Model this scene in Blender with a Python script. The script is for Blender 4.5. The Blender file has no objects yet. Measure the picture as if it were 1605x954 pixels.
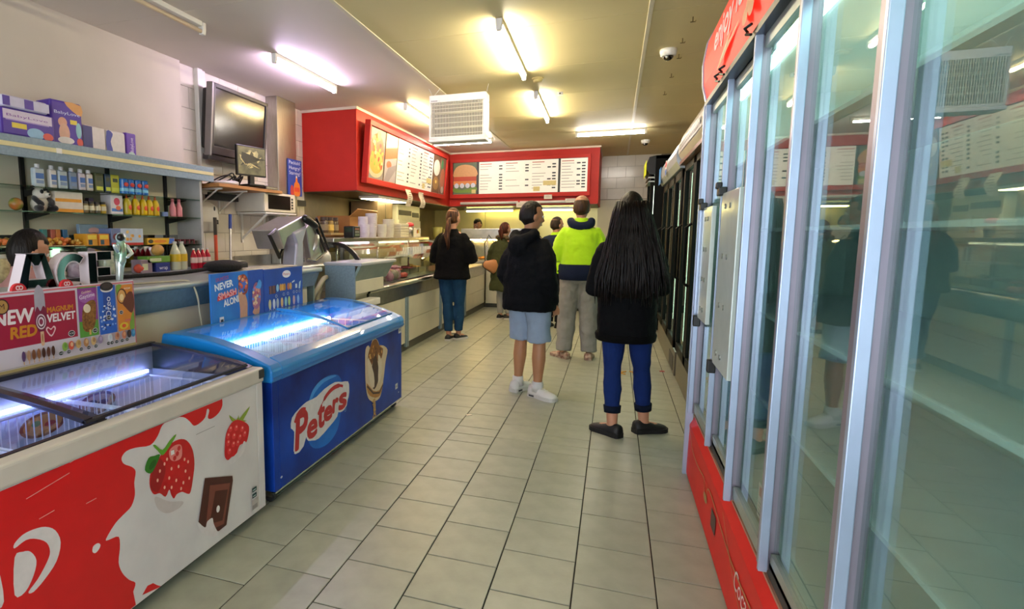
import bpy, bmesh, math, random
from mathutils import Vector, Matrix
random.seed(7)
PI = math.pi
SC = bpy.context.scene
COL = SC.collection
# ---------------------------------------------------------------- camera
PITCH, YAW, CAM_H = math.atan(109 / 895.0), math.radians(19.96), 1.36
cd = bpy.data.cameras.new('camera')
cam = bpy.data.objects.new('camera', cd)
COL.objects.link(cam)
cam.location = (0, 0, CAM_H)
cam.rotation_euler = (PI / 2 - PITCH, 0, YAW)
cd.sensor_fit = 'HORIZONTAL'
cd.sensor_width = 36.0
cd.lens = 36.0 * 895 / 1605
cd.shift_x = (802.5 - 636) / 1605
cd.clip_start = 0.02
SC.camera = cam
# ---------------------------------------------------------------- daylight and exposure
w = bpy.data.worlds.new('world')
SC.world = w
w.use_nodes = True
bg = w.node_tree.nodes['Background']
bg.inputs['Color'].default_value = (0.86, 0.93, 1.0, 1)
bg.inputs['Strength'].default_value = 5.6
SC.view_settings.view_transform = 'Standard'
SC.view_settings.look = 'None'
SC.view_settings.gamma = 1.0
SC.view_settings.use_curve_mapping = False
SC.view_settings.exposure = 0.30
SC.cycles.use_denoising = True
SC.cycles.max_bounces = 10
SC.cycles.transparent_max_bounces = 24
SC.cycles.sample_clamp_indirect = 6.0

# ---------------------------------------------------------------- materials
def lin(h):
    h = h.lstrip('#')
    c = [int(h[i:i + 2], 16) / 255 for i in (0, 2, 4)]
    return tuple(x / 12.92 if x <= 0.04045 else ((x + 0.055) / 1.055) ** 2.4 for x in c)
MATS = {}
def mat(name, col='#808080', rough=0.5, metal=0.0, var=0.0, scale=12.0, col2=None, bump=0.0, bscale=None,
        emit=None, estr=0.0, spec=0.5, coat=0.0, rnd=0.0, stretch=None, sheen=0.0, alpha=1.0):
    if name in MATS:
        return MATS[name]
    m = bpy.data.materials.new(name)
    m.use_nodes = True
    nt = m.node_tree
    N, L = nt.nodes, nt.links
    b = N['Principled BSDF']
    c = lin(col)
    b.inputs['Base Color'].default_value = (*c, 1)
    b.inputs['Roughness'].default_value = rough
    b.inputs['Metallic'].default_value = metal
    b.inputs['Specular IOR Level'].default_value = spec
    b.inputs['Coat Weight'].default_value = coat
    b.inputs['Sheen Weight'].default_value = sheen
    b.inputs['Alpha'].default_value = alpha
    if emit:
        b.inputs['Emission Color'].default_value = (*lin(emit), 1)
        b.inputs['Emission Strength'].default_value = estr
    tc = N.new('ShaderNodeTexCoord')
    mp = N.new('ShaderNodeMapping')
    L.new(tc.outputs['Object'], mp.inputs['Vector'])
    if stretch:
        mp.inputs['Scale'].default_value = stretch
    if var or col2:
        nz = N.new('ShaderNodeTexNoise')
        nz.inputs['Scale'].default_value = scale
        nz.inputs['Detail'].default_value = 5
        L.new(mp.outputs['Vector'], nz.inputs['Vector'])
        rp = N.new('ShaderNodeValToRGB')
        c2 = lin(col2) if col2 else tuple(max(0, x * (1 - var)) for x in c)
        c1 = c if col2 else tuple(min(1, x * (1 + var)) for x in c)
        rp.color_ramp.elements[0].position = 0.32
        rp.color_ramp.elements[1].position = 0.68
        rp.color_ramp.elements[0].color = (*c2, 1)
        rp.color_ramp.elements[1].color = (*c1, 1)
        L.new(nz.outputs['Fac'], rp.inputs['Fac'])
        out = rp.outputs['Color']
        if rnd:
            oi = N.new('ShaderNodeObjectInfo')
            mr = N.new('ShaderNodeMapRange')
            mr.inputs['To Min'].default_value = 1 - rnd
            mr.inputs['To Max'].default_value = 1 + rnd
            L.new(oi.outputs['Random'], mr.inputs['Value'])
            hs = N.new('ShaderNodeHueSaturation')
            L.new(mr.outputs['Result'], hs.inputs['Value'])
            L.new(out, hs.inputs['Color'])
            out = hs.outputs['Color']
        L.new(out, b.inputs['Base Color'])
    if bump:
        nb = N.new('ShaderNodeTexNoise')
        nb.inputs['Scale'].default_value = bscale or scale
        nb.inputs['Detail'].default_value = 4
        L.new(mp.outputs['Vector'], nb.inputs['Vector'])
        bp = N.new('ShaderNodeBump')
        bp.inputs['Strength'].default_value = bump
        bp.inputs['Distance'].default_value = 0.02
        L.new(nb.outputs['Fac'], bp.inputs['Height'])
        L.new(bp.outputs['Normal'], b.inputs['Normal'])
    MATS[name] = m
    return m
def glass(name, tint='#ffffff', refl=1.0, rough=0.0):
    if name in MATS:
        return MATS[name]
    m = bpy.data.materials.new(name)
    m.use_nodes = True
    nt = m.node_tree
    N, L = nt.nodes, nt.links
    N.remove(N['Principled BSDF'])
    tr = N.new('ShaderNodeBsdfTransparent')
    tr.inputs['Color'].default_value = (*lin(tint), 1)
    gl = N.new('ShaderNodeBsdfGlossy')
    gl.inputs['Roughness'].default_value = rough
    lw = N.new('ShaderNodeLayerWeight')
    lw.inputs['Blend'].default_value = 0.5
    pw = N.new('ShaderNodeMath')
    pw.operation = 'POWER'
    pw.inputs[1].default_value = 4.0
    L.new(lw.outputs['Facing'], pw.inputs[0])
    mu = N.new('ShaderNodeMath')
    mu.operation = 'MULTIPLY_ADD'
    mu.inputs[1].default_value = 0.9 * refl
    mu.inputs[2].default_value = 0.04 * refl
    mu.use_clamp = True
    mx = N.new('ShaderNodeMixShader')
    L.new(pw.outputs[0], mu.inputs[0])
    L.new(mu.outputs[0], mx.inputs['Fac'])
    L.new(tr.outputs[0], mx.inputs[1])
    L.new(gl.outputs[0], mx.inputs[2])
    L.new(mx.outputs[0], N['Material Output'].inputs['Surface'])
    MATS[name] = m
    return m
def emis(name, col, strength):
    if name in MATS:
        return MATS[name]
    m = bpy.data.materials.new(name)
    m.use_nodes = True
    nt = m.node_tree
    nt.nodes.remove(nt.nodes['Principled BSDF'])
    e = nt.nodes.new('ShaderNodeEmission')
    e.inputs['Color'].default_value = (*lin(col), 1)
    e.inputs['Strength'].default_value = strength
    nt.links.new(e.outputs[0], nt.nodes['Material Output'].inputs['Surface'])
    MATS[name] = m
    return m
PC = {}
def pm(hexcol, rough=0.45):
    """plain printed or moulded colour"""
    k = 'print_' + hexcol.lstrip('#') + ('' if rough == 0.45 else '_%d' % int(rough * 100))
    return mat(k, hexcol, rough, var=0.05, scale=30)

# ---------------------------------------------------------------- geometry collector
class MB:
    def __init__(s, m=None):
        s.v, s.f, s.mi, s.mats, s.cur, s.flat = [], [], [], [], m, False
    def use(s, m):
        s.cur = m
        return s
    def add(s, vs, fs, m=None, M=None):
        m = m or s.cur
        if m not in s.mats:
            s.mats.append(m)
        k = s.mats.index(m)
        o = len(s.v)
        if M is not None:
            vs = [M @ Vector(p) for p in vs]
        s.v.extend([tuple(p) for p in vs])
        for f in fs:
            s.f.append([i + o for i in f])
            s.mi.append(k)
        return s
    def box(s, x0, x1, y0, y1, z0, z1, m=None, M=None):
        vs = [(x, y, z) for x in (x0, x1) for y in (y0, y1) for z in (z0, z1)]
        return s.add(vs, [(0, 1, 3, 2), (4, 6, 7, 5), (0, 4, 5, 1), (2, 3, 7, 6), (0, 2, 6, 4), (1, 5, 7, 3)], m, M)
    def cbox(s, c, d, m=None, M=None):
        return s.box(c[0] - d[0] / 2, c[0] + d[0] / 2, c[1] - d[1] / 2, c[1] + d[1] / 2, c[2] - d[2] / 2, c[2] + d[2] / 2, m, M)
    def prism(s, poly, axis, a, b, m=None, M=None):
        """poly in the two other axes (in x,y,z order), extruded along axis from a to b"""
        def mk(p, t):
            return {'x': (t, p[0], p[1]), 'y': (p[0], t, p[1]), 'z': (p[0], p[1], t)}[axis]
        n = len(poly)
        vs = [mk(p, a) for p in poly] + [mk(p, b) for p in poly]
        ar = sum(poly[i][0] * poly[(i + 1) % n][1] - poly[(i + 1) % n][0] * poly[i][1] for i in range(n))
        flip = (ar > 0) != (axis == 'y')
        if b < a:
            flip = not flip
        fs = [list(range(n)), list(range(2 * n - 1, n - 1, -1))]
        fs += [(i, i + n, (i + 1) % n + n, (i + 1) % n) for i in range(n)]
        if not flip:
            fs = [list(reversed(f)) for f in fs]
        return s.add(vs, fs, m, M)
    def rings(s, R, cap=True, closed=False, m=None, M=None):
        n = len(R[0])
        vs = [p for r in R for p in r]
        fs = []
        k = len(R)
        for i in range(k if closed else k - 1):
            a, b = i * n, ((i + 1) % k) * n
            for j in range(n):
                fs.append((a + j, a + (j + 1) % n, b + (j + 1) % n, b + j))
        if cap and not closed:
            fs.append(list(range(n - 1, -1, -1)))
            fs.append(list(range((k - 1) * n, k * n)))
        return s.add(vs, fs, m, M)
    def tube(s, pts, r, n=8, m=None, M=None, cap=True, round_ends=False):
        P = [Vector(p) for p in pts]
        rr = list(r) if isinstance(r, (list, tuple)) else [r] * len(P)
        if round_ends:
            d0, d1 = (P[0] - P[1]).normalized(), (P[-1] - P[-2]).normalized()
            a, b, ra, rb = P[0], P[-1], rr[0], rr[-1]
            mx_ = lambda q: max(q) if isinstance(q, tuple) else q
            P = [a + d0 * mx_(ra) * q for q in (0.95, 0.7)] + P + [b + d1 * mx_(rb) * q for q in (0.7, 0.95)]
            ml = lambda q, k: tuple(z * k for z in q) if isinstance(q, tuple) else q * k
            rr = [ml(ra, .3), ml(ra, .71)] + rr + [ml(rb, .71), ml(rb, .3)]
        R, nrm = [], None
        for i, p in enumerate(P):
            t = (P[min(i + 1, len(P) - 1)] - P[max(i - 1, 0)]).normalized()
            if nrm is None:
                up = Vector((0, 0, 1)) if abs(t.z) < 0.9 else Vector((1, 0, 0))
                nrm = t.cross(up).normalized()
            else:
                nrm = (nrm - t * nrm.dot(t)).normalized()
            bi = t.cross(nrm)
            q = rr[i]
            qx, qy = q if isinstance(q, tuple) else (q, q)
            R.append([p + nrm * math.cos(2 * PI * j / n) * qx + bi * math.sin(2 * PI * j / n) * qy for j in range(n)])
        return s.rings(R, cap=cap, m=m, M=M)
    def lathe(s, prof, c=(0, 0, 0), n=16, m=None, M=None, axis='z'):
        R = []
        for r, z in prof:
            r = max(r, 1e-5)
            ring = []
            for j in range(n):
                a = 2 * PI * j / n
                x, y = r * math.cos(a), r * math.sin(a)
                p = (x, y, z) if axis == 'z' else ((z, x, y) if axis == 'x' else (y, z, x))
                ring.append((c[0] + p[0], c[1] + p[1], c[2] + p[2]))
            R.append(ring)
        return s.rings(R, m=m, M=M)
    def ball(s, c, r, n=12, k=8, m=None, M=None):
        rx, ry, rz = r if isinstance(r, (list, tuple)) else (r, r, r)
        R = []
        for i in range(k + 1):
            t = -PI / 2 + PI * i / k
            cr = max(math.cos(t), 1e-3)
            R.append([(c[0] + rx * cr * math.cos(2 * PI * j / n), c[1] + ry * cr * math.sin(2 * PI * j / n), c[2] + rz * math.sin(t)) for j in range(n)])
        return s.rings(R, m=m, M=M)
    def mesh(s, name, smooth=False):
        me = bpy.data.meshes.new(name)
        me.from_pydata(s.v, [], s.f)
        for m in s.mats:
            me.materials.append(m)
        me.polygons.foreach_set('material_index', s.mi)
        if smooth:
            me.polygons.foreach_set('use_smooth', [True] * len(s.f))
        if not s.flat:
            bm = bmesh.new()
            bm.from_mesh(me)
            bmesh.ops.recalc_face_normals(bm, faces=bm.faces)
            bm.to_mesh(me)
            bm.free()
        me.update()
        return me
def link(name, data, parent=None, loc=None):
    o = bpy.data.objects.new(name, data)
    COL.objects.link(o)
    if parent:
        o.parent = parent
    if loc:
        o.location = loc
    return o
def part(name, mb, parent=None, smooth=False, bevel=0.0, seg=2, loc=None, label=None, angle=None):
    o = link(name, mb.mesh(name, smooth), parent, loc)
    if bevel:
        b = o.modifiers.new('bevel', 'BEVEL')
        b.width, b.segments, b.limit_method, b.angle_limit = bevel, seg, 'ANGLE', math.radians(angle or 35)
    if label:
        o['label'] = label
    return o
def tag(o, label, cat, group=None, kind=None):
    o['label'] = label
    o['category'] = cat
    if group:
        o['group'] = group
    if kind:
        o['kind'] = kind
    return o
def thing(name, label, cat, loc=(0, 0, 0), rz=0, group=None):
    o = bpy.data.objects.new(name, None)
    COL.objects.link(o)
    o.location = loc
    o.rotation_euler = (0, 0, rz)
    o.empty_display_size = 0.1
    return tag(o, label, cat, group)
def one(name, label, cat, mb, loc=(0, 0, 0), rz=0, group=None, smooth=False, bevel=0.0):
    o = part(name, mb, None, smooth, bevel)
    o.location = loc
    o.rotation_euler = (0, 0, rz)
    return tag(o, label, cat, group)
def struct(name, mb, parent=None, smooth=False, bevel=0.0):
    o = part(name, mb, parent, smooth, bevel)
    o['kind'] = 'structure'
    return o
def dup(root, loc, rz=None, label=None, group=None):
    r = root.copy()
    COL.objects.link(r)
    r.location = loc
    if rz is not None:
        r.rotation_euler = (0, 0, rz)
    if label:
        r['label'] = label
    if group:
        r['group'] = group
    for ch in list(root.children):
        c = ch.copy()
        COL.objects.link(c)
        c.parent = r
        for g in list(ch.children):
            d = g.copy()
            COL.objects.link(d)
            d.parent = c
    return r
def RZ(a, loc=(0, 0, 0)):
    return Matrix.Translation(loc) @ Matrix.Rotation(a, 4, 'Z')
def RX(a, loc=(0, 0, 0)):
    return Matrix.Translation(loc) @ Matrix.Rotation(a, 4, 'X')
def RY(a, loc=(0, 0, 0)):
    return Matrix.Translation(loc) @ Matrix.Rotation(a, 4, 'Y')

# ---------------------------------------------------------------- flat print: shapes on a plane
TXT = {}
def text_geo(s):
    if s not in TXT:
        cu = bpy.data.curves.new('lettering', 'FONT')
        cu.body = s
        cu.size = 1.0
        cu.resolution_u = 3
        o = bpy.data.objects.new('lettering', cu)
        me = o.to_mesh()
        vs = [(v.co.x, v.co.y) for v in me.vertices]
        fs = [list(p.vertices) for p in me.polygons]
        o.to_mesh_clear()
        bpy.data.objects.remove(o)
        bpy.data.curves.remove(cu)
        TXT[s] = (vs, fs)
    return TXT[s]
class Art:
    """coloured shapes laid on the plane O + u*x + v*y; each new shape lies a hair above the last"""
    def __init__(s, O, u, v, step=0.00006):
        s.O, s.u, s.v = Vector(O), Vector(u), Vector(v)
        s.n = s.u.cross(s.v).normalized()
        s.k = 1
        s.step = step
        s.mb = MB()
        s.mb.flat = True
    def P(s, x, y):
        return s.O + s.u * x + s.v * y + s.n * (s.step * s.k)
    def shape(s, pts, c):
        m = c if not isinstance(c, str) else pm(c)
        s.mb.add([s.P(*p) for p in pts], [list(range(len(pts)))], m)
        s.k += 1
        return s
    def rect(s, x0, y0, x1, y1, c):
        return s.shape([(x0, y0), (x1, y0), (x1, y1), (x0, y1)], c)
    def rects(s, L, c):
        m = c if not isinstance(c, str) else pm(c)
        for x0, y0, x1, y1 in L:
            s.mb.add([s.P(x0, y0), s.P(x1, y0), s.P(x1, y1), s.P(x0, y1)], [(0, 1, 2, 3)], m)
        s.k += 1
        return s
    def ell(s, cx, cy, rx, ry, c, rot=0, n=20):
        pts = []
        for i in range(n):
            a = 2 * PI * i / n
            x, y = rx * math.cos(a), ry * math.sin(a)
            pts.append((cx + x * math.cos(rot) - y * math.sin(rot), cy + x * math.sin(rot) + y * math.cos(rot)))
        return s.shape(pts, c)
    def smooth(s, pts, c, sub=4):
        return s.shape(catmull(pts, sub), c)
    def stroke(s, pts, w, c):
        """a ribbon along pts, widths w (scalar or list)"""
        m = c if not isinstance(c, str) else pm(c)
        n = len(pts)
        ws = w if isinstance(w, (list, tuple)) else [w] * n
        L, R = [], []
        for i in range(n):
            a, b = pts[max(i - 1, 0)], pts[min(i + 1, n - 1)]
            dx, dy = b[0] - a[0], b[1] - a[1]
            q = math.hypot(dx, dy) or 1
            nx, ny = -dy / q * ws[i] / 2, dx / q * ws[i] / 2
            L.append(s.P(pts[i][0] + nx, pts[i][1] + ny))
            R.append(s.P(pts[i][0] - nx, pts[i][1] - ny))
        fs = [(n + i, n + i + 1, i + 1, i) for i in range(n - 1)]
        s.mb.add(L + R, fs, m)
        s.k += 1
        return s
    def text(s, t, x, y, h, c, wid=None, rot=0, shear=0, fat=0, align='l'):
        """t with cap height h; wid squeezes it to that width; fat draws it bolder"""
        m = c if not isinstance(c, str) else pm(c)
        vs, fs = text_geo(t)
        if not vs:
            return s
        x0, x1 = min(p[0] for p in vs), max(p[0] for p in vs)
        sy = h / 0.72
        sx = sy if wid is None else wid / (x1 - x0)
        W = (x1 - x0) * sx
        ox = {'l': 0, 'c': -W / 2, 'r': -W}[align]
        offs = [(0, 0)] if not fat else [(fat * math.cos(k * PI / 4), fat * math.sin(k * PI / 4)) for k in range(8)] + [(0, 0)]
        for ax, ay in offs:
            q = []
            for p in vs:
                px, py = (p[0] - x0) * sx + ox, p[1] * sy
                px += shear * py
                px, py = px + ax, py + ay
                q.append(s.P(x + px * math.cos(rot) - py * math.sin(rot), y + px * math.sin(rot) + py * math.cos(rot)))
            s.mb.add(q, fs, m)
            s.k += 0.12
        s.k += 1
        return s
    def done(s, parent, name='print', label=None):
        return part(name, s.mb, parent, label=label)
def catmull(pts, sub=4, closed=True):
    n = len(pts)
    out = []
    for i in range(n if closed else n - 1):
        p0, p1, p2, p3 = [pts[(i + k) % n] if closed else pts[min(max(i + k, 0), n - 1)] for k in (-1, 0, 1, 2)]
        for j in range(sub):
            t = j / sub
            out.append(tuple(0.5 * ((2 * p1[d]) + (-p0[d] + p2[d]) * t + (2 * p0[d] - 5 * p1[d] + 4 * p2[d] - p3[d]) * t * t + (-p0[d] + 3 * p1[d] - 3 * p2[d] + p3[d]) * t ** 3) for d in range(len(p1))))
    if not closed:
        out.append(tuple(pts[-1]))
    return out
# ================================================================ the room
XL, XR, YF, YB, ZC = -3.75, 1.28, -2.2, 12.2, 2.9
m_tile = mat('floor_tile', '#9c9f8f', 0.36, var=0.10, scale=9, bump=0.03, bscale=90, rnd=0.05, spec=0.5)
m_grout = mat('floor_grout', '#14130f', 0.9, var=0.2, scale=30)
m_plaster = mat('plaster_wall', '#c9c0b0', 0.75, var=0.03, scale=3, bump=0.02, bscale=40)
m_ceil = mat('ceiling_sheet', '#d8ccc0', 0.6, var=0.02, scale=2, bump=0.01, bscale=30)
m_ceily = mat('ceiling_sheet_warm_tint', '#d8c895', 0.6, var=0.02, scale=2, bump=0.01, bscale=30)  # part of the warm tube light is put into this yellow base colour
m_strip = mat('ceiling_strip', '#d8cfb4', 0.5, var=0.03, scale=8)
m_wtile = mat('glazed_wall_tile', '#d9d2c4', 0.18, var=0.04, scale=5, rnd=0.03)
m_wgrout = mat('wall_grout', '#7d7566', 0.9, var=0.1)
m_white = mat('white_paint', '#dcd8d0', 0.45, var=0.03, scale=10)
m_steel = mat('brushed_steel', '#a9a59d', 0.32, 1.0, var=0.12, scale=20, stretch=(8, 8, 0.4))
m_steel2 = mat('bench_steel', '#b2b0aa', 0.28, 1.0, var=0.10, scale=14)
m_red = mat('red_paint', '#b82a20', 0.5, var=0.05, scale=6, spec=.25)
m_black = mat('black_plastic', '#0b0b0b', 0.35, var=0.2, scale=20)
m_dark = mat('dark_grey', '#2c2c2e', 0.5, var=0.15, scale=15)
m_chrome = mat('chrome', '#d8d8d8', 0.12, 1.0, var=0.02)
m_wplast = mat('white_plastic', '#e4e2dc', 0.35, var=0.03, scale=12)
m_cream = mat('cream_panel', '#d6cfb6', 0.35, var=0.04, scale=4)

# floor: a grout bed with 300 mm tiles in stretcher bond, turning over at y = 3.713
fl = struct('floor', MB(m_grout).box(XL - .2, XR + .2, YF - .3, YB + .2, -0.12, -0.004))
TP, TW = 0.3025, 0.2970
def tile_mesh(wy):
    a, h = 0.0022, 0.004
    x, y = TW / 2, wy / 2
    mb = MB(m_tile)
    mb.rings([[(-x, -y, -.004), (x, -y, -.004), (x, y, -.004), (-x, y, -.004)], [(-x, -y, -.0012), (x, -y, -.0012), (x, y, -.0012), (-x, y, -.0012)],
              [(-x + a, -y + a, 0), (x - a, -y + a, 0), (x - a, y - a, 0), (-x + a, y - a, 0)]])
    return mb
full, half = tile_mesh(TW), tile_mesh(TW - TP / 2)
spots = []
for k in range(-7, 5):
    xc = -0.40 + TP * k + TP / 2
    odd = (k + 1) % 2        # strip k = -1 has joints on the turn line, its neighbours half a tile off
    for sgn in (1, -1):
        y = 3.713
        first = True
        while -0.9 < y < 10.75:
            L = TP / 2 if (odd and first) else TP
            first = False
            spots.append((xc, y + sgn * L / 2, L < TP - 0.01))
            y += sgn * L
def seen(p):
    return p[1] > 1.35 and -2.4 < p[0] < 0.75 and not (p[0] < -1.75 and p[1] < 4.0) and p[0] < 0.45 + 0.16 * (p[1] > 3.4)
vis = sorted([p for p in spots if seen(p)], key=lambda p: p[0] ** 2 + p[1] ** 2)
near = set(vis[:295])
fm, hm = full.mesh('tile'), half.mesh('tile')
rest = MB(m_tile)
for p in spots:
    if p in near:
        o = link('tile', hm if p[2] else fm, fl, (p[0], p[1], 0))
        o.rotation_euler = (random.uniform(-.0012, .0012), random.uniform(-.0012, .0012), 0)
    else:
        src = half if p[2] else full
        rest.add([(v[0] + p[0], v[1] + p[1], v[2]) for v in src.v], src.f)
o = part('tile_field', rest, fl)
o['kind'] = 'stuff'

# ceiling: sheets with open joints and cover strips
ce = struct('ceiling', MB(m_ceil).box(XL - .2, XR + .2, YF - .2, YB + .2, ZC + .012, ZC + .15))
ys = [YF, -1.0, 0.1, 1.2, 2.3, 3.4, 4.51, 5.61, 6.70, 7.74, 8.78, 9.88, 10.98, YB]
for i in range(len(ys) - 1):
    for x0, x1 in ((-1.815, 0.165), (0.175, XR)):
        part('ceiling_panel', MB(m_ceily).box(x0 + .003, x1 - .003, ys[i] + .003, ys[i + 1] - .003, ZC, ZC + .011), ce)
for a, b in ((YF, 0.1), (0.1, 3.4), (3.4, YB)):
    part('ceiling_panel', MB(m_ceil).box(XL, -1.83, a + .002, b - .002, ZC, ZC + .011), ce)
for x in (-1.822, 0.17):
    part('cover_strip', MB(m_strip).box(x - .016, x + .016, YF, YB, ZC - .007, ZC + .002), ce, bevel=.003)

# walls
wl = struct('wall_left', MB(m_wgrout).box(XL - .2, XL - .002, YF, YB, 0, ZC))
part('plaster_face', MB(m_plaster).box(XL - .002, XL + .045, YF, 4.30, 0, ZC), wl)
part('pipe_cover', MB(m_white).box(XL - .002, XL + .05, 4.53, 4.60, 1.75, ZC).box(XL, XL + .03, 4.60, 4.66, 1.75, ZC), wl, bevel=.006)
def tile_wall(parent, plane, c, a0, a1, z0, z1, pw=0.30, ph=0.19, m=m_wtile):
    """glazed tiles in stretcher bond on plane x=c (facing +x) or y=c (facing -y)"""
    cache = {}
    r, z = 0, z1
    while z > z0 + 0.03:
        zb = max(z - ph, z0)
        a = a0 - (pw / 2 if r % 2 else 0)
        while a < a1 - 0.01:
            s0, s1 = max(a, a0), min(a + pw, a1)
            if s1 - s0 > 0.02:
                wd, hd = (s1 - s0) / 2 - .0016, (z - zb) / 2 - .0016
                k = (round(wd, 3), round(hd, 3))
                if k not in cache:
                    g = .002
                    R = [[(-wd, -hd, 0), (wd, -hd, 0), (wd, hd, 0), (-wd, hd, 0)], [(-wd, -hd, .003), (wd, -hd, .003), (wd, hd, .003), (-wd, hd, .003)],
                         [(-wd + g, -hd + g, .005), (wd - g, -hd + g, .005), (wd - g, hd - g, .005), (-wd + g, hd - g, .005)]]
                    if plane == 'x':
                        R = [[(q[2], q[0], q[1]) for q in ring] for ring in R]
                    else:
                        R = [[(q[0], -q[2], q[1]) for q in ring] for ring in R]
                    cache[k] = MB(m).rings(R).mesh('tile')
                mid = (s0 + s1) / 2
                link('tile', cache[k], parent, (c, mid, (z + zb) / 2) if plane == 'x' else (mid, c, (z + zb) / 2))
            a += pw
        z = zb
        r += 1
tile_wall(wl, 'x', XL - .002, 4.30, 6.52, 1.12, ZC)
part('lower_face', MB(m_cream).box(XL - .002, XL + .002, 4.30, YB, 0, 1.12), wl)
part('kitchen_face', MB(mat('brown_kitchen_panel', '#7d6f52', .5, var=.2, scale=3)).box(XL - .002, XL + .002, 6.52, YB, 1.12, ZC), wl)  # mottled brown, darker than the cream face below
wb = struct('wall_back', MB(m_wgrout).box(XL - .2, XR + .2, YB + .002, YB + .2, 0, ZC))
tile_wall(wb, 'y', YB + .002, -0.34, 0.78, 2.05, ZC, 0.33, 0.21)
m_splash = mat('splashback_panel', '#d8cd92', 0.30, 0.35, var=0.05, scale=3)
for a, b in ((-3.75, -2.62), (-2.615, -1.52), (-1.515, -0.34)):
    part('splashback_panel', MB(m_splash).box(a, b, YB - .006, YB + .002, 0.9, 2.5), wb, bevel=.002)
part('lower_face', MB(m_cream).box(XL, -0.34, YB - .004, YB + .002, 0, 0.9).box(-0.34, XR, YB - .004, YB + .002, 0, 2.05), wb)
o = struct('door_1', MB(mat('door_timber', '#c99a45', 0.5, var=0.10, scale=6, stretch=(1, 1, 8))).box(0.36, 0.80, YB - .03, YB - .005, 0, 1.98))
part('door_frame', MB(mat('door_trim', '#6e5a3a', 0.5, var=.1)).box(0.30, 0.80, YB - .04, YB - .004, 1.98, 2.03).box(0.30, 0.36, YB - .04, YB - .004, 0, 1.98), o)
part('door_handle', MB(m_steel).box(0.41, 0.53, YB - .07, YB - .05, 0.98, 1.0).box(0.41, 0.43, YB - .06, YB - .03, 0.98, 1.0), o)
struct('wall_right', MB(m_plaster).box(XR, XR + .2, YF, YB, 0, ZC))
# shopfront behind the camera: open bays between posts let the daylight in
sf = MB(m_white).box(XL - .2, XR + .2, YF - .2, YF, 2.62, ZC)
for x0, x1 in ((XL - .2, -3.45), (-1.36, -1.28), (0.98, XR + .2)):
    sf.box(x0, x1, YF - .2, YF, 0, 2.62)
struct('wall_front', sf)

# steel-clad column at the tiled wall
struct('wall_column', MB(m_steel).box(XL, -3.60, 5.70, 6.10, 0.95, ZC), bevel=.006)

# bulkhead over the servery
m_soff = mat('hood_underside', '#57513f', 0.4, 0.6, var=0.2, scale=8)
bh = struct('wall_bulkhead', MB(m_red).prism([(XL, 6.50), (-3.0, 6.50), (-3.0, 10.72), (-0.30, 10.72), (-0.30, YB), (XL, YB)], 'z', 1.905, ZC))
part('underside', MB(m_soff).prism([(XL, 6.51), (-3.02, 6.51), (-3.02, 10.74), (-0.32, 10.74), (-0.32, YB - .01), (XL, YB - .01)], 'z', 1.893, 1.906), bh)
m_corn = mat('cornice_white', '#d9c8b4', 0.5, var=.03)
cz = ZC - .03
part('cornice', MB(m_corn).box(XL, -2.985, 6.482, 6.50, cz, ZC).box(-3.0, -2.982, 6.49, 10.72, cz, ZC).box(-3.0, -0.282, 10.70, 10.72, cz, ZC).box(-0.30, -0.28, 10.72, YB, cz, ZC), bh)
part('corner_bead', MB(m_red).box(-3.012, -2.994, 6.494, 6.512, 1.905, cz), bh, bevel=.004)

# ---------------------------------------------------------------- fluorescent tubes
def tube_light(label, p, q, col, strength, group='ceiling fluorescent tubes', lit=True):
    p, q = Vector(p), Vector(q)
    L = (q - p).length
    ang = math.atan2(q.y - p.y, q.x - p.x)
    t = thing('fluorescent_light', label, 'light', ((p.x + q.x) / 2, (p.y + q.y) / 2, ZC), ang, group)
    h = L / 2
    part('batten', MB(m_wplast).box(-h + .02, h - .02, -.021, .021, -.034, 0), t, bevel=.004)
    for s in (-1, 1):
        part('lampholder', MB(m_wplast).prism([(-.024, -.004), (.024, -.004), (.024, -.05), (.017, -.088), (-.017, -.088), (-.024, -.05)], 'x', s * h - .017, s * h + .017), t, bevel=.005)
    part('tube', MB(emis('tube_' + col.lstrip('#') + '_%d' % strength, col, strength) if lit else mat('tube_off', '#d8c4a8', .3, var=.03)).tube([(-h + .015, 0, -.066), (h - .015, 0, -.066)], .0145, 12), t, smooth=True)
    return t
tube_light('violet-tinted fluorescent tube on the ceiling nearest the television', (-2.79, 4.40, 0), (-2.79, 5.52, 0), '#ecd4ff', 115)
tube_light('warm white fluorescent tube nearest the tall fridges, in front of the smoke detector', (-0.84, 4.27, 0), (-0.87, 5.68, 0), '#fff0cf', 145)
tube_light('warm white fluorescent tube behind the smoke detector, mid ceiling', (-0.86, 6.48, 0), (-0.89, 7.90, 0), '#fff0cf', 130)
tube_light('amber-glowing fluorescent tube beside the red bulkhead, partly behind the hanging insect killer', (-2.37, 6.52, 0), (-2.39, 7.94, 0), '#ffe0a0', 130)
tube_light('white fluorescent tube lying crosswise under the insect killer', (-2.88, 9.27, 0), (-1.90, 9.27, 0), '#fff3df', 110)
tube_light('white fluorescent tube lying crosswise beside the far dome camera', (-0.60, 9.17, 0), (0.36, 9.17, 0), '#fff6ea', 110)

tube_light('unlit fluorescent tube on the ceiling nearest the front, above the shelves', (-2.90, 2.25, 0), (-2.90, 3.62, 0), '#d8c4a8', 0, lit=False)

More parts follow.
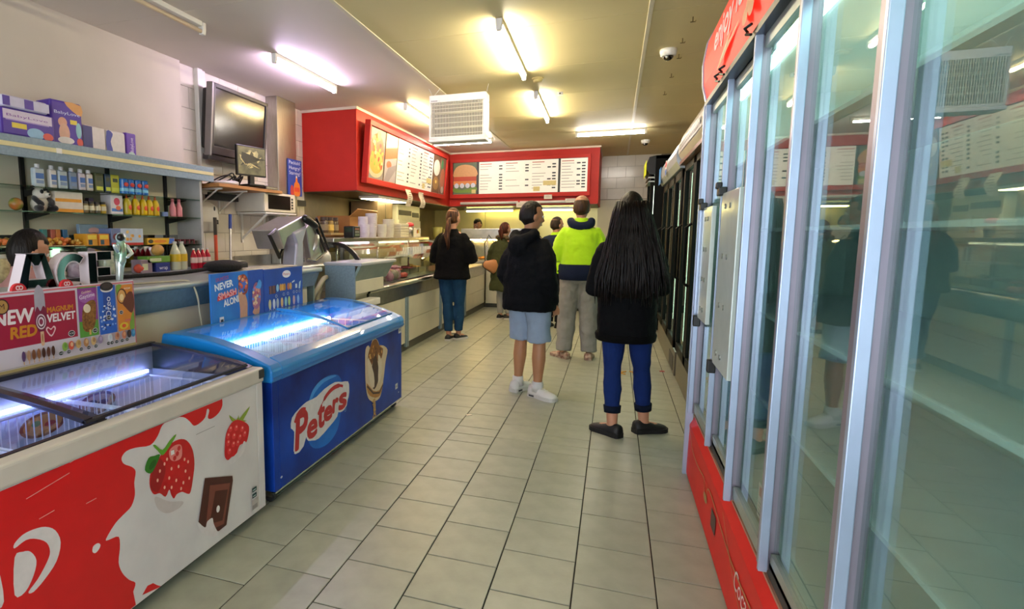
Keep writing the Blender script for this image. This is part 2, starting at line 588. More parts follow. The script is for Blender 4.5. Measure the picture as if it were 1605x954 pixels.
# small ceiling things
def dome(label, x, y):
    t = thing('dome_camera', label, 'camera', (x, y, ZC), 0, 'ceiling dome cameras')
    part('housing', MB(m_wplast).lathe([(0, 0), (.066, 0), (.068, -.02), (.06, -.05), (.045, -.056), (0, -.056)], n=24), t, smooth=True)
    part('lens_dome', MB(mat('dome_dark', '#15130f', 0.08, var=.1)).ball((0, 0, -.055), (.042, .042, .035), 16, 8), t, smooth=True)
    part('lens', MB(m_chrome).ball((-.012, -.028, -.068), .012, 10, 6), t, smooth=True)
dome('white dome security camera nearest the front, above the red drinks fridge', 0.36, 5.45)
dome('white dome security camera far back near the tiled wall', 0.41, 10.35)
t = thing('smoke_detector', 'round yellowed smoke detector between two ceiling tubes', 'smoke detector', (-0.78, 5.98, ZC))
part('base', MB(mat('yellowed_plastic', '#cdbb7c', 0.5, var=.05)).lathe([(0, 0), (.058, 0), (.058, -.012), (0, -.012)], n=24), t)
part('cap', MB(mat('yellowed_plastic', '#cdbb7c')).lathe([(0, -.012), (.047, -.012), (.042, -.033), (.02, -.04), (0, -.04)], n=24), t, smooth=True)
t = thing('motion_sensor', 'tiny white box sensor on the ceiling beside the middle tube', 'sensor', (-0.62, 6.62, ZC))
part('body', MB(m_wplast).box(-.03, .03, -.025, .025, -.035, 0), t, bevel=.006)
part('eye', MB(m_dark).ball((0, -.026, -.02), .009, 8, 6), t)
for i, (x, y) in enumerate(((0.44, 5.19), (0.455, 5.62), (0.45, 6.25), (0.445, 6.98), (0.46, 4.72))):
    mb = MB(mat('hook_metal', '#6b5a38', 0.4, 0.8, var=.1)).tube([(0, 0, 0), (0, 0, -.035)], .004, 6).tube([(-.016, 0, -.035), (.016, 0, -.035), (.02, 0, -.026)], .0035, 6)
    one('metal_hook', ['second', 'third', 'fourth', 'fifth, furthest', 'first, nearest'][i] + ' small metal hook in the row on the ceiling above the fridges', 'hook', mb, (x, y, ZC), 0, 'ceiling hooks over the fridges')

# hanging insect killer
t = thing('insect_killer', 'white caged insect killer hanging on wires from the ceiling', 'insect killer', (-1.58, 5.98, 2.325), 0)
W, Hh, D = 0.30, 0.475, 0.09
fr = MB(m_wplast).box(-W, W, -D, D, 0.40, Hh).box(-W, -W + .022, -D, D, .05, .40).box(W - .03, W, -D, D, .05, .40).box(-W, W, -D, D, .03, .055).box(-W - .004, W + .004, -D - .01, D + .01, 0, .03)
part('casing', fr, t, bevel=.008)
part('grid_backing', MB(mat('zapper_inside', '#5a574c', 0.6, var=.1)).box(-W + .02, W - .02, .03, .04, .05, .40), t)
gm = mat('grille_wire', '#e2ddc8', 0.4, 0.2, var=.03)
n = 34
for i in range(n):
    x = -W + .03 + i * (2 * W - .066) / (n - 1)
    part('grille_bar', MB(gm).box(x - .0028, x + .0028, -D + .004, -D + .010, .05, .405), t)
for z in (.08, .14, .19, .245, .3, .335, .37):
    part('grille_rail', MB(gm).box(-W + .015, W - .02, -D + .009, -D + .013, z - .0025, z + .0025), t)
for z in (.15, .30):
    part('lamp_tube', MB(mat('zapper_tube', '#cfc9ae', 0.3, var=.03)).tube([(-W + .04, -.02, z), (W - .04, -.02, z)], .011, 10), t, smooth=True)
part('brand_plate', Art((-W + .018, -D - .0005, .412), (1, 0, 0), (0, 0, 1)).rects([(.004 + .012 * i, 0, .013 + .012 * i, .008) for i in range(6)] + [(.08, .002, .10, .004)], '#20242c').mb, t)
for x0, x1 in ((-.285, -.34), (-.285, -.21), (.285, .30)):
    part('wire', MB(m_wplast).tube([(x0, 0, Hh), (x1, .03, ZC - 2.325)], .0025, 6), t)
TR = {
    'red_edge': [(1.951,0.684), (1.953,0.64), (1.924,0.613), (1.881,0.604), (1.858,0.615), (1.869,0.642), (1.856,0.652), (1.843,0.622), (1.81,0.608), (1.775,0.608), (1.75,0.635), (1.717,0.661), (1.655,0.675), (1.609,0.663), (1.584,0.631), (1.546,0.609), (1.483,0.623), (1.44,0.626), (1.418,0.61), (1.426,0.586), (1.459,0.562), (1.474,0.539), (1.465,0.502), (1.465,0.459), (1.447,0.425), (1.416,0.412), (1.375,0.396), (1.335,0.361), (1.35,0.353), (1.386,0.344), (1.388,0.301), (1.379,0.255), (1.391,0.21), (1.418,0.168), (1.444,0.141), (1.432,0.115)],
    'red_blob': [(1.47,0.078), (1.496,0.098), (1.523,0.092), (1.542,0.072), (1.559,0.039), (1.55,0.018)],
    'drop': [(1.282,0.347), (1.286,0.363), (1.303,0.365), (1.313,0.354), (1.306,0.342), (1.292,0.337)],
    'logo_outer': [(1.039,0.505), (1.064,0.518), (1.095,0.518), (1.131,0.508), (1.162,0.481), (1.176,0.435), (1.158,0.385), (1.118,0.352), (1.081,0.334), (1.066,0.343), (1.097,0.365), (1.128,0.399), (1.14,0.425), (1.132,0.458), (1.103,0.485), (1.072,0.498), (1.038,0.491)],
    'logo_inner': [(1.036,0.465), (1.06,0.469), (1.082,0.457), (1.097,0.422), (1.085,0.383), (1.057,0.349), (1.027,0.358)],
    'straw': [(1.587,0.55), (1.637,0.577), (1.686,0.582), (1.73,0.563), (1.76,0.514), (1.767,0.453), (1.755,0.399), (1.743,0.36), (1.729,0.344), (1.697,0.366), (1.685,0.371), (1.662,0.372), (1.646,0.362), (1.633,0.385), (1.625,0.407), (1.605,0.388), (1.578,0.414), (1.55,0.422), (1.533,0.456), (1.536,0.499), (1.558,0.534)],
    'straw_shade': [(1.557,0.526), (1.587,0.545), (1.613,0.495), (1.592,0.448), (1.567,0.423), (1.535,0.459)],
    'straw_hl': [(1.635,0.555), (1.666,0.566), (1.697,0.557), (1.702,0.53), (1.694,0.505), (1.662,0.505), (1.639,0.521)],
    'leaf1': [(1.588,0.558), (1.56,0.564), (1.532,0.566), (1.513,0.53), (1.539,0.506), (1.563,0.523)],
    'leaf2': [(1.578,0.576), (1.557,0.603), (1.568,0.603), (1.601,0.572), (1.638,0.595), (1.673,0.608), (1.662,0.591), (1.624,0.563), (1.599,0.552)],
    'seeds': [(1.584,0.497), (1.608,0.515), (1.642,0.483), (1.679,0.477), (1.715,0.444), (1.628,0.452), (1.663,0.428), (1.7,0.403), (1.602,0.426), (1.731,0.476), (1.57,0.467), (1.733,0.408), (1.637,0.411), (1.686,0.385), (1.712,0.493), (1.621,0.528)],
    'rasp': [(2.006,0.546), (2.048,0.547), (2.098,0.522), (2.131,0.489), (2.121,0.443), (2.101,0.422), (2.058,0.427), (2.03,0.393), (1.997,0.395), (1.973,0.39), (1.953,0.412), (1.954,0.453), (1.967,0.511)],
    'rasp_leaf': [(1.992,0.587), (2.039,0.549), (2.057,0.567), (2.061,0.547), (2.091,0.562), (2.144,0.582), (2.113,0.55), (2.09,0.533), (2.115,0.522), (2.047,0.53), (2.007,0.556)],
    'rasp_dots': [(1.997,0.522), (2.037,0.514), (2.079,0.496), (1.979,0.497), (2.019,0.483), (2.06,0.464), (2.095,0.468), (1.977,0.466), (2.012,0.448), (1.983,0.427), (2.042,0.443)],
    'milk1': [(2.065,0.413), (2.087,0.435), (2.101,0.422), (2.087,0.389), (2.055,0.373), (1.995,0.364), (1.973,0.388), (2.014,0.394)],
    'choc': [(1.82,0.372), (1.997,0.309), (1.999,0.287), (1.943,0.108), (1.893,0.106), (1.855,0.12), (1.821,0.156), (1.78,0.184), (1.77,0.204)],
    'choc_in': [(1.849,0.329), (1.979,0.284), (1.928,0.121), (1.864,0.132), (1.814,0.172)],
    'choc_face': [(1.881,0.29), (1.962,0.262), (1.918,0.141), (1.865,0.157), (1.84,0.18)],
    'milk2': [(1.757,0.221), (1.807,0.164), (1.822,0.183), (1.855,0.183), (1.862,0.153), (1.892,0.101), (1.94,0.109), (1.923,0.086), (1.861,0.096), (1.791,0.148)],
    'milk_shade': [(1.555,0.411), (1.622,0.362), (1.695,0.328), (1.668,0.312), (1.607,0.322), (1.563,0.362)],
    'labels': [(2.136,0.189), (2.172,0.157), (2.135,0.161), (2.17,0.128), (2.13,0.135), (2.186,0.078)],
    'scr': [(1.082,0.616), (1.222,0.637), (1.115,0.54), (1.164,0.544), (1.271,0.515), (1.31,0.516), (1.784,0.568), (1.898,0.567), (1.225,0.668), (1.296,0.679)],
    'pet_ell': [(2.734,0.169), (2.678,0.241), (2.663,0.346), (2.706,0.461), (2.798,0.522), (2.924,0.538), (3.048,0.517), (3.11,0.456), (3.121,0.358), (3.087,0.257), (3.037,0.173), (2.943,0.134), (2.835,0.135)],
    'pet_ell2': [(2.706,0.451), (2.747,0.5), (2.839,0.532), (2.968,0.53), (3.036,0.512), (2.88,0.512), (2.776,0.482), (2.735,0.453)],
    'pet_out': [(2.543,0.202), (2.539,0.328), (2.507,0.355), (2.521,0.409), (2.593,0.437), (2.658,0.45), (2.696,0.452), (2.785,0.45), (2.879,0.471), (3.012,0.479), (3.105,0.458), (3.196,0.439), (3.212,0.391), (3.201,0.337), (3.149,0.297), (3.067,0.301), (3.039,0.258), (2.936,0.228), (2.806,0.2), (2.726,0.214), (2.661,0.255), (2.633,0.215)],
    'pet_pts': [(2.557,0.221), (2.626,0.357), (2.537,0.376), (2.692,0.337), (2.727,0.24), (2.812,0.371), (2.851,0.276), (2.896,0.341), (2.96,0.285), (3.008,0.367), (3.041,0.304), (3.089,0.312), (3.177,0.4), (3.111,0.266)],
    'cone': [(3.467,0.591), (3.516,0.612), (3.548,0.589), (3.582,0.636), (3.638,0.64), (3.684,0.614), (3.719,0.571), (3.779,0.564), (3.866,0.515), (3.827,0.436), (3.788,0.32), (3.75,0.234), (3.701,0.19), (3.597,0.196), (3.508,0.243), (3.467,0.335), (3.459,0.474)],
    'cone_nut': [(3.537,0.586), (3.593,0.63), (3.661,0.627), (3.719,0.566), (3.779,0.541), (3.754,0.48), (3.682,0.467), (3.625,0.506), (3.568,0.463), (3.503,0.522)],
    'cone_choc': [(3.579,0.47), (3.636,0.522), (3.681,0.439), (3.692,0.343), (3.609,0.28), (3.543,0.361)],
    'cone_base': [(3.478,0.359), (3.587,0.277), (3.702,0.251), (3.776,0.294), (3.738,0.228), (3.678,0.206), (3.575,0.234), (3.498,0.282)],
    'drum_text': [(3.493,0.021), (3.605,0.012), (3.585,0.185), (3.677,0.173)],
    'pet_stick': [(2.351,0.664), (2.443,0.655), (2.352,0.692), (2.444,0.684), (4.066,0.617), (4.179,0.614), (4.179,0.675), (3.994,0.16), (4.078,0.185)],
}
# ================================================================ chest freezers
m_liner = mat('freezer_liner', '#c3c9d2', 0.4, var=0.03, scale=6)
m_glass = glass('clear_glass', '#f4fbf8', 1.0)
m_glassb = glass('lid_glass', '#eef4fc', .8)
m_wire = mat('white_wire', '#f0f2f6', 0.4, var=0.03)
def hollow(mb, x0, x1, y0, y1, z0, z1, t, mo, mi):
    """an open-topped box: outside in mo, inside and floor in mi"""
    mb.use(mo)
    mb.box(x0, x1, y0, y0 + t, z0, z1).box(x0, x1, y1 - t, y1, z0, z1).box(x0, x0 + t, y0 + t, y1 - t, z0, z1).box(x1 - t, x1, y0 + t, y1 - t, z0, z1)
    mb.box(x0 + t, x1 - t, y0 + t, y1 - t, z0, z0 + t)
    return mb
def liner(x0, x1, y0, y1, z0, z1, m):
    t = .006
    mb = MB(m)
    return hollow(mb, x0, x1, y0, y1, z0, z1, t, m, m)
def wire_basket(x0, x1, y0, y1, z0, z1, m=None, nx=8, ny=14):
    mb = MB(m or m_wire)
    for z in (z0, (z0 + z1) / 2, z1):
        mb.tube([(x0, y0, z), (x1, y0, z), (x1, y1, z), (x0, y1, z), (x0, y0, z)], .006 if z == z1 else .003, 5)
    for i in range(nx + 1):
        x = x0 + (x1 - x0) * i / nx
        mb.tube([(x, y0, z1), (x, y0, z0), (x, y1, z0), (x, y1, z1)], .003, 4)
    for i in range(ny + 1):
        y = y0 + (y1 - y0) * i / ny
        mb.tube([(x0, y, z1), (x0, y, z0), (x1, y, z0), (x1, y, z1)], .003, 4)
    return mb
def sweep_sheet(prof, y0, y1, th, m):
    """a curved sheet: profile (x, z) swept along y with thickness th"""
    up = [(x, z + th) for x, z in prof]
    return MB(m).prism(prof + up[::-1], 'y', y0, y1)
def castor(parent, x, y, r=.028):
    o = part('castor', MB(m_dark).lathe([(0, -.012), (r, -.012), (r, .012), (0, .012)], (x, y, r), 14, axis='y'), parent)
    part('castor_fork', MB(m_steel).box(x - .02, x + .02, y - .02, y - .014, r, r * 2.1).box(x - .02, x + .02, y + .014, y + .02, r, r * 2.1).box(x - .022, x + .022, y - .022, y + .022, r * 2.05, r * 2.3), o)

# ---------------------------------------------------------------- red and white freezer
cx, cy = -1.87, 1.225
t = thing('ice_cream_freezer', 'red and white glass-top chest freezer printed with strawberries and chocolate', 'freezer', (cx, cy, 0))
fx, bx, y0, y1 = -1.54 - cx, -2.20 - cx, 0.20 - cy, 2.25 - cy
m_fw = mat('freezer_white', '#dededf', 0.35, col2='#cfced1', scale=5)
m_fr = mat('freezer_print_red', '#d3151c', 0.33, var=0.05, scale=8)
part('body', hollow(MB(), bx, fx, y0, y1, .055, .672, .05, m_fw, m_fw), t, bevel=.004)
part('liner', liner(bx + .052, fx - .052, y0 + .052, y1 - .052, .10, .70, m_liner), t)
m_rim = mat('freezer_rim', '#c9c6bd', 0.4, var=0.04, scale=10)
m_lid = mat('lid_frame', '#23222b', 0.3, var=0.1)
def zlid(x):
    q = (fx - x) / (fx - bx)
    return .742 + .115 * q - .035 * q * q
rim = MB(m_rim).box(fx - .055, fx + .008, y0 - .006, y1 + .006, .67, .742)
part('rim_front', rim, t, bevel=.012, seg=3)
prof_end = [(fx - .05, .67), (fx - .05, .742)] + [(fx - .05 - i * .0735, zlid(fx - .05 - i * .0735)) for i in range(1, 9)] + [(bx, .82), (bx, .67)]
for a, b in ((y0 - .006, y0 + .045), (y1 - .045, y1 + .006)):
    part('rim_end', MB(m_lid).prism(prof_end, 'y', a, b), t, bevel=.004)
part('rim_back', MB(m_rim).box(bx - .004, bx + .05, y0, y1, .67, .822), t, bevel=.006)
part('corner_cap', MB(m_dark).box(fx - .04, fx + .010, y1 - .04, y1 + .008, .69, .735), t, bevel=.006)
prof = [(fx - .052 - i * .0555, zlid(fx - .052 - i * .0555)) for i in range(11)]
ymid = 1.36 - cy
for k, (a, b, dz) in enumerate(((y0 + .045, ymid + .05, -.012), (ymid - .03, y1 - .045, .004))):
    L = part('lid', sweep_sheet([(x, z + dz) for x, z in prof], a, b, .004, m_glassb), t)
    fr = MB(m_lid)
    for yy in (a, b - .03):
        fr.add(sweep_sheet([(x, z + dz - .006) for x, z in prof], yy, yy + .03, .016, m_lid).v, sweep_sheet(prof, yy, yy + .03, .016, m_lid).f)
    fr.box(prof[0][0] - .012, prof[0][0] + .006, a, b, prof[0][1] + dz - .004, prof[0][1] + dz + .006)
    fr.box(prof[-1][0] - .006, prof[-1][0] + .02, a, b, prof[-1][1] + dz - .006, prof[-1][1] + dz + .012)
    part('lid_frame', fr, L)
for i in range(4):
    a = y0 + .07 + i * .475
    part('basket', wire_basket(bx + .08, fx - .085, a, a + .455, .36, .675), t)
led = emis('freezer_led_blue', '#97a4ff', 15)
part('led_strip', MB(led).box(bx + .062, bx + .075, y0 + .1, y1 - .1, .69, .705), t)
A = Art((bx + .0585, -cy, 0), (0, 1, 0), (0, 0, 1))
A.ell(1.60, .60, .10, .05, '#8a4a20').ell(1.60, .60, .085, .04, '#c98a3a').ell(1.57, .61, .02, .012, '#3f7a2c').ell(1.63, .595, .025, .012, '#a33a22')
A.ell(1.86, .615, .10, .05, '#6d4a55').ell(1.86, .615, .085, .038, '#b99a86').ell(1.83, .62, .03, .015, '#3f3140').ell(1.89, .61, .028, .014, '#584068')
A.done(t, 'sticker')
# printed front
A = Art((fx, -cy, 0), (0, 1, 0), (0, 0, 1))
redp = catmull(TR['red_edge'], 3, False) + [(1.44, .06), (.21, .06), (.21, .668), (1.95, .668)]
redp = [p for p in redp if p[1] <= .672]
A.shape([(p[0], max(p[1], .06)) for p in redp], m_fr)
A.shape([(a, max(b, .058)) for a, b in TR['red_blob']], m_fr)
A.smooth(TR['drop'], '#e2e0e0')
wl_ = '#d9d6d8'
A.smooth(TR['logo_outer'], wl_, 3).smooth(TR['logo_inner'], wl_, 3)
mir = lambda L: [(2 * 1.012 - a, b) for a, b in reversed(L)]
A.smooth(mir(TR['logo_outer']), wl_, 3).smooth(mir(TR['logo_inner']), wl_, 3)
for i in range(0, len(TR['scr']), 2):
    A.stroke([TR['scr'][i], TR['scr'][i + 1]], .0022, '#e8a8a0' if i != 6 else '#8b8b8f')
A.smooth(TR['milk_shade'], '#c3bdbd').smooth(TR['straw'], mat('berry_red', '#c4141c', .3, var=.12, scale=16), 3)
A.smooth(TR['straw_shade'], '#9c0f18', 3).smooth(TR['straw_hl'], '#e58b86', 3)
for x, z in TR['seeds']:
    A.ell(x, z, .005, .007, '#f0b4a0', n=8)
for x, z in ((1.655, .545), (1.675, .53), (1.66, .518), (1.685, .548)):
    A.ell(x, z, .009, .010, '#c92a2c', n=10)
A.rect(1.642, .535, 1.66, .552, '#eef0ee')
A.smooth(TR['leaf1'], '#2f7a22', 3).smooth(TR['leaf2'], '#5fa22c', 3).ell(1.55, .535, .02, .012, '#1f5c18', .6)
A.smooth(TR['rasp_leaf'], '#8fa83a', 2).smooth(TR['rasp'], '#cf1620', 3)
for x, z in TR['rasp_dots']:
    A.ell(x, z, .014, .014, '#e23a3e', n=10)
    A.ell(x + .003, z + .004, .005, .005, '#f5a59c', n=8)
A.smooth(TR['milk1'], '#dcdadc', 3)
A.shape(TR['choc'], '#4a1e18').shape(TR['choc_in'], '#7a4034').shape(TR['choc_face'], '#4d1f17')
A.smooth(TR['milk2'], '#dcdadc', 3).ell(1.893, .205, .011, .015, '#e6e4e4')
lb = TR['labels']
for a, b in ((0, 1), (2, 3)):
    A.rect(lb[a][0], lb[b][1] + .012, lb[b][0], lb[a][1], '#143c40')
    A.rect(lb[a][0] + .006, lb[b][1] + .018, lb[b][0] - .006, lb[b][1] + .022, '#cfe6e4')
A.rect(lb[4][0], lb[5][1] + .005, lb[4][0] + .05, lb[4][1] - .002, '#b9b5b3')
A.rects([(lb[4][0] + .004 * i, lb[5][1] + .008, lb[4][0] + .004 * i + .0018, lb[5][1] + .028) for i in range(1, 11)], '#4a4848')
A.done(t, 'print')
for x in (fx - .08, bx + .08):
    for y in (y0 + .12, y1 - .10):
        castor(t, x, y, .024)

# ---------------------------------------------------------------- blue freezer
cx, cy = -1.875, 3.245
t = thing('ice_cream_freezer', 'blue Peters chest freezer with bright blue rim and curved glass lids', 'freezer', (cx, cy, 0))
fx, bx, y0, y1 = -1.55 - cx, -2.20 - cx, 2.345 - cy, 4.17 - cy
m_navy = mat('freezer_navy', '#1248b8', 0.42, col2='#081a6a', scale=2.6, spec=.2)
m_azure = mat('freezer_rim_blue', '#1583d8', 0.3, var=0.05, scale=5, coat=.3)
part('body', hollow(MB(), bx, fx, y0, y1, .075, .655, .05, m_navy, m_navy), t, bevel=.004)
part('liner', liner(bx + .052, fx - .052, y0 + .052, y1 - .052, .12, .70, m_liner), t)
part('base_trim', MB(m_chrome).box(fx - .02, fx + .003, y0, y1, .068, .077), t)
def zl2(x):
    q = (fx - x) / (fx - bx)
    return .725 + .27 * q - .145 * q * q
end = [(fx + .012, .640), (fx + .016, .70), (fx - .004, .728)] + [(fx - i * .081, zl2(fx - i * .081)) for i in range(1, 9)] + [(bx - .01, .80), (bx - .01, .64)]
for a, b in ((y0 - .02, y0 + .075), (y1 - .075, y1 + .02)):
    part('rim_end', MB(m_azure).prism(end, 'y', a, b), t, bevel=.012, seg=3)
part('rim_front', MB(m_azure).prism([(fx - .06, .64), (fx + .012, .64), (fx + .016, .70), (fx - .004, .728), (fx - .06, .752)], 'y', y0 + .07, y1 - .07), t, bevel=.008, seg=3)
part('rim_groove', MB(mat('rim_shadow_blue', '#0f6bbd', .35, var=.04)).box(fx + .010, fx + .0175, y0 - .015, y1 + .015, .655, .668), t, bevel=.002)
part('rim_back', MB(m_azure).box(bx - .01, bx + .06, y0 + .07, y1 - .07, .64, .845), t, bevel=.008)
prof = [(fx - .058 - i * .0535, zl2(fx - .058 - i * .0535) + .002) for i in range(11)]
ymid = 3.35 - cy
m_lid2 = mat('lid_strip_blue', '#2a78b8', .3, var=.05)
for k, (a, b, dz) in enumerate(((y0 + .07, ymid + .03, -.012), (ymid - .03, y1 - .07, .004))):
    L = part('lid', sweep_sheet([(x, z + dz) for x, z in prof], a, b, .004, m_glassb), t)
    yy = b - .018 if k == 0 else a
    fr = MB(m_lid2)
    sw = sweep_sheet([(x, z + dz - .004) for x, z in prof], yy, yy + .018, .012, m_lid2)
    fr.add(sw.v, sw.f)
    fr.box(prof[0][0] - .01, prof[0][0] + .004, a, b, prof[0][1] + dz - .004, prof[0][1] + dz + .006)
    part('lid_frame', fr, L)
for i in range(5):
    a = y0 + .08 + i * .335
    part('basket', wire_basket(bx + .08, fx - .085, a, a + .32, .36, .69, ny=12), t)
part('led_tube', MB(emis('freezer_led_white', '#f2fff4', 20)).tube([(bx + .085, y0 + .14, .70), (bx + .085, y1 - .14, .70)], .016, 10), t, smooth=True)
A = Art((fx, -cy, 0), (0, 1, 0), (0, 0, 1))
m_sw = mat('swoosh_blue', '#1a7ae0', .4, col2='#0c4fb4', scale=4, spec=.2)
A.smooth(TR['pet_ell'], m_sw, 3).smooth(TR['pet_ell2'], '#3c96ea', 3)
A.smooth(TR['pet_out'], '#d9dbe2', 2)
RD, WH = '#b81f2b', '#d9dbe2'
let = [('P', 2.548, .222, .200, .115), ('e', 2.672, .236, .145, .105), ('t', 2.79, .262, .165, .075), ('e', 2.868, .277, .118, .095), ('r', 2.978, .300, .112, .065), ('s', 3.06, .292, .135, .10)]
for c, x, z, h, wd in let:
    A.text(c, x, z, h, WH, wid=wd, fat=.02, shear=.12)
for c, x, z, h, wd in let:
    A.text(c, x, z, h, RD, wid=wd, fat=.008, shear=.12)
A.stroke(catmull([(2.835, .385), (2.90, .425), (2.98, .447), (3.06, .446), (3.12, .428)], 4, False), [.006] * 3 + [.026] * 10 + [.016] * 4, RD)
A.stroke(catmull([(2.545, .375), (2.575, .41), (2.62, .425), (2.66, .415)], 3, False), .02, RD)
A.text('®', 3.135, .255, .03, '#6aa0e0')
A.smooth(TR['cone'], '#d8c8ac', 3).smooth(TR['cone_nut'], '#8a5524', 2)
for i in range(26):
    A.ell(3.53 + random.random() * .22, .49 + random.random() * .12, .014, .009, random.choice(['#c98a3c', '#5a3010', '#e0b060', '#7a4418']), random.random() * 3, 8)
A.smooth(TR['cone_choc'], '#3a1c12', 3).smooth([(3.51, .53), (3.60, .40), (3.61, .30), (3.55, .32), (3.50, .44)], '#e2d6c0', 2).smooth([(3.68, .52), (3.75, .45), (3.73, .33), (3.68, .31), (3.685, .42)], '#e2d6c0', 2)
A.smooth(TR['cone_base'], '#b07a3a', 2).stroke([(3.485, .335), (3.59, .258), (3.70, .233), (3.77, .275)], .014, '#3a1c12')
A.text('Drumstick', 3.635, .084, .060, '#c0964e', wid=.135, rot=PI / 2 + .1, fat=.002)
s_ = TR['pet_stick']
A.rect(s_[0][0] + .01, .664, s_[1][0], .69, '#d8d4dc').rect(s_[0][0] + .018, .671, s_[1][0] - .008, .683, '#c0303a')
A.rect(4.09, .60, 4.15, .645, '#c9ced8').rect(4.10, .615, 4.14, .63, '#8a94a8').rect(4.02, .172, 4.07, .215, '#cfd4de').rect(4.03, .185, 4.06, .2, '#98a2b4')
A.ell(2.40, .135, .010, .006, '#c9d2e8', n=10).ell(4.09, .135, .008, .006, '#c9d2e8', n=10)
A.done(t, 'print')
for x in (fx - .06, bx + .08):
    for y in (y0 + .05, y1 - .05):
        castor(t, x, y, .03)
# ================================================================ upright drinks fridges along the right wall
m_alu = mat('pale_aluminium', '#a9b8d2', 0.3, 0.55, var=0.04, scale=9)
m_alu2 = mat('mauve_aluminium', '#8f8796', 0.35, 0.5, var=0.04, scale=9)
m_fin = mat('fridge_inside', '#e2eae6', 0.4, var=0.03, scale=6)
m_fg = glass('fridge_glass', '#dff0ec', 1.0)
m_fgd = glass('dark_fridge_glass', '#cfdcd6', .5)
m_led = emis('fridge_led', '#dff5d8', 5.0)
m_cokered = mat('fridge_red', '#d3201c', 0.5, spec=.25, var=0.06, scale=5)
m_scuff = '#b5763a'
FX = 0.44
ya, yb = 0.10, 3.50
t = thing('drinks_fridge', 'tall red and aluminium four-door glass drinks fridge nearest the camera', 'fridge', (FX, (ya + yb) / 2, 0))
cy = (ya + yb) / 2
def lo(y):
    return y - cy
D, ZT = 0.70, 2.32
sh = MB(m_fin).box(.05, D, lo(ya), lo(ya) + .03, 0, ZT).box(.05, D, lo(yb) - .03, lo(yb), 0, ZT).box(D - .04, D, lo(ya), lo(yb), 0, ZT).box(.05, D, lo(ya), lo(yb), .30, .37).box(.05, D, lo(ya), lo(yb), 2.06, 2.12)
part('cabinet', sh, t, bevel=.003)
k = part('kick_plate', MB(m_cokered).prism([(0, 0.012), (0.004, .30), (0.03, .345), (0.05, .345), (0.05, .012)], 'y', lo(ya), lo(yb)), t, bevel=.003)
part('kick_trim', MB(mat('kick_edge', '#b98a74', .4, .3, var=.1)).box(.024, .05, lo(ya), lo(yb), .343, .352), k)
A = Art((0.0005, -cy, 0), (0, -1, 0), (0, 0, 1))
A = Art((-0.0008, lo(yb), 0), (0, -1, 0), (0, 0, 1))
A.stroke(catmull([(.03, .30), (.2, .22), (.42, .21), (.62, .23), (.66, .17), (.72, .16), (.73, .22), (.85, .24), (1.3, .20), (1.7, .22), (2.2, .18), (2.9, .22)], 4, False), .008, m_scuff)
A.stroke(catmull([(1.1, .29), (1.5, .12), (1.9, .27), (2.4, .12), (3.0, .25)], 4, False), .006, m_scuff)
A.ell(.69, .165, .05, .02, '#a8804a').rect(.86, .12, .97, .20, '#2a1616')
A.rects([(.868 + .016 * i, .125, .876 + .016 * i, .195) for i in range(6)], '#5a3a34')
A.text('Coca-Cola', 1.36, .15, .075, '#e9d2d0', wid=.40, shear=.25)
A.text('Coca-Cola', 2.6, .15, .075, '#e9d2d0', wid=.40, shear=.25)
A.done(t, 'print')
part('track', MB(m_dark).box(.03, .07, lo(ya), lo(yb), .355, .40).box(.03, .07, lo(ya), lo(yb), 2.03, 2.07), t)
# header sign, bulging towards the shop
prof = [(.05, 2.055), (-.01, 2.06), (-.03, 2.14), (-.035, 2.25), (-.02, 2.36), (.02, 2.44), (.05, 2.46)]
m_sign = mat('backlit_red_sign', '#e02a1e', .45, spec=.2, var=.04, scale=5, emit='#ff3a24', estr=.45)
hd = part('header_sign', MB(m_sign).prism(prof, 'y', lo(ya), lo(yb) - .02), t)
part('header_rail', MB(m_black).box(-.018, .05, lo(ya), lo(yb), 2.035, 2.06), hd)
part('header_end', MB(m_alu).prism([(a - .006 if a < .04 else a, b) for a, b in prof], 'y', lo(yb) - .02, lo(yb) + .012), hd)
A = Art((-.0358, lo(yb) - .02, 2.13), (0, -1, 0), (.002, 0, 1), step=.0003)
A.text('enjoy ice cold', .34, .085, .105, '#f8f0ee', wid=1.15, shear=.12, fat=.004)
A.smooth([(.46, -.03), (.60, .01), (.78, .05), (.72, .015), (.95, .03), (.66, -.015)], '#f0a860', 3).smooth([(.55, -.01), (.72, .03), (.66, .0)], '#f7dfb0', 3)
for y in range(3):
    A.ell(1.06 + y * .05, .0 + .025 * (y % 2), .045, .028, '#f08a3c')
A.done(hd, 'print')
for y in (3.0, 2.88, 2.36, 1.9, 1.3):
    part('clip', MB(m_black).tube([(-.03, lo(y) - .03, 2.075), (-.045, lo(y), 2.07), (-.03, lo(y) + .03, 2.065), (-.04, lo(y), 2.05), (-.03, lo(y) - .03, 2.04)], .005, 6), hd)
